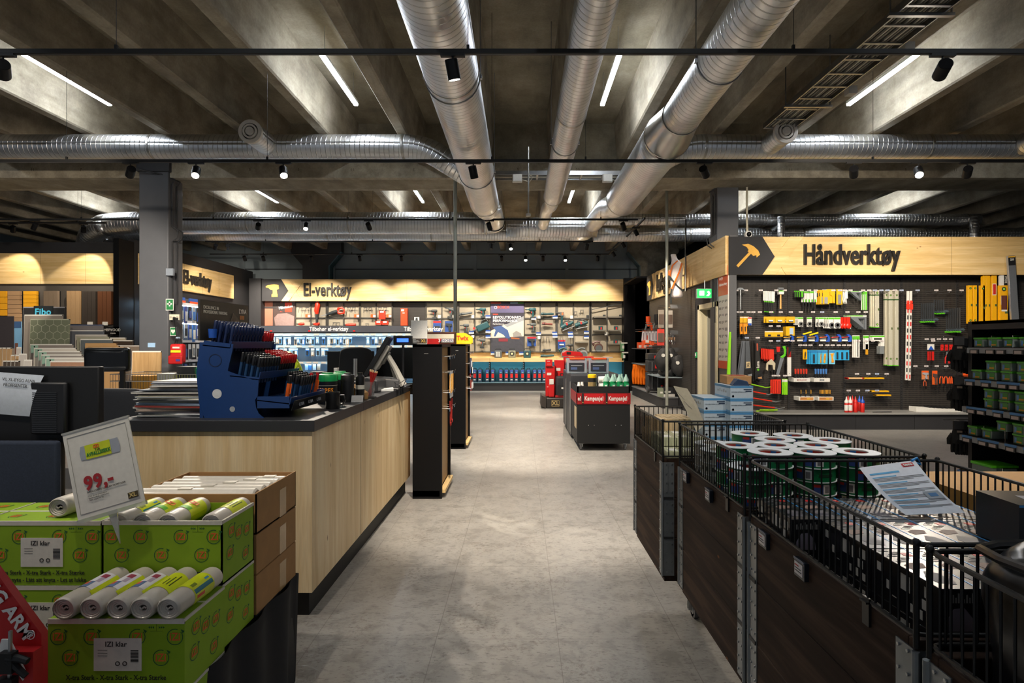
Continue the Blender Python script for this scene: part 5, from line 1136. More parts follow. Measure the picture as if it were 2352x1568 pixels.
for (a,c) in (((1556,900),(1572,918)),((1570,920),(1590,940)),((1580,945),(1600,962)),((1590,965),(1606,978))): b.bar(W(a[0],a[1],3.13),W(c[0],c[1],3.10),.002,.002,mt('77716a'))
b.build('printed_line',t)
# black mask cartons
KB=mt('17181b',.3,name='glossy_black_carton',coat=.4)
def maskbox(lb,x,y,z,W_=.082,D=.228,H_=.1,proto=[None]):
    if proto[0] is None:
        t=thing('mask_carton',lb,'carton'); MB().box(0,W_,0,D,0,H_-.001,KB).build('carton_body',t,bevel=.001)
        b=MB(); z0=H_-.0008
        b.box(W_-.004,W_,0,D,z0,z0+.0006,mt('2f8fd0',.3)); wt_=mt('5d5960',.5)
        b.prism([(.018,.03),(.05,.02),(.06,.05),(.05,.085),(.03,.09),(.012,.06)],wt_,z0,z0+.0005,'xy').prism([(.012,.1),(.05,.11),(.06,.135),(.03,.14),(.01,.125)],mt('8d6f62'),z0,z0+.0005,'xy').box(.05,.07,.18,.2,z0,z0+.0006,M_RED)
        for k in range(7): b.box(.008+.01*(k%3),.03+.012*(k%3),.145+k*.011,.149+k*.011,z0,z0+.0006,mt('6c6a6c'))
        b.build('top_print',t); b=MB(); l=mt('b9b4ac',.5)
        for (a,c,d,e) in ((.02,.045,.062,.085),(.03,.052,.035,.056),(.07,.078,.05,.08),(.09,.12,.05,.085),(.16,.17,.03,.05),(.19,.205,.06,.08),(.02,.035,.008,.026),(.05,.06,.01,.03),(.08,.088,.012,.03)): b.box(-.0006,0,a,c,d,e,l)
        b.box(-.0008,0,.135,.15,.02,.022,l).build('side_print',t)
        b=MB().prism([(.012,.012),(.07,.012),(.066,.04),(.05,.06),(.028,.058),(.014,.035)],mt('8f8794',.4),-.0008,0)
        for k in range(12): b.box(.008+k*.0057,.011+k*.0057,-.0008,0,.07,.09-(k*7%5)*.003,mt('8c8a86'))
        b.build('front_print',t); t.location=(x,y,z); t['group']='black mask cartons'; proto[0]=t; return t
    return dup(proto[0],(x,y,z),0,lb,'black mask cartons')
for r,(y,c0) in enumerate(((1.63,0),(1.398,1),(1.166,1))):
    for c in range(c0,7):
        for k in range(2):
            if c==6 and False: continue
            maskbox(f'black mask carton, {["far","middle","near"][r]} row, {ORD[c] if c else "leftmost"}{" from left" if c else ""}, {["lower","upper"][k]} layer',.775+c*.0832,y,.80+k*.1005)
MB().box(.78,1.33,1.11,1.83,.77,.795,M_CARD).build('sheet',thing('packing_sheet','cardboard layer under the black mask cartons','cardboard'))
# information sheet
t=thing('information_sheet','white printed sheet with a red tesa mark tied to the wire rail','information sheet',(0,0,0))
A,B,C_,D_=Vector((1.096,1.845,1.10)),Vector((1.276,1.845,1.125)),Vector((1.30,1.665,1.008)),Vector((1.115,1.65,1.006))
def sp(u,v): 
    p=A.lerp(B,u).lerp(D_.lerp(C_,u),v); return p+Vector((0,0,-.012*math.sin(PI*v)))
MB().grid(lambda u,v:sp(u,v),8,8,mt('d3dae4',.5)).build('sheet',t)
b=MB(); nrm=(B-A).cross(D_-A).normalized(); nrm=-nrm if nrm.z<0 else nrm
def q4(u0,u1,v0,v1,m,o=.001): b.add([sp(u0,v0)+nrm*o,sp(u1,v0)+nrm*o,sp(u1,v1)+nrm*o,sp(u0,v1)+nrm*o],[(0,1,2,3)],m)
q4(.72,.92,.03,.09,mt('c01f2c')); q4(.08,.6,.13,.16,mt('4a9fd0'))
v=.2
for k in range(6):
    q4(.08,.5+.1*(k%2),v,v+.018,mt('5aa6d2')); v+=.03
    for j in range(3): q4(.08,.95-.2*(j==2),v,v+.010,mt('6d6f74')); v+=.022
    v+=.018
q4(.68,.95,.53,.68,mt('8e98a0'),.002); q4(.74,.88,.57,.64,mt('3e6f9e'),.003)
b.build('print',t)
b=MB(); m=Matrix((( (B-A).normalized().x,0,0,0),)*4) if False else None
ux=(B-A).normalized(); uy=nrm.cross(ux); T=Matrix((ux,uy,nrm)).transposed().to_4x4(); T.translation=sp(.82,.06)+nrm*.0022; b.M=T; b.text('tesa',.016,M_WHITE,(0,0,0),'+z',.0006,.03); b.build('logo_lettering',t)
b=MB(); b.tube([sp(.93,.02)+Vector((0,0,.004)),(1.29,1.855,1.13),(1.30,1.85,1.11),(1.27,1.86,1.12)],.004,mt('1d86d0'),6).build('blue_tie',t)
# big black carton and open cardboard box on the right
t=thing('black_tool_carton','large glossy black carton with a blue edge at the right picture edge','carton',(1.19,1.36,1.001),R(-3)); MB().box(0,.3,0,.14,0,.115,KB).box(0,.3,-.0008,0,.109,.1145,mt('2f8fd0',.3)).build('carton_body',t,bevel=.001)
b=MB(); 
for k in range(4): b.box(.02+.07*k,.07+.07*k,-.001,0,.02,.022,mt('77787c')).box(.02+.07*k,.065+.07*k,-.001,0,.03,.032,mt('77787c')).box(.02+.07*k,.06+.07*k,-.001,0,.04,.042,mt('77787c'))
b.tube([(.06,-.001,.085),(.10,-.001,.075),(.13,-.001,.072)],.003,mt('a9a9a6'),5).prism([(.05,.03),(.12,.03),(.13,.08),(.06,.09)],mt('9e9aa0',.4),.115,.1155,'xy').build('print',t)
t=thing('open_cardboard_box','open brown cardboard box with a wide flap at the right picture edge','carton',(1.46,1.72,0.0)); OC=mt('c08d48',.7)
MB().box(0,.5,0,.4,.05,1.02,OC).build('carton_body',t); MB().prism([(-.10,-.09),(.5,-.09),(.5,.09),(.02,.0)],OC,1.02,1.025,'xy').build('flap',t)
b=MB(); a_=[(0,0,1.024),(.5,0,1.024),(.5,-.17,1.10),(-.03,-.12,1.10)]
t.location=(1.44,1.75,0)
# black sack
t=thing('black_sack','shiny black plastic sack filling the nearest crate','sack',(1.055,.635,.80)); bm=mt('121316',.28,bump=.6,bs=9,name='black_plastic')
def sq(a,rx,ry,n=9):
    c,s_=math.cos(a),math.sin(a); k=(abs(c)**n+abs(s_)**n)**(-1/n); return rx*k*c,ry*k*s_
b=MB(); n=64; vs=[]; prof=[(.1,-.4),(.9,-.39),(.95,-.1),(.98,.12),(1.0,.26),(1.0,.33),(.93,.365),(.8,.37),(.5,.33),(.02,.32)]
for q,z in prof: vs+=[(*[v*q for v in sq(2*PI*k/n,.283,.385)],z+.008*math.sin(7*2*PI*k/n)*(q>.7)) for k in range(n)]
b.add(vs,[(i*n+k,i*n+(k+1)%n,(i+1)*n+(k+1)%n,(i+1)*n+k) for i in range(len(prof)-1) for k in range(n)],bm); o=b.build('sack_body',t)
tx_=bpy.data.textures.new('crumple','CLOUDS'); tx_.noise_scale=.12; sb=o.modifiers.new('sub','SUBSURF'); sb.levels=2; sb.render_levels=2; dm_=o.modifiers.new('d','DISPLACE'); dm_.texture=tx_; dm_.strength=.03; dm_.mid_level=.7
b=MB().tube([(*sq(a,.28,.38),.352+.008*math.sin(5*a)) for a in [2*PI*k/48 for k in range(48)]],.008,bm,8,close=True); b.build('rolled_edge',t)
MB().prism([(-.14,.02),(.10,.0),(.14,.2),(-.06,.24)],mt('a9b4c0',.35),.375,.378,'xy').build('paper_slip',t)
# ================= TOOL BUILDERS =================
TS=H and F
def P2(px,py,Y): v=W(px,py,Y); return (v.x,v.y,v.z)
hk=mt('9ea3a6',.3,.8,var=0); tagw=mt('d5cdca',.5,var=0); tagb=mt('aab9d2',.5,var=0)
YH=10.2; U=YH/F           # metres per photo pixel at the hook tips
def T(name,lb,cat,px,py,Y=YH,rot=0,grp=None): return thing(name,lb,cat,P2(px,py,Y),rot,grp)
def sil(name,t,pts,m,y0=0,y1=.02,k=1.0,bev=0): return MB().prism([(a*k,b*k) for a,b in pts],m,y0,y1).build(name,t,bevel=bev)
# --- wire hooks with price tags
HKP=[None]
def hook(px,py,lb,blue=False,Y=YH,back=YT,grp='wire hooks with price tags on the tool wall'):
    t=T('display_hook',lb,'hook',px,py,Y,0,grp); MB().tube([(0,back-Y,.0),(0,0,0),(0,-.008,.02)],.003,hk,5).tube([(.0,back-Y,.04),(0,-.004,.045)],.0025,hk,5).build('hook_wire',t)
    MB().box(-.036,.036,-.008,-.005,.03,.056,tagb if blue else tagw).box(-.028,.01,-.0095,-.008,.045,.05,mt('8a7f80',.5,var=0)).box(-.028,.025,-.0095,-.008,.036,.040,mt('8a7f80',.5,var=0)).build('price_tag',t)
hl={ 'top row':(672,[1683+v for v in (8,30,64,100,119,)]+[1841,1858,1873,1893,1914,1929,1940,1953,1982,1996,2009,2024,2038,2055,2070,2107,2150,2180,2208],(1717,1784,1929,2009,2024,2038,2070,2107)),
 'second row':(722,[1703,1719,1745,1771,1793,1816,1839,1867,1888,1919,1946,1971,1988,1692,1730],(1888,)),
 'third row':(754,[1770,1788],()),
 'saw row':(781,[1715,1740],(1715,)), 'fourth row':(788,[1770,1787,1804,1820,1971,1989,2005,2025,2143],(1787,)),
 'knife row':(798,[1838,1849,1861,1885,1900,1912,1926,1938,1950],()),
 'right middle row':(784,[2128,2142,2156,2170,2184,2200],()),'right lower row':(846,[2102,2127,2151,2173,2187,2205,2221],()),
 'scissor row':(868,[1777,1787,1803],()),'low row':(902,[1949,1970,1992,2014],(1992,2014)),'rod row':(864,[1968,1994,2014,2036],(2014,))}
for r,(py,xs,bl) in hl.items():
    for i,x in enumerate(sorted(xs)): hook(x,py,f'wire hook with a {"pale blue" if x in bl else "white"} price tag, {ORD[i] if i else "leftmost"}{" from left" if i else ""} in the {r}',x in bl)
# --- hanging goods
gsil=mt('b9bdbf',.3,.8); blk=mt('1b1b1c',.45); yel=mt('e0a90f',.45); grn=mt('57b81e',.45); wht=mt('d8d6cf',.5); org=mt('e4561c',.45); red=mt('c3201a',.45); blu=mt('1f4fae',.4); sky=mt('2b93c6',.4); clr=mt('ccd3d6',.15,trans=.6,var=0)
def pack(name,lb,cat,px,py,w,h,card,inner=None,head=None,Y=YH,grp=None,d=.012,header=.16):
    """blister card, w,h in photo pixels, hanging from its top centre"""
    t=T(name,lb,cat,px,py,Y,0,grp); w*=U;h*=U
    MB().prism([(-w/2,-h),(w/2,-h),(w/2,-.002),(w/2-.004,0),(-w/2+.004,0),(-w/2,-.002)],card,0,.002).build('card',t)
    if head: MB().box(-w/2+.002,w/2-.002,-.001,0,-h*header*1.2,-h*.03,head).build('header_print',t)
    if inner: inner(t,w,h,d)
    return t
def i_bar(m,wf=.4,top=.25,bot=.92,m2=None):
    def f(t,w,h,d):
        MB().box(-w*wf/2,w*wf/2,-d,0,-h*bot,-h*top,m).build('tool',t,bevel=.002)
        if m2: MB().box(-w*wf/2,w*wf/2,-d-.003,-d*.3,-h*(top+.22),-h*top,m2).build('tool_tip',t)
    return f
def i_knife(m):
    def f(t,w,h,d): MB().prism([(-w*.2,-h*.9),(w*.05,-h*.92),(w*.2,-h*.35),(w*.1,-h*.22),(-w*.1,-h*.3)],m,-d,0).build('knife_handle',t,bevel=.002); MB().box(-.004,.004,-d-.002,-d,-h*.7,-h*.4,blk).build('slider',t)
    return f
def i_gun(m):
    def f(t,w,h,d): MB().prism([(-w*.4,-h*.2),(w*.35,-h*.25),(w*.42,-h*.45),(w*.18,-h*.5),(w*.28,-h*.95),(0,-h*.95),(-w*.05,-h*.5),(-w*.4,-h*.42)],m,-d*1.6,0).build('tool',t,bevel=.003)
    return f
def i_reel(m,m2=None):
    def f(t,w,h,d): MB().ring((0,-d,-h*.72),w*.22,w*.42,d,m,24).lathe((0,-d*.7,-h*.72),[(0,0),(w*.2,0)],mt('8c8d8c'),20,'y').build('tape_reel',t)
    return f
def rowp(name,desc,cat,xs,py,w,h,card,inner,head,grp,Y=YH,dy=None,d=.012):
    n=len(xs)
    for i,x in enumerate(xs):
        nm='' if n==1 else (', leftmost one' if i==0 else (', rightmost one' if i==n-1 else f', {ORD[i]} from left'))
        pack(name,desc+nm,cat,x,py,w,h,card,inner,head,Y+(dy[i] if dy else 0),grp if n>1 else None,d)
# top row
t=T('claw_hammer','bare steel claw hammer at the left end of the tool wall','hammer',1701,665,grp=None)
MB().tube([(0,0,0),(0,0,-.36)],[.010,.012],gsil,10).build('shaft',t); sil('hammer_head',t,[(-.07,-.01),(-.06,.02),(-.02,.035),(.03,.03),(.075,-.01),(.085,-.03),(.05,-.008),(.02,.0),(-.02,0),(-.05,0)],gsil,-.015,.015)
t=T('rubber_mallet','hammer with a pale wooden handle and boxed head on the tool wall','hammer',1793,663); MB().tube([(0,0,-.05),(0,0,-.36)],[.014,.018],mt('c99a56',.5),10).build('handle',t); MB().cyl((-.045,0,.0),(.045,0,.0),.028,gsil,14).build('mallet_head',t); MB().box(-.045,.045,-.03,.03,-.1,-.035,wht).box(-.045,.045,-.031,.0,-.05,-.035,grn).build('cardboard_sleeve',t)
for i in range(5):
    t=T('small_axe',f'packed axe with a white sleeve and green-black handle, {ORD[i] if i else "leftmost"}{" from left" if i else ""} in its cluster','axe',1757+i*4.6,668+i*.3,YH+.12-.03*i,grp='packed axes on the top row'); sil('sleeve',t,[(-.03,-.17),(.03,-.19),(.035,0),(-.03,0)],wht,0,.02); sil('handle',t,[(-.01,-.18),(.012,-.18),(.014,-.33),(.02,-.38),(-.01,-.38),(-.008,-.33)],blk,.004,.016); MB().box(-.012,.016,.002,.018,-.2,-.18,grn).box(-.012,.02,.002,.018,-.38,-.365,grn).build('green_grip_ring',t)
rowp('chisel','short packed chisel with a green grip','chisel',[1828,1832,1837,1842],667,9,16,blk,i_bar(grn,.5,.1,.95),grn,'green gripped chisels',dy=[.12,.08,.04,0])
rowp('chisel_pack','tall white packed wood chisel with a green tip','chisel',[1845,1851,1858,1865],668,9,26,wht,i_bar(blk,.3,.75,1.55,grn),grn,'white packed wood chisels',dy=[.09,.06,.03,0])
rowp('chisel_pack','wide white packed wood chisel left of the yellow packs','chisel',[1869,1872],668,8,26,wht,i_bar(blk,.3,.75,1.55,grn),None,'wide white chisel packs',dy=[.02,0])
rowp('staple_gun_pack','yellow pack with a clear window beside the white chisels','packaged tool',[1879,1886,1893],666,13,33,yel,i_gun(mt('3a3a3a')),None,'yellow window packs on the top row',dy=[.08,.04,0])
rowp('plane_pack','yellow pack with a clear grey tool at the centre of the top row','packaged tool',[1890,1897],666,14,32,yel,i_bar(mt('8d8f8e'),.5,.5,.98),None,'yellow packs with grey tools',dy=[-.01,-.04])
rowp('staple_gun','yellow pistol grip staple gun on the top row','staple gun',[1905,1911],664,14,32,yel,i_gun(yel),None,'yellow staple guns',dy=[.05,0])
pack('saw_set_pack','narrow yellow pack with a grey body right of staple guns','packaged tool',1928,664,14,35,yel,i_bar(mt('777a7a'),.5,.35,.95),None)
for i in range(3):
    t=T('snap_cutter',f'white handled hook shaped cutter, {["left","middle","right"][i]} of three','cutter',1936+i*3.5,666,YH+.05-.02*i,grp='white hook shaped cutters'); sil('curved_body',t,[(-.03,0),(.03,0),(.035,-.15),(.01,-.15),(.02,-.25),(.0,-.2),(-.02,-.12)],wht,0,.02)
def square(lb,px,py,s,grp,Y,dark=False):
    t=T('carpenter_square',lb,'square',px,py,Y,0,grp); s*=U
    sil('blade',t,[(-s,0),(s*.55,0),(s*.55,-s*1.35),(s*.38,-s*1.35),(s*.38,-s*.3),(-s*.25,-s*.3),(s*.3,-s*1.0),(s*.3,-s*1.25),(-s*.9,-s*.3)],gsil,0,.003); MB().box(-s,s*.55,-.004,.008,-s*.14,.0,wht).box(-s,s*.2,-.006,-.003,-s*.1,-.002,grn).build('stock',t)
for i in range(3): square(f'small packed carpenter square on the top row, {["back","middle","front"][i]} one',1964+i*3,668,16,'small carpenter squares',YH+.1-.05*i)
for i in range(5): square(f'larger packed carpenter square on the second row, {["rearmost","fourth","third","second","front"][i]} one',1961+i*4,724,24,'larger carpenter squares',YH+.16-.04*i)
def level(lb,px,py,w,h,m,Y=YH,grp=None,cap=None,vials=((.07,),),hole=None,d=.028,lean=0):
    t=T('spirit_level',lb,'spirit level',px,py,Y,(0,R(lean),0) if lean else 0,grp); w*=U;h*=U
    MB().box(-w/2,w/2,0,d*1.8,-h,0,m).build('level_body',t,bevel=.002)
    b=MB(); 
    for v in (.06,.9): b.cyl((0,-.002,-h*v-.01),(0,.004,-h*v-.01),w*.28,mt('2a2e24'),14).cyl((0,-.003,-h*v-.01),(0,.0,-h*v-.01),w*.14,mt('8fd043',.3),10)
    b.build('end_vial',t)
    MB().box(w*.12,w*.5+.001,-.002,.01,-h*.5-.03,-h*.5+.01,mt('4a5a30')).build('centre_vial',t)
    if cap: MB().box(-w/2-.001,w/2+.001,-.002,d*1.8+.002,-h-.002,-h+.012,cap).box(-w/2-.001,w/2+.001,-.002,d*1.8+.002,-h*.12-.02,-h*.12+.004,mt('3d5a34')).build('coloured_end',t)
    if hole: b=MB().box(-w*.3,w*.3,-.003,0,-h*.36,-h*.22,mt('b8221c')).box(-w*.38,w*.38,-.002,0,-h*.37,-h*.21,wht); b.build('hand_grip',t)
    return t
rowp('small_level','short white and green packed level','spirit level',[1981,1985,1989],668,6,44,wht,i_bar(grn,.5,.2,1.0),grn,'short packed levels',dy=[.08,.04,0])
ls=mt('c9c4b0',.4,.3)
for i,x in enumerate((2004,2010,2015)): level(f'medium silver level with green ends, {["rear","middle","front"][i]} of three',x,666,9,86,ls,YH+.1-.05*i,'medium silver levels',grn)
for i,x in enumerate((2037,2046,2053,2060)): level(f'long silver level with dark vials, {ORD[i] if i else "leftmost"}{" from left" if i else ""}',x,666,8,174,ls,YH+[.08,.0,.06,0][i],'long silver levels',grn)
for i,x in enumerate((2086,2093)):
    t=T('measuring_staff',f'red and white graduated measuring staff, {["left","right"][i]} one','measuring staff',x,668,YH+.04-.04*i,(0,R(1),0),'red and white measuring staffs'); b=MB().box(-.018,.018,0,.02,-1.6,0,wht); b.build('staff_body',t); b=MB()
    for k in range(12): b.box(-.009,.011,-.002,0,-.2-k*.118-.075,-.2-k*.118,red if k%2 else blk) 
    b.build('scale_marks',t); MB().ball((0,-.004,-.2),.032,mt('d8331c'),12,(1,.4,1)).box(-.03,.03,-.012,0,-.33,-.23,mt('d8331c')).build('red_clamp',t)
# second row
for i,x in enumerate((1704,1712)):
    t=T('staple_hammer',f'orange yellow tacker with an oval grip opening, {["left","right"][i]} one','stapler',x,742,YH+.05-.05*i,grp='orange yellow tackers'); b=MB(); b.prism([(-.035,0),(.055,.0),(.06,-.04),(.03,-.06),(.035,-.19),(-.03,-.2)],mt('e08e14',.45),0,.03); b.build('tacker_body',t,bevel=.004); MB().box(-.012,.006,-.002,0,-.15,-.06,blk).build('grip_opening',t); MB().bar((.05,.01,-.06),(.085,.01,-.17),.012,.012,blk).build('lever',t)
rowp('sanding_pack','yellow card with a white print above the tackers','packaged tool',[1706,1714],727,13,14,yel,None,wht,'yellow cards above the tackers',dy=[.09,.06])
rowp('sticker_pack','white and blue card right of the tackers','packaged tool',[1722],728,9,19,wht,i_bar(blu,.8,.75,1.0),red,None)
rowp('utility_blade_pack','wide yellow blade pack on the second row','packaged tool',[1764,1770,1784,1791,1808,1816],727,20,14,yel,i_bar(blk,.5,.55,.9,wht),mt('caa018'),'wide yellow blade packs',dy=[.08,0,.08,0,.08,0])
rowp('hinge_pack','grey card with a white sticker on the second row','packaged tool',[1825,1829,1833],728,6,18,wht,i_bar(mt('a9aaa4'),.5,.4,.9),grn,'narrow grey cards on the second row',dy=[.09,.06,.03])
rowp('tape_measure_pack','white card holding a round grey tape measure','tape measure',[1839,1859,1879,1886],728,12,22,wht,i_reel(mt('6b6c6a')),grn,'white cards with round tape measures',dy=[0,0,.06,0],d=.02)
rowp('long_tape_pack','white card with a large round tape and green rim','tape measure',[1898,1902,1906,1910,1923],728,15,26,wht,i_reel(mt('55565a')),grn,'white cards with large round tapes',dy=[.16,.12,.08,.04,0],d=.02)
for i,x in enumerate((1935,1942,1949)):
    t=T('chalk_line',f'red chalk line reel with a hooked top, {["left","middle","right"][i]} one','chalk line',x,731,YH+.06-.03*i,grp='red chalk line reels'); MB().ball((0,0,-.13),.052,mt('cf2413',.35),14,(1,.5,1.1)).box(-.03,.03,0,.01,-.08,.02,mt('cf2413',.35)).build('reel_body',t); MB().tube([(.03,0,-.1),(.05,0,-.14),(.03,0,-.18)],.006,gsil,6).build('crank',t)
# third row
rowp('blade_set_pack','long yellow blade pack on the third row','packaged tool',[1767,1788],760,21,13,yel,i_bar(blk,.3,.6,.9),wht,'long yellow blade packs',dy=[0,0])
t=T('yellow_box','bright yellow box with a pale window at the centre left','box',1815,749.5); MB().box(-.075,.08,0,.12,-.165,0,yel).build('carton_body',t,bevel=.002); MB().box(-.01,.055,-.002,0,-.14,-.03,mt('a9bfd8')).build('window_print',t)
for i,x in enumerate((1815,1845,1872,1898,1925,1948)):
    t=T('blue_tape_dispenser',f'blue plastic mitre guide on the blue row, {ORD[i] if i else "leftmost"}{" from left" if i else ""}','mitre guide',x,768,YH,grp='blue plastic guides'); b=MB().prism([(-.02,0),(.03,.005),(.06,-.03),(.07,-.08),(.06,-.13),(-.0,-.13),(.03,-.1),(.035,-.06),(.0,-.03)],blu,0,.05); b.build('curved_body',t,bevel=.004); MB().box(-.1,.0,.01,.03,-.07,-.04,mt('b3b7ba',.4)).box(-.1,-.0,.01,.03,-.12,-.09,wht).build('rail',t)
    MB().bar((-.12,.0,-.055),(.0,-.01,-.04),.02,.012,[yel,yel,mt('c98a3c'),org,red,red][i]).build('coloured_insert',t)
for i,(a,b_) in enumerate(((1846,763),(1861,765))):
    t=T('folding_rule',f'yellow folding rule lying slanted above the blue guides, {["left","right"][i]} one','folding rule',a,b_+4,YH-.03,(0,R(-16),0),'yellow folding rules'); MB().box(-.01,.15,0,.02,-.012,.012,mt('e6cf16',.4)).build('rule_body',t)
# saws
def saw(lb,px,py,L,blade,handle,grp,Y,lean=3,txt=None):
    t=T('hand_saw',lb,'hand saw',px,py,Y,(0,R(lean),0),grp); sil('blade',t,[(-.03,0),(.03,0),(.05,-L),(-.05,-L)],blade,0,.004); b=MB(); h=[(-.055,-L),(.06,-L+.02),(.075,-L-.06),(.07,-L-.13),(.03,-L-.16),(-.03,-L-.12),(-.06,-L-.14),(-.065,-L-.08)]
    b.prism(h,blk,-.008,.014); b.prism([(-.02,-L-.05),(.045,-L-.03),(.045,-L-.1),(-.01,-L-.1)],mt('050505'),-.009,.0145); b.build('handle',t,bevel=.002); MB().prism([(-.02,-L-.10),(.055,-L-.085),(.06,-L-.125),(.0,-L-.12)],handle,-.012,.016).build('grip_inlay',t)
    if txt=='XL': MB().box(-.036,.036,-.002,0,-L+.02,-L+.13,mt('c9b184')).text('XL',.06,blk,(0,-.003,-L+.075),'-y',.001,.03,rot=90).build('printed_mark',t)
    elif txt: MB().text(txt,.07,mt('cfcac0'),(0,-.002,-L+.13),'-y',.001,.03,rot=90).cyl((0,-.002,-L+.04),(0,0,-L+.04),.02,grn,12).box(-.012,.012,-.001,0,-.18,-.05,mt('a8472c')).build('printed_mark',t)
sg=mt('6e7276',.35,.6)
for i,x in enumerate((1707,1711)): saw(f'hand saw in a long grey sleeve at the left end, {["rear","front"][i]} one',x,783,.62,mt('7a7f86',.35,.5),blk,'grey sleeved hand saws',YH+.1-.05*i,6)
saw('hand saw with a pale XL square at the blade end',1717,783,.50,sg,mt('8a8c90'),None,YH,-1.5,'XL')
for i,x in enumerate((1727,1731,1735)): saw(f'dark hand saw behind the lettered one, {["first","second","third"][i]} layer',x,782,.60,mt('2c2a29',.4,.3),blk,'dark hand saws',YH+.15-.03*i,-1)
saw('dark hand saw with white lettering and a tan grip',1739,782,.56,mt('33312f',.4,.3),mt('b98a5c'),None,YH,-2,'luna')
for i in range(6):
    t=T('hack_saw',f'red framed hacksaw in a tight bunch, {ORD[i] if i else "leftmost"}{" from left" if i else ""}','hacksaw',1752+i*3.8,800+i*.4,YH+.16-.03*i,grp='red framed hacksaws'); b=MB().prism([(-.03,-.0),(.05,.0),(.055,-.17),(.03,-.23),(.02,-.2),(-.0,-.16),(-.035,-.2)],mt('d0301c',.4),0,.012); b.build('saw_frame',t)
    sil('top_grip',t,[(-.02,.01),(.04,.01),(.03,.05),(-.01,.05)],blk,0,.015)
    if i==5: MB().prism([(-.09,-.25),(.0,-.17),(.07,-.25),(.06,-.37),(.03,-.36),(.02,-.28),(-.06,-.27),(-.06,-.38),(-.1,-.36)],mt('bdb298',.4),-.02,-.005).build('handle_casting',t)
for i,(x,c) in enumerate(((1788,red),(1801,grn))):
    t=T('pruning_saw',['red headed folding saw beside the hacksaws','green handled curved pruning saw'][i],'pruning saw',x,796,YH,(0,R(8 if i else 3),0)); sil('handle',t,[(-.03,-.0),(.02,.02),(.05,-.06),(.05,-.16),(-.0,-.21),(-.04,-.19),(.02,-.13),(.01,-.06)] if i else [(-.035,.0),(.035,.0),(.03,-.09),(-.02,-.10)],c,0,.02,bev=.003); sil('saw_blade',t,[(-.035,-.19),(.03,-.19),(-.02,-.52),(-.07,-.51)] if i else [(-.01,-.09),(.015,-.1),(.0,-.42),(-.03,-.42)],gsil if i else blk,.006,.012)
t=T('sleeved_saw','narrow white sleeved saw with a dark red top','saw',1813,797); MB().box(-.033,.033,0,.02,-.52,-.18,wht).build('white_sleeve',t); MB().box(-.03,.03,0,.022,-.18,0,mt('8e1f18',.45)).prism([(-.02,-.18),(.03,-.06),(.03,0),(-.02,0)],blk,-.002,0).build('red_grip',t); MB().cyl((0,-.002,-.47),(0,0,-.47),.005,blk).build('hang_hole',t)
# knife packs
pack('knife_pack','slim yellow knife pack at the left of the blue packs','knife pack',1849,802,10,23,yel,i_knife(mt('5a4a1a')))
rowp('knife_pack','tall light blue pack with a dark handle on knife row','knife pack',[1859,1864,1869],804,14,32,sky,i_bar(mt('1a2c38'),.3,.3,.92),mt('1f78b0'),'tall light blue packs with dark handles',dy=[.08,.04,0])
rowp('knife_pack','tall light blue pack with an orange knife on knife row','knife pack',[1881,1886,1894],804,14,32,mt('4aa9cf',.4),i_knife(mt('e39a1c')),mt('2f7fb8'),'light blue packs with orange knives',dy=[.08,.04,0])
pack('knife_pack','tall light blue pack with an orange scraper head','knife pack',1911,804,14,32,mt('6fb9d8',.4),lambda t,w,h,d:MB().prism([(-w*.3,-h*.25),(w*.3,-h*.2),(w*.1,-h*.5),(w*.3,-h*.85),(-w*.1,-h*.9),(-w*.1,-h*.5)],mt('e8921c'),-d,0).build('scraper',t,bevel=.002),mt('2f7fb8'))
rowp('knife_pack','short light blue pack at the right end of knife row','knife pack',[1923,1934,1945],804,11,23,sky,i_bar(mt('16242e'),.35,.2,.9),None,'short light blue packs')
# right pieces in fourth row
rowp('planer_blade_pack','long white pack with a slim black tool','packaged tool',[1962,1966,1970],770,9,51,wht,i_bar(blk,.15,.15,.95),grn,'long white packs with slim black tools',dy=[.08,.04,0])
rowp('rule_pack','white and ochre packed rule','rule',[1987,1991],770,9,32,wht,None,grn,'white packed rules',dy=[.05,0]); pack('rule_pack','ochre packed rule below the white one','rule',1991,790,6,24,mt('c0891a',.45))
for i in range(3): t=T('angle_pack',f'white packed angle gauge, {["rear","middle","front"][i]} one','angle gauge',2014+i*3,770,YH+.1-.05*i,grp='packed angle gauges'); sil('blade',t,[(-.13,0),(.09,0),(.09,-.19),(.02,-.19),(.02,-.12),(-.02,-.10),(-.13,-.10)],wht,0,.004); MB().box(-.13,.09,-.003,0,-.03,-.005,grn).box(-.1,.04,-.002,0,-.08,-.045,mt('3a3a38')).build('print',t); MB().box(.0,.085,0,.006,-.33,-.19,mt('8f9494',.3,.4)).build('grey_plate',t)
# clamps
def clamp(lb,px,py,Y,grp,s=1):
    t=T('bar_clamp',lb,'clamp',px,py,Y,(0,0,0),grp); dkb=mt('445058',.4)
    MB().bar((0,0,.30*s),(0,0,-.02),.022,.012,mt('4a4e52',.4,.5)).build('steel_bar',t); MB().prism([(-.02,.0),(.06,.03),(.10,-.0),(.07,-.02),(.03,-.01),(-.0,-.03)],dkb,-.01,.02).build('jaw_body',t,bevel=.003); MB().box(-.035,.012,-.02,.03,-.05,-.028,grn).build('green_pad',t); MB().bar((.03,0,-.02),(-.0,0,-.05),.02,.03,dkb).build('jaw_arm',t)
def clampset(n,px,py,lb,grp,dx=4.6,s=1): 
    for i in range(n): clamp(f'{lb}, {ORD[i] if i else "leftmost"}{" from left" if i else ""}',px+i*dx,py+.5*math.sin(i),YH+.25-.04*i,grp,s)
clampset(7,2116,734,'black bar clamp with a green pad in the middle set','bar clamps, middle set')
clampset(5,2146,715,'black bar clamp with a green pad in the upper set','bar clamps, upper set',5.2,.7)
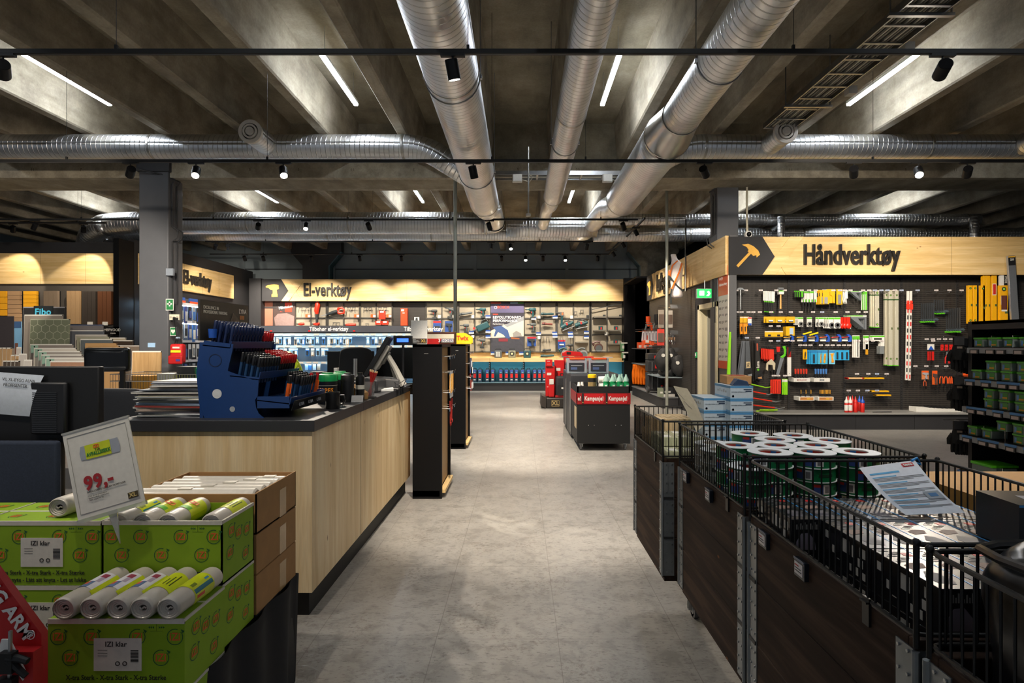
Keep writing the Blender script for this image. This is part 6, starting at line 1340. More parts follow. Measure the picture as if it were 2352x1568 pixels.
clampset(7,2174,757,'black bar clamp with a green pad in the lower set','bar clamps, lower set',5.0,1.3)
# pliers
def pliers(lb,px,py,c,grp,Y=YH,head=gsil,s=1):
    t=T('pliers',lb,'pliers',px,py,Y,0,grp); MB().prism([(-.02*s,0),(-.006*s,.05*s),(.006*s,.05*s),(.02*s,0),(.012*s,-.02*s),(-.012*s,-.02*s)],head,0,.015).build('jaws',t); MB().tube([(-.01*s,.007,-.015*s),(-.03*s,.007,-.06*s),(-.032*s,.007,-.16*s)],[.008*s,.010*s,.009*s],c,8).build('handle',t); MB().tube([(.01*s,.007,-.015*s),(.03*s,.007,-.06*s),(.032*s,.007,-.16*s)],[.008*s,.010*s,.009*s],c,8).build('handle',t)
pack('pliers_pack','blue and white carded pliers with long red handles','pliers',2138,790,16,13,wht,lambda t,w,h,d:(MB().prism([(-w*.35,-h),(w*.35,-h),(0,-h*.3)],blu,-d,0).build('blue_print',t),[MB().box(x-.008,x+.008,0,.012,-h-.19,-h-.03,red).build('handle',t) for x in (-.045,-.01,.03,.05)]),None)
for i,x in enumerate((2176,2186,2192)): pliers(f'red handled long nose pliers on the right middle row, {["left","middle","right"][i]}',x,814,red if i<2 else mt('3a3a3c'),'red handled pliers',YH+.04*i)
rowp('tin_snips','bright red snips on the right middle row','snips',[2164,2174,2184,2190,2201],791,7,14,red,i_gun(red),None,'bright red snips',dy=[0,.04,0,.03,0])
rowp('cutter_pack','orange carded cutter on right lower row','cutter',[2125],851,16,20,mt('c87a4a',.4),i_gun(mt('9a9aa0')),org,None); pliers('pair of carded orange tongs under the orange card',2125,872,mt('b8502a',.4),None,s=.7)
pack('cutter_pack','tall orange and clear carded tool on right lower row','packaged tool',2147,851,12,32,mt('cf5a22',.4),i_gun(mt('4b3b38')),org)
for i,x in enumerate((2163,2173,2184,2188,2201)): 
    pliers(f'orange and black adjustable pliers on right lower row, {ORD[i] if i else "leftmost"}{" from left" if i else ""}',x,862,mt('e0541a',.4),'orange adjustable pliers',YH+.03*(i%2),head=mt('2a2426',.4),s=.9)
rowp('blade_card','flat orange card at the right end of lower row','packaged tool',[2219],851,15,14,org,None,mt('d86a3c'),None)
# knife and screwdriver trays
def tray(lb,px,py,w,n,c1,c2,kind,print_,Y=YH):
    t=T('knife_tray',lb,'display tray',px,py,Y); w*=U; MB().box(-w/2,w/2,0,.2,-.07,.0,wht).build('tray_body',t,bevel=.003); print_(t,w)
    for i in range(n):
        x=t.location.x-w/2+.06+(w-.1)*i/max(1,n-1); k=thing(kind,f'{lb.split(" tray")[0]} tray item, {ORD[i] if i else "leftmost"}{" from left" if i else ""}',kind.replace('_',' '),(x,t.location.y+.06,t.location.z),(0,0,0),f'{kind} row in {lb[:20]}')
        if kind=='screwdriver': MB().tube([(0,0,-.0),(0,0,.03),(0,0,.10),(0,0,.125)],[.008,.013,.014,.010],c1,10).build('handle',k); MB().box(-.005,.005,-.015,-.010,.05,.12,c2).build('handle_stripe',k)
        else: MB().prism([(-.012,0),(.012,0),(.014,.07),(-.014,.07)],c2,-.01,.01).build('sheath',k); MB().prism([(-.012,.07),(.013,.07),(.018,.15),(.008,.165),(-.018,.16),(-.014,.12)],c1,-.01,.01).build('handle',k,bevel=.004)
def pr1(t,w): MB().text('MORAKNIV',.035,mt('8f2c24'),(0,-.002,-.035),'-y',.001,.01).build('lettering',t)
def pr2(t,w): MB().box(-.04,.04,-.002,0,-.05,-.02,mt('6f7376')).box(-.025,.025,-.003,-.001,-.042,-.028,mt('a9adb0')).build('emblem',t)
def pr3(t,w): MB().box(-w*.42,w*.42,-.002,0,-.06,-.01,mt('c98a4a')).box(-w*.38,0,-.003,-.002,-.03,-.022,mt('a8662c')).box(0,w*.2,-.003,-.002,-.05,-.02,mt('d8a93c')).build('front_print',t)
tray('red handled knife tray marked with its maker, upper left',1842,868,38,5,mt('c23420',.4),blk,'sheath_knife',pr1)
tray('blue handled knife tray, upper right',1888,868,37,5,mt('4274b4',.4),blk,'sheath_knife',pr2)
tray('black and yellow screwdriver tray, lower left',1853,911,36,3,blk,mt('e0a020'),'screwdriver',pr3)
tray('black and yellow screwdriver tray, lower right',1897,911,36,9,blk,mt('e0a020'),'screwdriver',pr3)
# crowbars, rods
for i,(x0,y0,x1,y1,c,lb) in enumerate(((1708,878,1768,892,mt('8ccf1e',.4),'lime green pry bar above the red crowbars'),(1730,899,1772,907,mt('d8331c',.4),'red crowbar with a grey tip, upper'),(1730,914,1792,924,mt('d8331c',.4),'red crowbar with a grey tip, middle'),(1730,930,1800,939,mt('d8331c',.4),'red crowbar with a curved grey tip, lower'))):
    a=Vector(P2(x0,y0,YH)); b_=Vector(P2(x1,y1,YH)); t=thing('crowbar',lb,'crowbar',a); d=b_-a
    MB().tube([(0,0,0),d*.7],.012,c,8).build('bar_body',t); MB().tube([d*.7,d*.85,d+Vector((.02,0,.03))],[.011,.009,.004],c if i==0 else gsil,8).build('curved_tip',t)
rowp('scissor_pack','bright red carded scraper near the pry bars','scraper',[1774,1779,1784,1789],871,9,33,mt('d8331c',.45),i_bar(mt('b8281a'),.4,.1,.9),None,'bright red carded scrapers',dy=[.1,.06,.03,0])
rowp('scissor_pack','white headed lime green tool near the upright','scraper',[1800,1805],870,8,36,mt('86cf1e',.4),i_bar(mt('86cf1e',.4),.5,.4,1.0),wht,'lime green tools',dy=[.05,0])
for i in range(3):
    t=T('lime_level_box',f'lime green slim tool lying on the base shelf, {["rear","middle","front"][i]} one','tool',1745+i*8,945-i*2.5,YH-.05*i,grp='lime tools on base shelf'); MB().box(-.12,.2,0,.03,-.02,.0,mt('9ad21e',.4)).build('tool_body',t,bevel=.004); MB().box(.2,.3,.005,.02,-.014,-.004,gsil).build('blade',t)
t=T('green_ruler','tall lime green straightedge leaning at the left end of the tool wall','straightedge',1677,762,9.85,(0,R(1.5),0)); MB().prism([(-.012,0),(.018,0),(.03,-1.35),(-.045,-1.35)],mt('8fdc1c',.4),0,.03).build('straightedge_body',t)
for i,(x,y,w,c,lb) in enumerate(((1965,867,36,mt('d8b07a',.5),'pale wooden folding rule bundle'),(2008,867,46,yel,'yellow packed rule upper right'),(2022,897,40,yel,'yellow packed rule lower shelf'),(2030,906,34,yel,'lowest yellow packed rule'))):
    t=T('folding_rule_bundle',lb+' lying across the hooks','folding rule',x,y,YH); w*=U; MB().box(-w/2,w/2,0,.10,-.025,.0,c).build('rule_body',t,bevel=.003); MB().box(-w/2,-w/2+.02,-.002,.1,-.026,.001,red if i==0 else mt('c9970f')).box(w/2-.02,w/2,-.002,.1,-.026,.001,red if i==0 else mt('c9970f')).build('end_mark',t)
# chalk bottles on base shelf
def bottle(lb,px,c,cap,Y,label):
    t=thing('chalk_bottle',lb,'bottle',(WX(px,Y),Y,.302),0,'chalk bottles on the base shelf'); MB().lathe((0,0,0),[(.030,0),(.033,.006),(.033,.155),(.028,.165)],c,18).build('bottle_body',t); MB().lathe((0,0,.165),[(.033,0),(.033,.035),(.014,.06),(.009,.1),(.004,.115),(0,.115)],cap,18).build('nozzle_cap',t)
    if label: MB().tube([(0,0,.03),(0,0,.13)],.0336,wht,18,cap=False).build('paper_label',t)
for i,(x,c,cp,Y,l) in enumerate(((1944,red,wht,10.02,1),(1953,red,wht,10.03,1),(1965,red,red,10.04,0),(1981,red,blu,10.03,0),(1948,red,red,10.16,0),(1958,red,red,10.17,0),(1974,red,blu,10.18,0))):
    bottle(f'red chalk bottle with a {"white" if cp is wht else ("blue" if cp is blu else "red")} cap, {["first","second","third","last"][i] if i<4 else ["first","second","last"][i-4]} from left in the {"front" if i<4 else "rear"} row',x,c,cp,Y,l)
t=thing('white_tray','white plastic tray with black clips lying on the base shelf','tray',(WX(2155,10.1),10.05,.302)); MB().prism([(-.42,0),(.42,0),(.42,.055),(.05,.06),(-.42,.09)],wht,0,.2).build('tray_body',t,bevel=.004)
b=MB()
for k in range(7): b.box(-.18+k*.075,-.15+k*.075,.02,.16,.06,.1-.003*k,blk)
b.build('black_clip',t)
t=thing('shelf_offcut','thin black strip lying on the base shelf','strip',(WX(2030,10.0),10.02,.302)); MB().bar((-.18,0,.005),(.16,.02,.008),.02,.01,blk).build('strip',t)
t=thing('small_black_box','small black box at the right end of base shelf','box',(WX(2224,10.1),10.1,.302)); MB().box(-.07,.07,0,.12,0,.055,blk).build('box_body',t,bevel=.003)
# yellow levels at right
yl=mt('e3a60c',.4)
for i,(x,y,w,h,hl_,lb) in enumerate(((2229,655,9,87,0,'short yellow level, leftmost'),(2240,655,8,87,0,'short yellow level, second from left'),(2258,655,9,100,0,'medium yellow level partly behind the black rack'),(2262,619,8,160,0,'tall yellow level, rear of the pair'),(2270,619,8,160,0,'tall yellow level, front of the pair'),(2284,616,11,165,1,'tall yellow level with a red hand hole'),(2306,655,18,120,1,'wide yellow level with a picture sticker'))):
    t=level(lb,x,y,w,h,yl,YH-.1-(.04 if i==6 else 0),'yellow levels',None,hole=hl_,d=.03)
    if i==6: MB().box(-.05,.05,-.006,-.003,-.44,-.18,mt('5a2c22')).box(-.05,.05,-.007,-.005,-.46,-.43,wht).build('picture_sticker',t)
t=T('straightedge','tall wide silver straightedge with a 250 sticker, tallest at right','straightedge',2322,587,YH-.22,(0,R(-3.5),0)); MB().box(-.055,.075,0,.04,-1.5,0,mt('a4a8ad',.3,.7)).build('profile_body',t,bevel=.002); MB().box(-.05,.07,-.003,0,-.17,-.01,blk).box(-.05,.07,-.004,0,-.03,-.01,mt('e0a92c')).text('250',.05,wht,(.01,-.005,-.07),'-y',.001,.02,.8).build('sticker',t)
t=T('white_level','white packed level with black lettering and red cap','spirit level',2306,617,YH-.12); MB().box(-.065,.065,0,.04,-.3,0,wht).build('body',t); MB().box(-.07,.07,-.004,.044,-.075,-.01,mt('b81a14')).build('red_cap',t); MB().box(.0,.065,-.003,0,-.3,-.09,blk).text('SOLA',.05,wht,(.033,-.005,-.19),'-y',.001,.02,rot=90).build('lettering',t)
# ================= FAR WALL GOODS =================
YF=18.62; UF=YF/F; KF=YF/YH
tl=mt('1f4a50',.4); dkt=mt('2c3133',.45); mred=mt('cf3018',.4)
def drill(lb,px,py,c1=tl,c2=red,s=1.0,rot=0,grp=None,Y=YF,big=False,cat='drill',name='cordless_drill'):
    t=T(name,lb,cat,px,py,Y,(0,R(rot),0),grp); s*=.33
    MB().tube([(-.38*s,0,.3*s),(-.2*s,0,.3*s),(-.12*s,0,.3*s),(.32*s,0,.3*s),(.4*s,0,.3*s)],[.05*s,.06*s,.14*s,.15*s,.1*s],c1,12).build('motor_body',t)
    MB().tube([(-.52*s,0,.3*s),(-.36*s,0,.3*s)],[.02*s,.07*s],dkt,8).build('chuck',t)
    MB().tube([(.1*s,0,.2*s),(.16*s,0,-.05*s),(.14*s,0,-.3*s)],[.09*s,.075*s,.085*s],c1,8).box(.0*s,.07*s,-.03*s,.03*s,.0,.14*s,c2).build('handle',t)
    MB().box(-.08*s,.34*s,-.11*s,.11*s,-.5*s,-.3*s,c2 if c1 is mred else dkt).build('battery',t,bevel=.004)
    return t
gy2=mt('51585a',.45)
for i,(x,y,s,c,rot,lb) in enumerate(((995,719,1.0,dkt,0,'black cordless drill in the top row behind the code card'),(1033,716,1.2,gy2,15,'grey angle drill in top row left of the pole'),(1106,716,1.1,tl,0,'teal impact driver in the top row left of the big poster'),(1068,752,1.0,gy2,0,'grey driver in the second row right of the pole'),(1105,786,1.0,gy2,5,'grey cordless drill in the third row left of big poster'),(1220,717,1.2,tl,0,'teal drill top row just right of the big poster'),(1222,750,1.0,gy2,0,'brown grey driver in second row right of big poster'),(1308,797,.9,dkt,0,'dark driver standing above the circular saws'))):
    drill(lb,x,y+2,c,red,s,rot)
def angle_tool(lb,px,py,L=.42,c=tl,rot=0,name='angle_grinder',cat='grinder'):
    t=T(name,lb,cat,px,py,YF,(0,R(rot),0)); MB().tube([(-L/2,0,0),(-L*.3,0,0),(0,0,0),(L*.3,0,.01),(L/2,0,.01)],[.035,.045,.032,.04,.03],c,10).build('motor_body',t); MB().lathe((-L*.42,0,-.03),[(0,0),(.055,.0),(.06,-.012),(0,-.02)],dkt,16).build('disc_guard',t); MB().tube([(-L*.3,-.03,0),(-L*.3,-.12,.01)],.014,dkt,8).build('side_handle',t)
angle_tool('dark grinder lying along the top row right of the pole',1070,720,.42,gy2,-6); angle_tool('teal multi tool in the top row second bay right of poster',1257,721,.42,tl,2); angle_tool('thin red grey tool in the second row right of poster',1257,744,.34,mt('7a3f38',.4),6); angle_tool('teal planer standing on the wooden ledge',1257,817,.44,tl,0)
angle_tool('small grey tool at the bottom of the third row right of poster',1256,804,.28,dkt,0)
t=T('demolition_hammer','large teal demolition hammer slanting in the second row left of big poster','hammer',1108,750,YF,(0,R(-25),0)); MB().box(-.2,.22,-.08,.06,-.12,.10,tl).build('motor_body',t,bevel=.03); MB().tube([(.0,0,.1),(.08,0,.18),(.22,0,.18),(.24,0,.05)],.022,dkt,8).build('handle',t); MB().tube([(-.2,0,0),(-.42,0,0)],[.04,.015],gy2,8).box(-.3,-.24,-.02,.02,-.02,.1,red).build('chisel_chuck',t)
t=T('rotary_hammer','red and dark rotary hammer hanging upright above the lit shelves','rotary hammer',727,714,YF,(0,R(10),0)); MB().tube([(-.02,0,.30),(.0,0,.22),(0,0,.0),(.03,0,-.1)],[.05,.085,.08,.05],mred,10).build('motor_body',t); MB().tube([(-.24,0,.2),(-.08,0,.22)],[.02,.03],dkt,8).build('side_handle',t); MB().tube([(.03,0,-.1),(.08,0,-.4)],[.05,.04],dkt,8).box(.04,.14,-.05,.05,-.46,-.38,mred).build('handle',t); MB().tube([(-.02,0,.3),(-.03,0,.38)],[.05,.04],gy2,8).build('front_chuck',t)
t=T('reciprocating_saw','red and black reciprocating saw slanting above lit shelves','saw',771,717,YF,(0,R(-14),0)); MB().tube([(-.3,0,0),(-.1,0,.01),(.08,0,.02)],[.04,.06,.06],dkt,10).build('gear_housing',t); b=MB(); b.tube([(.05,0,.02),(.12,0,.1),(.24,0,.1),(.29,0,.0),(.26,0,-.08),(.12,0,-.06)],[.05,.04,.03,.03,.035,.05],mred,8,close=True).build('handle',t); MB().box(-.5,-.28,-.003,.003,-.012,.012,gsil).build('blade',t)
for i,(x,y,L) in enumerate(((693,744,.2),(728,744,.22),(807,746,.36))): 
    t=T('compact_tool',f'small red power tool in the lower row above the header, {["left","middle","right"][i]} one','power tool',x,y,YF,grp='small red power tools'); MB().tube([(-L/2,0,0),(-L*.2,0,.0),(L*.4,0,.01)],[.03,.05,.04],mred,10).build('motor_body',t); MB().tube([(-L/2-.07,0,0),(-L/2,0,0)],[.015,.03],dkt,8).build('nozzle',t)
def jig(lb,px,py,rot,name='jigsaw'):
    t=T(name,lb,'jigsaw',px,py,YF,(0,R(rot),0)); MB().tube([(-.2,0,.02),(-.05,0,.04),(.12,0,.03),(.22,0,.05)],[.07,.065,.05,.05],tl,10).build('motor_body',t); MB().tube([(-.14,0,.06),(-.08,0,.15),(.1,0,.15),(.17,0,.07)],.024,dkt,8).box(-.02,.03,-.06,.06,.02,.1,red).build('handle',t); MB().box(-.2,.2,-.05,.05,-.1,-.08,gsil).box(-.12,-.04,-.03,.03,-.09,-.02,dkt).build('base_plate',t)
jig('teal jigsaw slanting in the second row third bay from the poster',1303,748,-22); jig('second teal jigsaw beside it in the second row',1335,746,-12)
def circ(lb,px,py,c,rot=0,disc=True):
    t=T('circular_saw',lb,'circular saw',px,py,YF-.12,(0,R(rot),0)); MB().lathe((0,-.03,0),[(.13,0),(.14,.02),(.14,.05),(.02,.06)],mt('9fa3a4',.3,.6) if disc else c,24,'y').build('blade_guard',t); MB().cyl((0,-.035,-.03),(0,-.03,-.03),.11,gy2,24).build('blade',t); MB().box(-.2,.2,-.06,.1,-.115,-.10,gsil).build('base_plate',t); MB().tube([(-.14,0,.08),(-.2,0,.14),(-.06,0,.2),(.05,0,.17)],[.05,.04,.028,.04],c,8).build('handle',t); MB().tube([(-.02,.0,.02),(-.02,.16,.02)],.07,c,10).build('motor_body',t)
circ('teal circular saw on the wooden ledge, left one',1298,813,tl); circ('teal circular saw on the wooden ledge, right one',1340,813,gy2)
circ('dark and orange circular saw low in the right end bay',1375,798,mt('5a3a34',.4),0,False)
t=T('rotary_hammer','grey and orange hammer drill hanging in the top row third bay from the poster','rotary hammer',1291,722,YF); MB().box(-.06,.06,-.05,.05,-.06,.08,gy2).box(-.02,.04,-.055,-.05,-.02,.06,mt('d0622c')).build('motor_body',t,bevel=.02); MB().tube([(0,0,-.05),(-.01,0,-.25),(-.02,0,-.42)],[.04,.03,.05],tl,8).build('handle',t); MB().tube([(-.06,0,.05),(-.2,0,.05)],.022,dkt,8).build('side_handle',t)
def bpack(lb,px,py,w,h,c,head,Y=18.6,grp=None,inner=None): 
    return pack('tool_pack',lb,'packaged tool',px,py,w*Y/YH,h*Y/YH,c,inner,head,Y,grp,.03)
b1=mt('23488f',.4)
bpack('blue and red carded tool behind the code card',1004,736,18,28,b1,red,inner=i_bar(dkt,.7,.45,.6)); bpack('blue carded driver left of the pole in the second row',1031,737,18,25,b1,None,inner=i_gun(dkt)); bpack('blue and red double pack in the third row right of poster',1221,773,20,22,b1,red,inner=i_gun(dkt)); bpack('blue and red carded accessory set in the third row',1290,780,17,21,b1,red,inner=i_bar(wht,.6,.45,.6))
t=T('tall_box','tall orange red tool box standing on the dark slatted panel','box',928,708,18.6); MB().box(-.11,.11,0,.14,-.56,0,mt('e0421a',.4)).build('carton_body',t,bevel=.003); MB().box(-.09,.0,-.002,0,-.09,-.03,wht).box(-.05,.02,-.002,0,-.16,-.14,wht).build('white_print',t)
t=T('small_box','orange and white carded box at the right of dark slatted panel','box',957,728,18.6); MB().box(-.08,.08,0,.1,-.28,0,mt('c9cccf')).box(-.08,.08,-.002,0,-.28,-.14,org).prism([(-.03,-.02),(.03,-.02),(.05,-.2),(-.05,-.2)],dkt,-.004,-.001).build('carton_body',t)
for i,(x,y) in enumerate(((877,712+6),(869,741),(884,741))):
    t=T('battery_box',f'small red battery box in the small pyramid, {["top","lower left","lower right"][i]}','box',x,y,18.5,grp='red battery boxes'); h=.27 if i==0 else .12; MB().box(-.1,.1,0,.12,-h+.06,.06,mred).box(-.06,.06,-.002,0,-.0,.05,wht).build('carton_body',t,bevel=.003)
k=0
for (x,y,o) in ((707,725,1),(819,725,1),(857,725,1),(893,725,1),(1009,727,0),(1043,727,0),(1086,727,0),(1121,727,2),(1083,763,2),(1121,761,2),(1121,773,2),(1086,773,0),(1238,728,0),(1275,728,2),(1226,731,2),(1313,728,0),(1237,766,2),(1274,765,2),(1275,772,2),(1310,765,2),(1311,772,2),(1347,763,2),(1347,774,2),(1238,775,0),(1392,766,0),(1388,726,3),(1425,726,3),(1350,727,3),(1133,811,2),(1167,811,2),(1198,811,2)):
    k+=1; t=T('price_card',f'price card on the far display bays, {["white","orange and white","blue and white","dark"][o]} one number {k} in reading order' if False else f'{["small white","orange and white","blue and white","small dark"][o]} price card {"in the top row" if y<740 else ("in the middle rows" if y<780 else "on the ledge")} near {["the left bays","the pole","the poster","the jigsaws","the right end"][min(4,int((x-680)/150))]}','price card',x,y,18.58,grp=f'{["white","orange","blue","dark"][o]} price cards '+('top' if y<740 else ('middle' if y<780 else 'ledge'))+f' {int((x-680)/150)}')
    w=.08 if o in(1,2) else .045; MB().box(-w,w,0,.01,-.05,.05,[wht,org,b1,dkt][o]).box(-w*(-1 if o==1 else 1) if o else -.03,w if o!=1 else 0,-.004,0,-.045,.0 if o==2 else .03,wht if o!=3 else dkt).build('card',t)
for i,(x,c) in enumerate(((1144,gy2),(1176,mt('7d7f6a',.4)),(1211,tl))):
    t=T('work_lamp',['dark square work lamp with white cells on the ledge','grey green round faced work lamp on ledge','teal radio lamp with a round speaker on the ledge'][i],'work lamp',x,822,18.5); MB().box(-.12,.12,0,.12,0,.24,c).build('lamp_case',t,bevel=.02); f=MB()
    if i==0:
        for a in range(3):
            for q in range(4): f.box(-.06+a*.042,-.028+a*.042,-.004,0,.05+q*.04,.08+q*.04,wht)
    else: f.ring((0,-.006,.14),.035,.075,.006,dkt,20).cyl((0,-.005,.14),(0,0,.14),.034,mt('d8c89a'),16)
    f.build('lamp_face',t); MB().tube([(-.1,.06,.23),(-.08,.06,.3),(.08,.06,.3),(.1,.06,.23)],.012,dkt,6).build('carry_handle',t)
# hooks in the empty bays
for i,(x,y) in enumerate(((690,708),(705,708),(801,708),(812,708),(839,708),(850,708),(872,708),(884,708),(768,743),(776,743),(843,746),(1246,776),(1258,776),(1290,776),(1322,718),(1337,714))):
    t=T('tool_hook','thin dark double hook on an empty beige bay','hook',x,y,18.6,grp='dark double hooks on the bays'); MB().tube([(-.04,.1,0),(-.04,0,0),(-.06,-.01,-.14)],.007,dkt,5).tube([(.04,.1,0),(.04,0,0),(.06,-.01,-.14)],.007,dkt,5).bar((-.06,.02,.03),(.06,.02,.03),.03,.02,dkt).build('hook_wire',t)
for i,(x,y) in enumerate(((1378,727),(1413,727),(1378,758),(1413,758),(1412,789),(1337,785))):
    t=T('bay_shelf',f'small mesh shelf in the right end bays, {["upper left","upper right","middle left","middle right","lower right","beside the pack"][i]}','shelf',x,y,18.5); MB().box(-.2,.2,0,.24,-.01,.0,mt('b5b1a8',.4)).box(-.2,.2,0,.006,-.03,.01,mt('8b877d')).build('shelf_plate',t)
    if i in (2,3,4): q=T('sander_box',f'small teal and red tool on the mesh shelf, {["left","upper right","lower right"][i-2]}','tool',x+2,y,18.55); MB().box(-.06,.07,0,.1,.005,.13,tl).box(-.01,.04,-.003,0,.02,.1,red).build('tool_body',q,bevel=.01)
MB().bar(W(1358,711,18.6),W(1430,696,18.6),.02,.02,dkt).build('chain',thing('hanging_chain','dark chain stretched diagonally across the right end bay','chain'))
for i,(x,y) in enumerate(((1434,786),(1436,808))):
    t=T('green_box',f'green and white carton at right end of the ledge, {["upper","lower"][i]}','box',x,y,18.3); MB().box(-.1,.1,0,.2,-.28,-.0,mt('6d9a72',.5)).box(-.07,.0,-.003,0,-.2,-.1,wht).box(-.1,.1,-.002,0,-.04,0,wht).build('carton_body',t)
t=thing('papers','two grey leaflets lying on the ledge at the right','papers',(WX(1385,18.5),18.5,1.052)); MB().box(-.3,-.02,-.1,.1,0,.02,mt('b5b3ae')).box(.0,.3,-.1,.1,0,.035,mt('a9a7ae')).build('sheets',t)
# blue tool cases
cs=thing('tool_case','x','tool case'); cb_=mt('18354a',.45)
MB().box(-.07,.07,0,.36,0,.40,cb_).build('case_shell',cs,bevel=.012); MB().box(-.035,.045,-.01,0,.14,.27,mt('c8201c',.4)).build('red_latch',cs); MB().box(-.045,.045,-.004,0,.29,.39,mt('2f4fa0',.4)).box(-.02,.03,-.006,-.004,.30,.33,mt('7fb0a0',.4)).build('picture_label',cs); MB().box(-.035,.035,-.004,0,.06,.09,wht).build('sticker',cs); MB().tube([(-.04,.1,.40),(-.03,.1,.44),(.03,.1,.45),(.05,.12,.40)],.01,dkt,6).build('carry_handle',cs)
place(cs,[(WX(x,18.36),18.36,.277) for x in (1067,1078,1090,1102,1119,1131.5,1150,1163,1175,1186,1200,1214,1228,1239,1250)],'dark blue tool case with a red latch','on the low shelf','dark blue tool cases')
# lit shelf packs
bp=[mt('9fc4dc',.4),mt('3a78b8',.4),mt('c5d6de',.4),mt('b8a58c',.5),mt('6aa0c8',.4)]
r1=[610,620,628,637,644,654,660,665,679,685,692,697,707,714,719,729,743,755,762,769,776,783,791,798,805,845,857,864,873,881,888,923,933,941]
for i,x in enumerate(r1): pack('accessory_pack',f'small {["pale blue","blue","white","tan","sky blue"][i%5]} blister pack on the upper lit shelf','packaged accessory',x,774,12,26+4*(i%3),bp[i%5],i_bar(wht if i%2 else dkt,.5,.3,.85),wht,18.30-.01*(i%4),'upper shelf packs '+str(i%5),.02)
for i,x in enumerate([612,622,634,646,655,667,675,680,706,718,730,742,750,925,933,941,948]): pack('accessory_pack',f'small {["pale blue","blue","white","tan","sky blue"][(i*2)%5]} blister pack on the middle lit shelf','packaged accessory',x,800,14,32,bp[(i*2)%5],i_bar(wht if i%2 else dkt,.6,.3,.85),wht,18.30-.01*(i%4),'middle shelf packs '+str((i*2)%5),.02)
for i,x in enumerate([704,712,722,732,925,935]): pack('accessory_pack',f'small {["pale blue","blue","white","tan","sky blue"][i%5]} blister pack on the lowest lit shelf','packaged accessory',x,836,13,24,bp[i%5],None,wht,18.30,'lower shelf packs '+str(i%5),.02)
# ================= LEFT: WOOD SAMPLES AND PANELS =================
YL=12.95
for i,(x0,x1,y0,y1,c,d,lb) in enumerate(((-30,17,668,725,'d99a1f','h','orange yellow wide plank sample at the left picture edge'),(20,48,668,750,'a58462','h','pale brown horizontal plank sample'),(56,86,668,705,'e0a01e','h','short bright orange yellow plank sample'),(102,135,668,720,'8c7a66','v','greyish brown vertical plank sample'),(155,185,668,744,'b3926a','v','pale tan vertical plank sample'),(193,222,669,745,'3f3832','v','dark grey weathered plank sample'),(226,258,669,745,'5f3a22','v','dark brown plank sample'),(262,291,668,745,'b5722a','v','orange brown plank sample at the right end'))):
    X0,X1,z1_,z0_=WX(x0,YL),WX(x1,YL),WZ(y0,YL),WZ(y1,YL); t=thing('wood_sample',lb+' on the left wall','wood sample',((X0+X1)/2,YL,z0_)); w=(X1-X0)/2; h=z1_-z0_; m=mk_wood('sample_wood_'+c,c,c,c,'x' if d=='h' else 'z',1.5)
    g=m.node_tree; 
    b=MB(); n=4 if d=='h' else 3
    if c=='a58462': n=8
    for k in range(n):
        if d=='h': b.box(-w,w,-.03,.03,h*k/n+.004,h*(k+1)/n-.004,m)
        else: b.box(-w+2*w*k/n+.004,-w+2*w*(k+1)/n-.004,-.03,.03,0,h,m)
    b.build('planks',t); MB().box(-w,w,.03,.05,0,h,M_BLK).build('backing',t)
    if i in (5,6,7): MB().box(-.04,.08,-.04,-.03,-.02,.06,wht).build('paper_tag',t)
mats_={'hex':None}
g=NG('hexagon_tile_print',.5); v=g.co(scale=(1/.16,1/.16,1/.16)); s=g.sep(v)
def hexd(g,s):
    # distance to hexagon grid edges
    x=s[0]; y=s[2]
    def mod(a,m,o): return g.math('SUBTRACT',g.math('MULTIPLY',g.math('FRACT',g.math('DIVIDE',g.math('ADD',a,o),m)),m),m/2)
    def hd(ax,ay):
        ax=g.math('ABSOLUTE',ax); ay=g.math('ABSOLUTE',ay)
        return g.math('MAXIMUM',g.math('ADD',g.math('MULTIPLY',ax,.5),g.math('MULTIPLY',ay,.866)),ax)
    return g.math('MINIMUM',hd(mod(x,1.0,50),mod(y,1.732,86.6)),hd(mod(x,1.0,50.5),mod(y,1.732,87.466)))
hx=hexd(g,s); M_HEX=g.out(g.mix(g.math('GREATER_THAN',hx,.478),'6a705d','a9ab98'))
def panel(x0,x1,yt,Y,m,lb,th=.04,zb=.01,edge=None,tagc=None,lean=2):
    X0,X1=WX(x0,Y),WX(x1,Y); z1_=WZ(yt,Y); t=thing('sample_board',lb,'sample panel',((X0+X1)/2,Y,zb),(R(-lean),0,0)); w=(X1-X0)/2; h=z1_-zb
    MB().box(-w,w,0,th,0,h,m).build('board_face',t,bevel=.002); MB().box(-w,-w+.004,-.001,th,0,h,edge or wht).box(-w,w,-.001,th,h-.02,h+.002,edge or wht).build('board_edge',t)
    if tagc: MB().box(-w+.02,-w+.16,-.004,0,h-.18,h-.02,tagc).cyl((-w+.09,-.006,h-.05),(-w+.09,0,h-.05),.015,blk).build('corner_tag',t)
    return t
pc=lambda h_:mt(h_,.55,bs=5,var=.06)
t=panel(46,142,704,11.9,mt('2a2a2b'),'tall dark framed sample rack marked Fibo above the hexagon panel',.05,.1,mt('8f9096')); h=WZ(704,11.9)-.1
MB().box(-.2,.2,-.02,0,h-.22,h+.02,mt('1c2226')).text('Fibo',.19,mt('4bb5d8'),(0,-.024,h-.11),'-y',.002,.025).build('header_plate',t)
panel(49,136,722,11.7,pc('8a8279'),'taupe sample panel behind the hexagon panel')
panel(63,152,732,11.5,M_HEX,'sage green sample panel printed with a hexagon pattern',edge=mt('a9ab98'))
mint=mt('8fb09f')
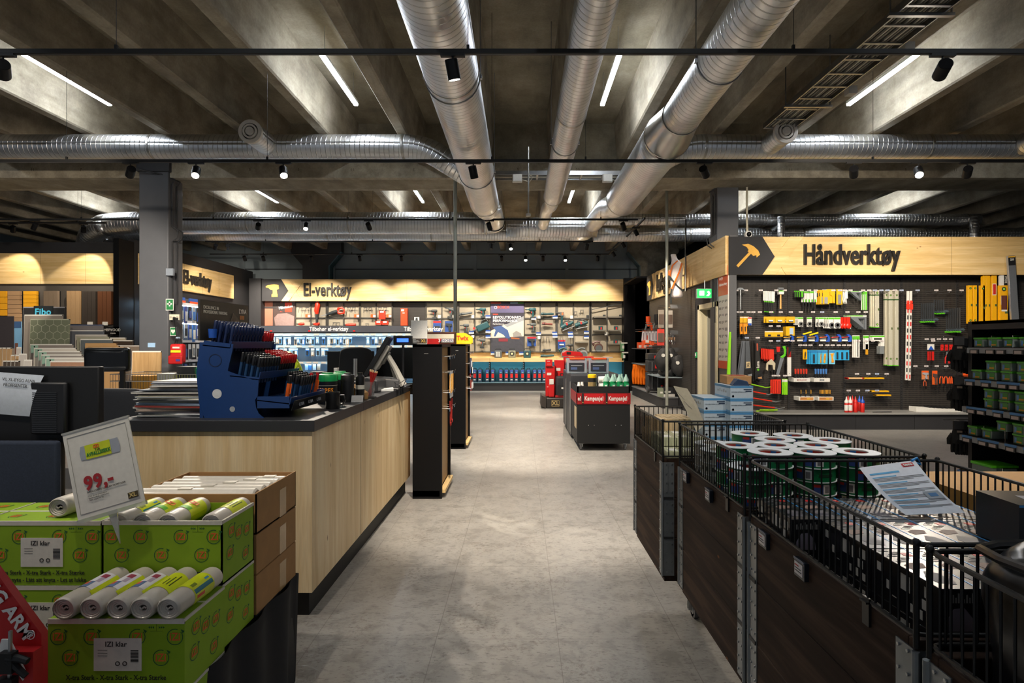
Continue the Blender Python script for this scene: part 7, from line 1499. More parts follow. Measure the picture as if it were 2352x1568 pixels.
for i,(x0,x1,yt,c,tg) in enumerate(((64,161,790,'857d77',mint),(73,169,799,'c9c3b8',mint),(83,179,806,'9a948d',mint),(90,183,814,'857f7a',mint),(100,192,821,'bdbab2',mint))):
    panel(x0,x1,yt,11.2-.22*i,pc(c),f'{["grey brown","off white","beige grey","mid grey","pale grey"][i]} sample panel with a mint corner tag in the left stack',tagc=tg)
t=panel(111,195,829,10.0,mt('a07a62',.3,coat=.6,bump=.5,bs=12),'plastic wrapped brown panel in front of the left stack',.1)
for i,(x0,x1,yt,c,e) in enumerate(((152,230,745,'7a7678','4a5a7c'),(153,232,758,'5c6068','d5d3cf'),(168,240,768,'a7a299','d0ccc2'),(172,245,773,'8b8a78','9a9a88'),(180,252,778,'5b6265','d6d4cc'),(191,262,788,'b58f60','b58f60'),(198,268,794,'a98556','a98556'),(208,280,797,'bf9868','bf9868'))):
    panel(x0,x1,yt,12.3-.2*i,pc(c),f'{["bluish grey","slate","cream","olive grey","white edged slate","oak","dark oak","light oak"][i]} sample panel in the middle stack',edge=mt(e))
t=thing('brand_sign','black sign plate reading COMBIWOOD in the middle of the wood samples','sign',(WX(252,12.6),12.6,WZ(770,12.6))); MB().box(-.21,.21,0,.02,0,.19,blk).box(-.27,-.2,-.004,.01,.08,.17,mt('6d6d70')).text('COMBIWOOD',.085,wht,(0,-.004,.12),'-y',.002,.01,.85).text('PANEL',.04,wht,(.08,-.004,.045),'-y',.002,.01).build('plate',t); MB().bar((0,.01,0),(0,.01,-1.0),.03,.02,blk).build('post',t)
for i,(x0,x1,yt,c) in enumerate(((246,283,775,'b3a78f'),(254,300,781,'3a2d22'),(262,330,793,'8c7d6d'))): panel(x0,x1,yt,11.9-.2*i,pc(c),f'{["pale","dark brown","greyish oak"][i]} sample panel in the right stack')
t=panel(302,368,806,9.2,mk_wood('oak_sample','9c7a4e','ab885a','b99768','z',1.2),'large light oak floor sample leaning left of the grey column',.03,.9); MB().box(.02,.14,-.004,0,.55,.62,mt('8fb0d0')).build('sticker',t)
t=thing('sample_stand','low dark stand carrying the light oak floor sample','stand',(WX(335,9.2),9.25,0)); MB().box(-.4,.4,-.1,.3,0,.9,M_BLK).build('stand_body',t)
t=thing('grey_board','dark grey square board at the left picture edge before the samples','board',(WX(8,10.5),10.5,1.42)); MB().box(-.4,.18,0,.02,0,WZ(726,10.5)-1.42,mt('3a3538',.6)).build('board_sheet',t); MB().bar((-.1,.02,0),(-.1,.02,-1.42),.04,.03,M_BLK).build('post',t)
t=thing('picture_poster','narrow poster of a blue sky over a town at the left wall','poster',(WX(38,11.3),11.3,1.1)); MB().box(-.09,.09,0,.02,0,.85,mt('7fb4dc',.4)).box(-.09,.09,-.002,0,.0,.32,mt('b0a090',.5,bump=.3,bs=30)).box(-.03,.03,-.003,0,.2,.42,mt('7a5040')).box(-.09,.09,-.002,0,.72,.85,mt('3f5f8c')).build('printed_sheet',t); MB().bar((0,.02,0),(0,.02,-1.1),.03,.02,blk).build('post',t)
for i in range(10):
    a=i<6; x=(-20+i*10) if a else (2+(i-6)*9); t=panel(x,x+8,798 if i<4 else (815 if i<6 else 828),10.2-.3*(i//4),pc('b08e66') if i<6 else pc('4a4038'),f'{"tan" if i<6 else "dark brown"} slat sample at the left picture edge, {ORD[i] if i else "leftmost"}{" from left" if i else ""}',.04)
for i,(x0,x1,yt) in enumerate(((32,43,797),(38,56,812),(50,68,826))): panel(x0,x1,yt,10.0-.25*i,mt('b9b3ac',.5),f'leaflet card with a small photo beside the slat samples, {["rear","middle","front"][i]}',.01)
# things on the column
YC_=9.925
def flat(name,lb,cat,x0,x1,y0,y1,m,Y=YC_,d=.004):
    X0,X1,z1_,z0_=WX(x0,Y),WX(x1,Y),WZ(y0,Y),WZ(y1,Y); t=thing(name,lb,cat,((X0+X1)/2,Y,(z0_+z1_)/2)); w=(X1-X0)/2;h=(z1_-z0_)/2; MB().box(-w,w,-d,0,-h,h,m).build('plate',t); return t,w,h
fg_=mt('2c7a45',.4)
t,w,h=flat('first_aid_sign','green sign with a white cross on the grey column','sign',381,399,686,713,wht); MB().box(-w*.85,w*.85,-.006,-.004,-h*.85,h*.85,fg_).box(-.012,.012,-.008,-.006,-.03,.055,wht).box(-.042,.042,-.008,-.006,.0,.025,wht).build('sign_print',t)
t,w,h=flat('heart_starter_sign','green sign with a white heart on the grey column','sign',391,405,751,771,wht); MB().box(-w*.88,w*.88,-.006,-.004,-h*.88,h*.88,fg_).prism([(0,-.04),(.035,.0),(.03,.03),(.012,.035),(0,.02),(-.012,.035),(-.03,.03),(-.035,.0)],wht,-.008,-.006).build('sign_print',t)
t,w,h=flat('wall_socket','pale triple socket with black plugs on the grey column','socket',392,414,722,735,mt('d3cab5'),d=.04); b=MB()
for k in range(3): b.cyl((-w*.65+k*w*.65,-.045,0),(-w*.65+k*w*.65,-.04,0),.018,mt('a9a193'),14)
b.box(.0,.03,-.08,-.04,-.05,0,blk).box(.04,.075,-.08,-.04,-.06,-.01,blk).tube([(.02,-.06,-.05),(.03,-.05,-.2),(.06,-.05,-.42),(.05,-.04,-.6)],.006,blk,5).build('plug',t)
t,w,h=flat('junction_box','small grey junction box high on the grey column','junction box',385,401,617,633,mt('7d8590'),d=.05)
t=thing('first_aid_bag','red first aid bag with a yellow stripe hanging on the grey column','bag',(WX(408,9.85),9.86,WZ(812,9.85))); MB().box(-.11,.11,-.07,.07,-.17,.17,mt('c2181a',.6)).build('bag_body',t,bevel=.04,seg=3); MB().box(-.11,.13,-.11,-.07,-.18,-.03,mt('b51416',.6)).build('front_pocket',t,bevel=.03,seg=3); MB().box(-.08,.09,-.078,-.07,.02,.06,mt('d8e02c',.4)).box(.03,.1,-.114,-.11,-.13,-.09,mt('3a3f8c')).box(-.05,.07,-.076,-.07,.09,.12,wht).build('reflective_strip',t); MB().tube([(-.06,0,.16),(-.04,0,.26),(.04,0,.26),(.06,0,.16)],.012,blk,6).build('carry_loop',t); MB().cyl((-.02,.0,.27),(-.02,.07,.27),.02,mt('9fb8cc')).build('wall_hook',t)
# shelf bay behind the column on the side wall
t=thing('side_wall_shelving','shelving filled with hanging packs on the left side wall behind the column','shelving',(-8.86,0,0)); b=MB()
for z in (.5,1.05,1.55,2.05,2.5): b.box(0,.32,13.4,17.3,z,z+.03,mt('b9bcc0',.4)).box(.32,.34,13.4,17.3,z-.01,z+.05,mt('cfcfd4',.4))
b.build('shelf',t); MB().box(0,.02,13.4,17.3,0,2.7,mt('4a4c52')).build('back_panel',t); MB().box(.02,.05,13.6,15.0,2.62,2.72,mt('27509c')).box(.02,.05,15.2,16.8,2.62,2.72,mt('27509c')).box(.05,.06,13.6,15.0,2.58,2.64,mt('d0522a')).box(.05,.06,15.2,16.8,2.58,2.64,mt('d0522a')).build('header_strip',t)
MB().box(.3,.32,13.4,17.3,2.46,2.49,LED).box(.3,.32,13.4,17.3,2.01,2.04,LED).build('light_strip',t)
sc=[mt('c8ccd2',.4),mt('2c62a8',.4),mt('1f2228',.4),mt('dcdcd8',.4),mt('3a4a88',.4),mt('8d9298',.4)]; nms=['silver','blue','black','white','dark blue','grey']
for r,z in enumerate((2.46,2.0,1.5,1.0)):
    for i in range(20):
        y=13.6+i*.18; c=(i*3+r*2+(i//3))%6; t=thing('hanging_pack',f'{nms[c]} pack hanging in the {["top","second","third","lowest"][r]} row of the left side shelving','packaged item',(-8.50,y,z),R(90),f'{nms[c]} packs in row {r+1} of left side shelving'); hh=.34+.05*((i+r)%3); MB().box(-.055,.055,0,.015,-hh,0,sc[c]).box(-.035,.035,-.02,0,-hh*.85,-hh*.3,sc[(c+2)%6]).build('pack_card',t)
# shopping trolley
t=thing('wire_trolley','wire trolley basket with goods behind the magazine pile','trolley',(WX(395,5.2),5.2,0)); b=MB(); x0,x1,y0,y1,z0,z1_=-.42,.38,-.2,.25,.92,1.235
for z in (z1_,z1_-.06,z0+.1,z0): b.tube([(x0,y0,z),(x1,y0,z),(x1,y1,z),(x0,y1,z)],.004,M_CHROME,5,close=True)
for k in range(34): x=x0+(x1-x0)*k/33; b.tube([(x,y0,z1_),(x,y0,z0),(x,y1,z0),(x,y1,z1_)],.002,M_CHROME,4)
b.build('wire_basket',t); b=MB()
for x in (x0,x1):
    for y in (y0,y1): b.tube([(x,y,z0),(x,y,.1)],.01,M_CHROME,6).cyl((x-.01,y,.05),(x+.01,y,.05),.05,blk,14)
b.build('leg_frame',t)
for i,(dx,dy,w,h,c,lb) in enumerate(((-.02,.0,.1,.28,'c9c6c0','white paper bag'),(.12,.08,.12,.34,'3d3d3c','black boxed tool'),(.30,.05,.1,.33,'1fa05a','bright green box'),(-.25,.02,.12,.26,'c98f2c','orange brown box'))):
    q=thing('trolley_goods',lb+' standing in the wire trolley','box',(WX(395,5.2)+dx,5.2+dy,.925)); MB().box(-w/2-.02,w/2+.02,-.08,.08,0,h+.03,mt(c,.5)).build('box_body',q,bevel=.005)
# ================= MIDDLE: CAMPAIGN CART AND BEHIND =================
t=thing('display_cart','black cart on castors with a red Kampanje band in the aisle','display cart',(.80,8.02,0)); w=.745; MB().box(0,w,0,.9,.10,.82,M_BLK2).build('cabinet_body',t,bevel=.003)
MB().box(0,w,0,.02,.82,.905,M_BLK2).box(0,w,.88,.9,.82,.905,M_BLK2).box(0,.02,0,.9,.82,.905,M_BLK2).box(w-.02,w,0,.9,.82,.905,M_BLK2).build('tray_rim',t)
b=MB().box(-.012,w+.005,-.008,0,.655,.81,mt('8c1114',.4)); b.box(-.012,-.002,-.008,.9,.655,.81,mt('8c1114',.4))
for k in range(2): 
    x=.1+k*.335; b.prism([(x,.665),(x+.26,.665),(x+.295,.735),(x+.26,.80),(x,.80)],mt('b5161a',.4),-.012,-.008).text('Kampanje!',.082,wht,(x+.135,-.014,.735),'-y',.001,.03,.72)
    b.box(x-.035,x-.01,-.011,-.008,.66,.81,blk).text('XL',.02,mt('c9a85c'),(x-.02,-.012,.68),'-y',.001,.03)
b.text('e!',.082,wht,(.03,-.014,.735),'-y',.001,.03,.72); b.build('campaign_band',t)
b=MB()
for x in (.16,.24,.54,.62): b.cyl((x,-.003,.36),(x,0,.36),.007,M_CHROME,10)
b.build('bolt',t)
for x in (.06,w-.06):
    for y in (.08,.82): MB().cyl((x-.012,y,.045),(x+.012,y,.045),.045,mt('6a6a6a'),16).box(x-.03,x+.03,y-.03,y+.03,.085,.10,M_STEEL).bar((x+.016,y,.045),(x+.016,y,.09),.02,.003,M_STEEL).build('castor',t)
MB().box(-.006,0,.1,.35,.3,.6,mt('b0a080')).build('side_card',t)
def sprayb(x,y,lb):
    t=thing('spray_bottle',lb,'spray bottle',(x,y,.822),random.uniform(-.3,.3),'green spray bottles on the cart'); MB().lathe((0,0,0),[(.034,0),(.04,.008),(.04,.15)],mt('1f8f52',.25,trans=.25),18).build('green_liquid_body',t); MB().lathe((0,0,.15),[(.04,0),(.038,.03),(.015,.075),(.014,.1),(0,.1)],mt('b5d8cc',.2,trans=.4),18).build('bottle_shoulder',t); MB().tube([(.0,0,.095),(0,0,.135),(-.05,0,.15)],[.016,.016,.010],wht,8).tube([(-.02,0,.135),(-.035,0,.10),(-.03,0,.075)],.006,wht,6).build('trigger_head',t); MB().box(-.028,.028,-.043,-.038,.03,.12,mt('2f9f68',.4)).box(-.012,.02,-.045,-.043,.04,.1,wht).build('label',t)
for i in range(7): sprayb(.80+WX(1392,8.1)-.80+.0+(.095*(i%4)) if i<4 else WX(1399,8.1)+.1*(i-4),8.1 if i<4 else 8.22,f'green spray bottle on the campaign cart, {ORD[i%4] if i%4 else "leftmost"} in the {"front" if i<4 else "rear"} row')
t=thing('wipe_tub','black tub with a bright yellow lid on the campaign cart','tub',(WX(1360,8.12),8.12,.822)); MB().lathe((0,0,0),[(.055,0),(.06,.01),(.06,.2)],blk,22).build('tub_body',t); MB().lathe((0,0,.2),[(.064,0),(.064,.04),(.05,.05),(0,.05)],mt('e0b414',.4),22).build('yellow_lid',t); MB().tube([(0,0,.06),(0,0,.14)],.0605,mt('8f7a4c'),20,cap=False).build('label',t)
for i in range(4):
    t=thing('small_bottle',f'small white and black bottle on the cart, {ORD[i] if i else "leftmost"}{" from left" if i else ""}','bottle',(WX(1330+i*8+(14 if i>1 else 0),8.15),8.15+.05*(i%2),.822),0,'small white capped bottles'); MB().lathe((0,0,0),[(.025,0),(.027,.005),(.027,.08)],blk,14).build('bottle_body',t); MB().lathe((0,0,.08),[(.027,0),(.02,.03),(.018,.055),(0,.055)],wht,14).build('white_cap',t)
t=thing('glove_pile','white rolled goods piled at the back of the campaign cart','rolls',(WX(1388,8.4),8.45,.822)); MB().tube([(-.08,0,.15),(.08,0,.16)],.05,wht,12).tube([(-.06,.08,.05),(.1,.08,.05)],.05,wht,12).tube([(-.07,-.02,.05),(.09,-.01,.05)],.05,wht,12).build('rolls',t)
for i,(y0,d) in enumerate(((9.02,.75),(9.85,.75))):
    t=thing('display_cabinet',f'grey black display cabinet behind the campaign cart, {["nearer","farther"][i]}','cabinet',(.80-.0*i,y0,0)); MB().box(0,.75,0,d,.05,1.0,mt('2b2c30',.45)).build('cabinet_body',t,bevel=.004); MB().box(0,.75,0,d,1.0,1.03,mt('4a4b50',.4)).box(-.004,0,.1,.14,.1,.9,mt('9a9a96')).build('top_plate',t); MB().box(.05,.7,.05,d-.05,0,.05,M_BLK2).build('plinth',t)
for i,(px,lb) in enumerate(((1325,'clear plastic organiser box with an orange handle, left one'),(1375,'clear plastic organiser box with an orange handle, right one'))):
    t=thing('organiser_box',lb,'storage box',(WX(px,9.15),9.12,1.032)); MB().box(-.16,.16,0,.3,0,.24,mt('b9cdd8',.15,trans=.6)).build('clear_box',t,bevel=.01); MB().box(-.13,.11,-.02,0,.04,.17,mt('23262e',.4)).box(-.1,.08,-.022,-.02,.12,.13,mt('8d9096')).box(-.1,.0,-.022,-.02,.06,.10,mt('3f5078')).build('paper_wrap',t); MB().box(-.12,.12,-.02,.03,.22,.25,mt('e0561c',.4)).build('orange_handle',t,bevel=.006)
# red display
t=thing('red_tool_display','black based display island with an XL plate carrying red boxes','display stand',(.60,13.3,0)); MB().prism([(0,0),(.75,0),(.75,.25),(0,.25)],mt('2d2926',.5),0,.9).build('base',t,bevel=.03); MB().prism([(-.12,.06),(0,0),(0,.26),(-.1,.3)],mt('3a332e',.5),.0,.8).build('side_bumper',t); MB().box(.12,.32,-.006,0,.04,.2,mt('17130f')).box(.13,.31,-.008,-.006,.05,.19,mt('b39a68')).box(.14,.30,-.009,-.008,.06,.18,mt('17130f')).text('XL',.13,mt('b39a68'),(.22,-.011,.12),'-y',.001,.035).build('logo_plate',t)
for i,(x0,x1,z0,z1_,y,lb) in enumerate(((.0,.22,.27,.98,13.45,'tall red printed box left on the island'),(.0,.16,.98,1.14,13.4,'small red box on top of the tall left one'),(.22,.45,.27,1.12,13.6,'wide red printed box in the middle of the island'),(.45,.7,.27,1.2,13.7,'red printed box behind the backpack'))):
    q=thing('red_tool_box',lb,'box',(.6+x0,y,z0)); MB().box(0,x1-x0-.005,0,.25,0,z1_-z0-.004,mt('c3191a',.4)).build('carton_body',q,bevel=.004); MB().box(.03,(x1-x0)*.6,-.003,0,(z1_-z0)*.7,(z1_-z0)*.78,wht).box(.03,(x1-x0)*.75,-.003,0,(z1_-z0)*.3,(z1_-z0)*.33,mt('e0a09a')).build('white_print',q)
q=thing('red_lantern','small red and white tool standing before the left red box','tool',(.73,13.38,.26)); MB().box(-.07,.07,-.04,.04,0,.3,mt('c3191a',.4)).build('body',q,bevel=.02); MB().box(-.05,.05,-.05,.02,.3,.42,wht).tube([(-.05,0,.3),(-.06,0,.5),(.05,0,.52),(.06,0,.35)],.012,mt('c3191a',.4),6).build('head',q)
q=thing('backpack','black backpack with a red base standing on the island','backpack',(.98,13.42,.255)); MB().box(-.15,.15,-.08,.1,0,.5,mt('26262a',.7)).build('pack_body',q,bevel=.06,seg=4); MB().box(-.11,.12,-.12,-.08,.05,.3,mt('1c1c1f',.7)).box(-.02,.06,-.124,-.12,.2,.24,wht).build('front_pocket',q,bevel=.02); MB().box(-.16,.16,-.09,.11,-.0,.05,mt('a8181a',.5)).build('base_panel',q); MB().tube([(-.04,0,.49),(-.03,0,.55),(.03,0,.55),(.04,0,.49)],.012,blk,6).build('top_loop',q)
q=thing('red_site_tool','red flat tool resting on top of the red boxes','tool',(1.22,13.8,1.21)); MB().prism([(-.2,0),(.3,0),(.3,.04),(.24,.1),(-.1,.13),(-.2,.08)],mt('c3191a',.4),0,.2).build('tool_body',q,bevel=.015); MB().box(-.1,.0,-.01,0,.04,.1,blk).build('grip',q)
MB().box(-.1,.35,0,.25,-.9,-.002,mt('c3191a',.4)).build('carton_body',thing('red_tool_box','tall red box under the flat red tool on the island','box',(1.42,13.75,1.205)))
# ================= RIGHT SIDE WALL GOODS =================
t=thing('base_shelving','grey shelving with a dark plinth along the right side wall','shelving',(0,0,0)); MB().box(3.32,3.68,13.3,16.9,0,.24,M_CHAR).build('plinth',t); MB().box(3.3,3.68,13.28,16.9,.24,.27,mt('8d9092',.4,.3)).build('base_shelf',t)
b=MB(); b.box(3.3,3.68,15.4,16.9,.93,.95,mt('8d9092',.4,.3)).box(3.3,3.68,15.4,16.9,1.36,1.38,mt('55585c',.4)).box(3.2,3.68,12.95,14.4,.73,.75,mt('8d9aa0',.4,.3)).build('shelf',t)
b=MB()
for y,z in ((15.9,1.85),(15.0,1.85),(13.3,2.35),(13.3,1.75),(13.3,1.35),(14.6,2.0)): b.tube([(3.68,y,z),(3.2,y,z)],.008,M_CHROME,6).tube([(3.68,y,z+.05),(3.2,y,z+.05)],.005,M_CHROME,5).box(3.5,3.68,y-.01,y+.01,z-.02,z+.07,M_CHROME)
b.build('bracket_arm',t)
# torso
t=thing('mannequin_torso','white mannequin torso wearing an orange and black harness on the side sign','mannequin',(3.42,12.5,2.50)); tm=mt('e8dfdc',.5)
def ell(rows,m): 
    b=MB(); n=20; vs=[]
    for (z,rx,ry,ox) in rows: vs+=[(ox+rx*math.cos(2*PI*k/n),ry*math.sin(2*PI*k/n),z) for k in range(n)]
    b.add(vs,[(i*n+k,i*n+(k+1)%n,(i+1)*n+(k+1)%n,(i+1)*n+k) for i in range(len(rows)-1) for k in range(n)]+[tuple(range(n))[::-1],tuple((len(rows)-1)*n+k for k in range(n))],m); return b
o=ell([(0,.13,.16,.02),(.12,.13,.16,.01),(.3,.11,.15,.0),(.5,.14,.2,-.01),(.66,.14,.23,.0),(.76,.11,.22,.0),(.82,.08,.13,-.02),(.86,.06,.07,-.04),(.94,.055,.06,-.06),(.97,.06,.065,-.07)],tm).build('torso_body',t); sb=o.modifiers.new('s','SUBSURF'); sb.levels=1; sb.render_levels=2
MB().cyl((.05,0,.5),(.26,0,.5),.02,M_STEEL,8).build('wall_bracket',t)
hm=mt('e8741a',.5)
b=MB().tube([(-.02,-.17,.80),(-.13,-.17,.70),(-.165,-.12,.55),(-.155,-.06,.45)],.016,hm,6).tube([(.06,-.22,.74),(.0,-.24,.55),(-.08,-.19,.35),(-.13,-.12,.2)],.018,hm,6).tube([(.0,.16,.80),(-.13,.14,.6),(-.15,.02,.45)],.016,hm,6); b.build('orange_strap',t)
b=MB().tube([(-.15,-.06,.46),(-.13,-.16,.38),(-.03,-.19,.25),(.1,-.17,.15)],.018,dkt,6).tube([(-.13,-.12,.2),(-.15,-.11,.05),(-.14,-.1,-.12)],.018,dkt,6).cb((-.165,-.04,.45),(.03,.1,.1),dkt); b.build('black_strap',t)
def hangp(lb,x,y,z,w,h,c,grp=None,cat='packaged item'):
    t=thing('hanging_pack',lb,cat,(x,y,z),0,grp); MB().box(-w/2,w/2,0,.02,-h,0,mt(c,.5)).box(-w/2+.01,w/2-.01,-.012,0,-h*.8,-h*.25,mt('5b4a40',.4)).build('pack_card',t); return t
hangp('grey and white hanging pack below the mannequin torso, left one',3.28,13.28,2.30,.13,.42,'8d8478'); hangp('grey hanging pack with an orange foot right of it',3.46,13.2,2.28,.13,.40,'a8a096'); hangp('red and white striped hanging pack in the second row',3.27,13.27,1.85,.16,.38,'c8372a')
for i in range(7):
    t=thing('metal_hook_pack',f'shiny metal fitting hanging on the second bracket, {ORD[i] if i else "leftmost"}{" from left" if i else ""}','fitting',(3.38+i*.035,13.25+.02*(i%2),1.72),R(10*i),'shiny metal fittings'); MB().tube([(0,0,0),(.02,0,-.08),(-.02,0,-.16),(.01,0,-.22)],.012,M_CHROME,6).box(-.02,.02,-.01,.01,-.12,-.06,mt('8a6a50')).build('fitting_body',t)
for i in range(6):
    t=thing('white_pouch',f'white striped pouch hanging above the orange boxes, {ORD[i] if i else "leftmost"}{" from left" if i else ""}','pouch',(3.22+i*.07,14.9-.05*i,1.83),0,'white striped pouches'); MB().prism([(-.03,0),(.03,0),(.05,-.26),(-.05,-.24)],mt('b9b4b8',.4),0,.03).box(-.01,.01,-.003,0,-.22,-.04,mt('6a5a64')).build('pouch_body',t)
og=mt('e2501a',.45)
for i,(x,y,z,w,h,lb) in enumerate(((3.30,14.9,1.47,.22,.13,'left one of the lower pair'),(3.53,14.9,1.47,.22,.13,'right one of the lower pair'),(3.40,14.95,1.61,.25,.12,'upper one of the pyramid'))):
    t=thing('orange_box',f'orange handled carton above the black tool boxes, {lb}','box',(x,y,z),0,'orange cartons on black tool boxes'); MB().box(-w/2,w/2,-.1,.1,0,h,og).build('carton_body',t,bevel=.003); MB().box(-.05,.04,-.104,-.1,h*.5,h,wht).box(-w*.3,w*.3,-.103,-.1,.01,.03,blk).build('print',t)
for i in range(3):
    t=thing('orange_box',f'small orange and white carton on the upper corner shelf, {["left","middle","right"][i]} one','box',(3.36+i*.1-.02,16.0-.2*i,1.382),0,'small orange cartons on corner shelf'); MB().box(-.05,.05,-.1,.1,0,.17,og).box(-.04,.04,-.103,-.1,.02,.09,wht).build('carton_body',t,bevel=.003)
for i,(x,y,z) in enumerate(((3.33,14.85,1.98),(3.48,14.6,2.02))):
    t=thing('nail_gun',['orange and black nail gun hanging on the side wall, left','larger orange and black nail gun on the side wall, right'][i],'nail gun',(x,y,z)); MB().tube([(0,0,.24),(0,0,.1),(.02,0,-.02)],[.06,.06,.04],blk if i else og,10).build('motor_body',t); MB().tube([(.0,0,.1),(.08,0,.02),(.1,0,-.12)],[.05,.035,.03],og,8).build('handle',t); MB().tube([(-.04,0,.0),(-.08,0,-.12)],[.03,.02],gy2,8).build('nose',t)
# rolling tool box tower
t=thing('rolling_tool_box','black stacked rolling tool box tower with red clips by the side wall','tool box',(3.42,14.5,.27)); kb2=mt('1c1c1f',.5)
MB().box(-.2,.2,-.15,.2,.05,.52,kb2).build('lower_box',t,bevel=.02); MB().box(-.2,.2,-.15,.2,.53,.82,kb2).build('middle_box',t,bevel=.02); MB().box(-.2,.2,-.15,.2,.83,1.0,kb2).build('upper_box',t,bevel=.02)
b=MB().box(-.03,.03,-.17,-.15,.62,.72,red).box(.07,.13,-.17,-.15,.86,.94,red).box(-.05,.01,-.17,-.15,.86,.94,red).box(.1,.16,-.17,-.15,.4,.5,red); b.build('red_clip',t); b=MB().box(-.12,-.09,-.17,-.15,.1,.5,M_STEEL).box(.02,.05,-.17,-.15,.1,.5,M_STEEL).box(-.12,-.09,-.17,-.15,.55,.78,M_STEEL); b.build('grey_bar',t)
MB().tube([(-.18,.15,.9),(-.18,.15,1.15),(.2,.15,1.17),(.2,.15,.9)],.018,kb2,8).build('pull_handle',t)
for x in (-.2,.17): MB().cyl((x-.02,-.1,.09),(x+.03,-.1,.09),.09,mt('2b2b2d',.6),20).cyl((x-.025,-.1,.09),(x+.035,-.1,.09),.05,gy2,14).build('wheel',t)
MB().box(.12,.17,-.16,-.14,.05,.2,red).build('red_foot',t)
# black bags
def bag(lb,x,y,z,rx,rz,rot,seed):
    t=thing('black_bag',lb,'bag',(x,y,z),(0,R(rot),0)); random.seed(seed); b=MB().ball((0,0,-rz),1,mt('1f1f20',.65,bump=.5,bs=18,name='black_nylon'),22,(rx,.12,rz)); o=b.build('bag_body',t)
    d=o.modifiers.new('d','DISPLACE'); d.texture=tx_; d.strength=.08; MB().tube([(-.05,0,-.06),(0,0,.08),(.05,0,-.06)],.014,blk,6).build('strap',t); MB().cyl((-.04,-.13,-rz*.7),(-.04,-.11,-rz*.7),.04,wht,16).build('round_tag',t)
bag('black nylon bag with a round white tag hanging on the side wall, left',3.33,13.1,1.42,.17,.27,12,1); bag('black nylon bag hanging on the side wall, middle',3.47,13.2,1.42,.13,.25,-8,2); bag('plump black nylon bag hanging on the side wall, right',3.56,12.98,1.25,.17,.24,-10,3)
t=thing('black_bag','flat black bag lying crumpled on the grey shelf','bag',(3.46,13.3,.752)); o=MB().ball((0,0,.10),1,mt('1f1f20',.65,bump=.5,bs=18,name='black_nylon'),22,(.24,.2,.11)).build('bag_body',t); d=o.modifiers.new('d','DISPLACE'); d.texture=tx_; d.strength=.06
for i in range(5):
    t=thing('orange_sack',f'orange plastic sack hanging on the corner shelf, {ORD[i] if i else "leftmost"}{" from left" if i else ""}','sack',(3.28+.055*i,16.4-.1*i,.92),0,'orange plastic sacks'); MB().grid(lambda u,v:((u-.5)*.11,.02*math.sin(u*9+v*4)-.03,-.56*v),6,10,mt('e8741a',.35,trans=.1)).build('sack_body',t).modifiers.new('s','SOLIDIFY').thickness=.03
for i,(x,y,z,w,d_,h,c,lb) in enumerate(((3.28,13.35,.275,.1,.2,.2,'7d8470','small greenish carton on base shelf'),(3.45,13.45,.275,.24,.2,.22,'1f2124','black carton with white lettering on base shelf'),(3.45,13.32,.275,.3,.1,.06,'cfccc8','white flat carton at the front of base shelf'))):
    t=thing('shelf_carton',lb+' by the side wall','carton',(x,y,z)); MB().box(-w/2,w/2,-d_/2,d_/2,0,h,mt(c,.4)).box(-w*.3,w*.3,-d_/2-.003,-d_/2,h*.4,h*.6,wht).build('carton_body',t,bevel=.004)
# ================= RIGHT GONDOLA =================
GX=3.80
t=thing('display_rack','black steel rack with price rails full of green lidded boxes at right','rack',(0,0,0)); KM=mt('0c0c0e',.45)
MB().box(GX,GX+.55,4.80,4.84,0,1.69,KM).box(GX+.42,GX+.46,3.2,4.8,0,1.69,KM).box(GX-.0,GX+.03,3.2,4.8,1.62,1.69,KM).box(GX,GX+.46,3.2,4.8,1.665,1.69,KM).box(GX-.05,GX+.46,3.2,4.8,0,.12,KM).build('rack_frame',t)
for k,z in enumerate((1.475,1.21,.985,.745,.45)):
    MB().box(GX-.03-.02*k,GX+.42,3.2,4.8,z-.02,z,KM).build('shelf',t)
    b=MB(); x=GX-.035-.02*k; b.prism([(x-.012,z-.045),(x,z-.0),(x+.01,z-.0),(x+.0,z-.05)],mt('77797c',.35),3.2,4.8) if False else b.box(x-.008,x,3.2,4.8,z-.05,z-.005,mt('8a8d90',.35)); b.build('price_rail',t)
    for j in range(11):
        y=3.25+j*.14+.02*((j*7+k)%3); b=MB().box(x-.02,x-.008,y,y+.085,z-.055,z-.02,blk).box(x-.022,x-.02,y+.012,y+.073,z-.05,z-.026,mt('b9a9a4'))
        if k: b.box(x-.012,x-.002,y,y+.1,z-.02,z-.002,mt('4f86c0'))
        b.build('price_ticket',t)
    b=MB()
    for j in range(8): b.tube([(GX+.0-.02*k,3.2+j*.2,z),(GX-.0-.02*k,3.2+j*.2,z+.09),(GX+.4,3.2+j*.2,z+.09),(GX+.4,3.2+j*.2,z)],.003,M_CHROME,4)
    b.build('wire_divider',t)
gb=thing('fixing_box','x','box'); MB().box(0,.13,-.047,.047,0,.062,mt('9aa8a0',.2,trans=.4)).build('clear_body',gb,bevel=.004); MB().box(-.004,.134,-.05,.05,.062,.078,mt('4fa52a',.35)).build('green_lid',gb,bevel=.003); MB().box(-.002,0,-.035,.03,.006,.056,mt('3f8a34',.45)).box(-.003,-.002,-.03,.015,.012,.024,mt('d89a28')).box(-.003,-.002,.012,.03,.012,.05,mt('5a86c0')).build('front_label',gb)
sp_=[]
for k,z in enumerate((1.476,1.211,.986,.746)):
    for j in range(11):
        for q in range(2 if k else 1):
            if (j*5+k*3+q*2)%7==0 and k: continue
            if j==10 and q: continue
            sp_.append((GX-.02-.02*k+.02,3.28+j*.145-.004*k,z+q*.079,k,j,q))
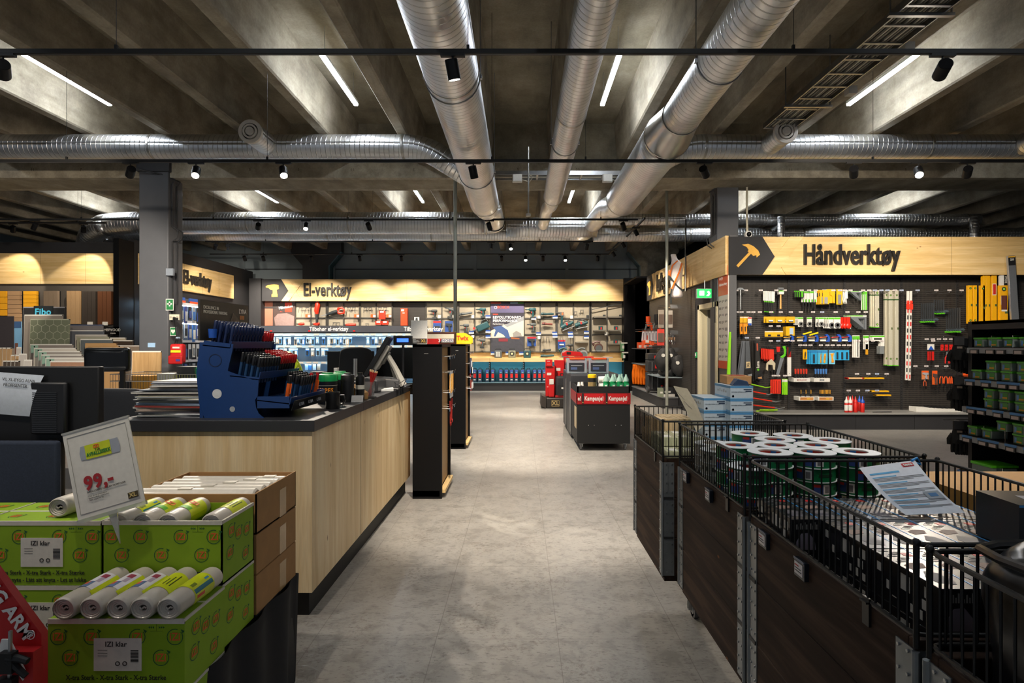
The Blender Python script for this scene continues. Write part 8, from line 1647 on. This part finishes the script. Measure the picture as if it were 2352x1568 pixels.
for i,(x,y,z,k,j,q) in enumerate(sp_):
    lb=f'green lidded box of fixings on the {["top","second","third","fourth"][k]} shelf, {ORD[10-j] if j<10 else "leftmost"}{" from left" if j<10 else ""}{", stacked on another" if q else ""}'
    if i==0: gb.location=(x,y,z); gb['label']=lb; gb['group']='green lidded boxes of fixings'
    else: dup(gb,(x,y,z),0,lb,'green lidded boxes of fixings')
t=thing('fixing_box','large box with a bright green lid on the lowest rack shelf','box',(GX-.12,4.55,.452)); MB().box(0,.2,-.1,.1,0,.08,mt('9aa8a0',.2,trans=.4)).build('clear_body',t,bevel=.004); MB().box(-.006,.206,-.106,.106,.08,.1,mt('58c020',.35)).build('green_lid',t,bevel=.003)
gl=mt('0b0b0d',.8,bump=.3,bs=40,name='black_knit')
def glove(lb,x,y,z,rz,s=1,grp='black gloves hanging on the rack end'):
    t=thing('work_glove',lb,'glove',(x,y,z),(0,0,rz),grp); b=MB(); b.tube([(0,0,0),(0,0,-.06*s),(0,0,-.13*s),(0,0,-.17*s)],[.036*s,.034*s,.048*s,.045*s],gl,12)
    for k in range(4): xx=(-.034+k*.0226)*s; L=(.07,.085,.08,.06)[k]*s; b.tube([(xx,0,-.155*s),(xx*1.1,.0,-.17*s-L*.6),(xx*1.15,.004,-.17*s-L)],[.0125*s,.0115*s,.008*s],gl,8)
    b.tube([(-.035*s,0,-.10*s),(-.06*s,-.005,-.14*s),(-.062*s,-.008,-.18*s)],[.016*s,.014*s,.010*s],gl,8); b.build('knitted_glove',t); MB().box(-.03*s,.03*s,-.002-.036*s,-.036*s,-.06*s,-.0,mt('2a2a2c')).box(-.014*s,.018*s,-.0385*s,-.036*s,-.085*s,-.07*s,mt('8f7f70')).build('tag',t)
n_=0
for r,z in enumerate((1.56,1.22,.84)):
    for j in range(5):
        n_+=1; glove(f'black knitted glove hanging at the rack end, {["upper","middle","lower"][r]} hook, {["first","second","third","fourth","fifth"][j]} from the aisle',GX-.02+.05*j+(-.0),4.92+.035*j,z-.008*j,R(-30+6*j),1.15)
    MB().tube([(.4,0,0),(-.2,.02,0)],.004,M_CHROME,5).build('hook_rod',thing('glove_hook',f'chrome hook rod holding black gloves, {["upper","middle","lower"][r]}','hook',(GX+.08,4.94,z+.003)))
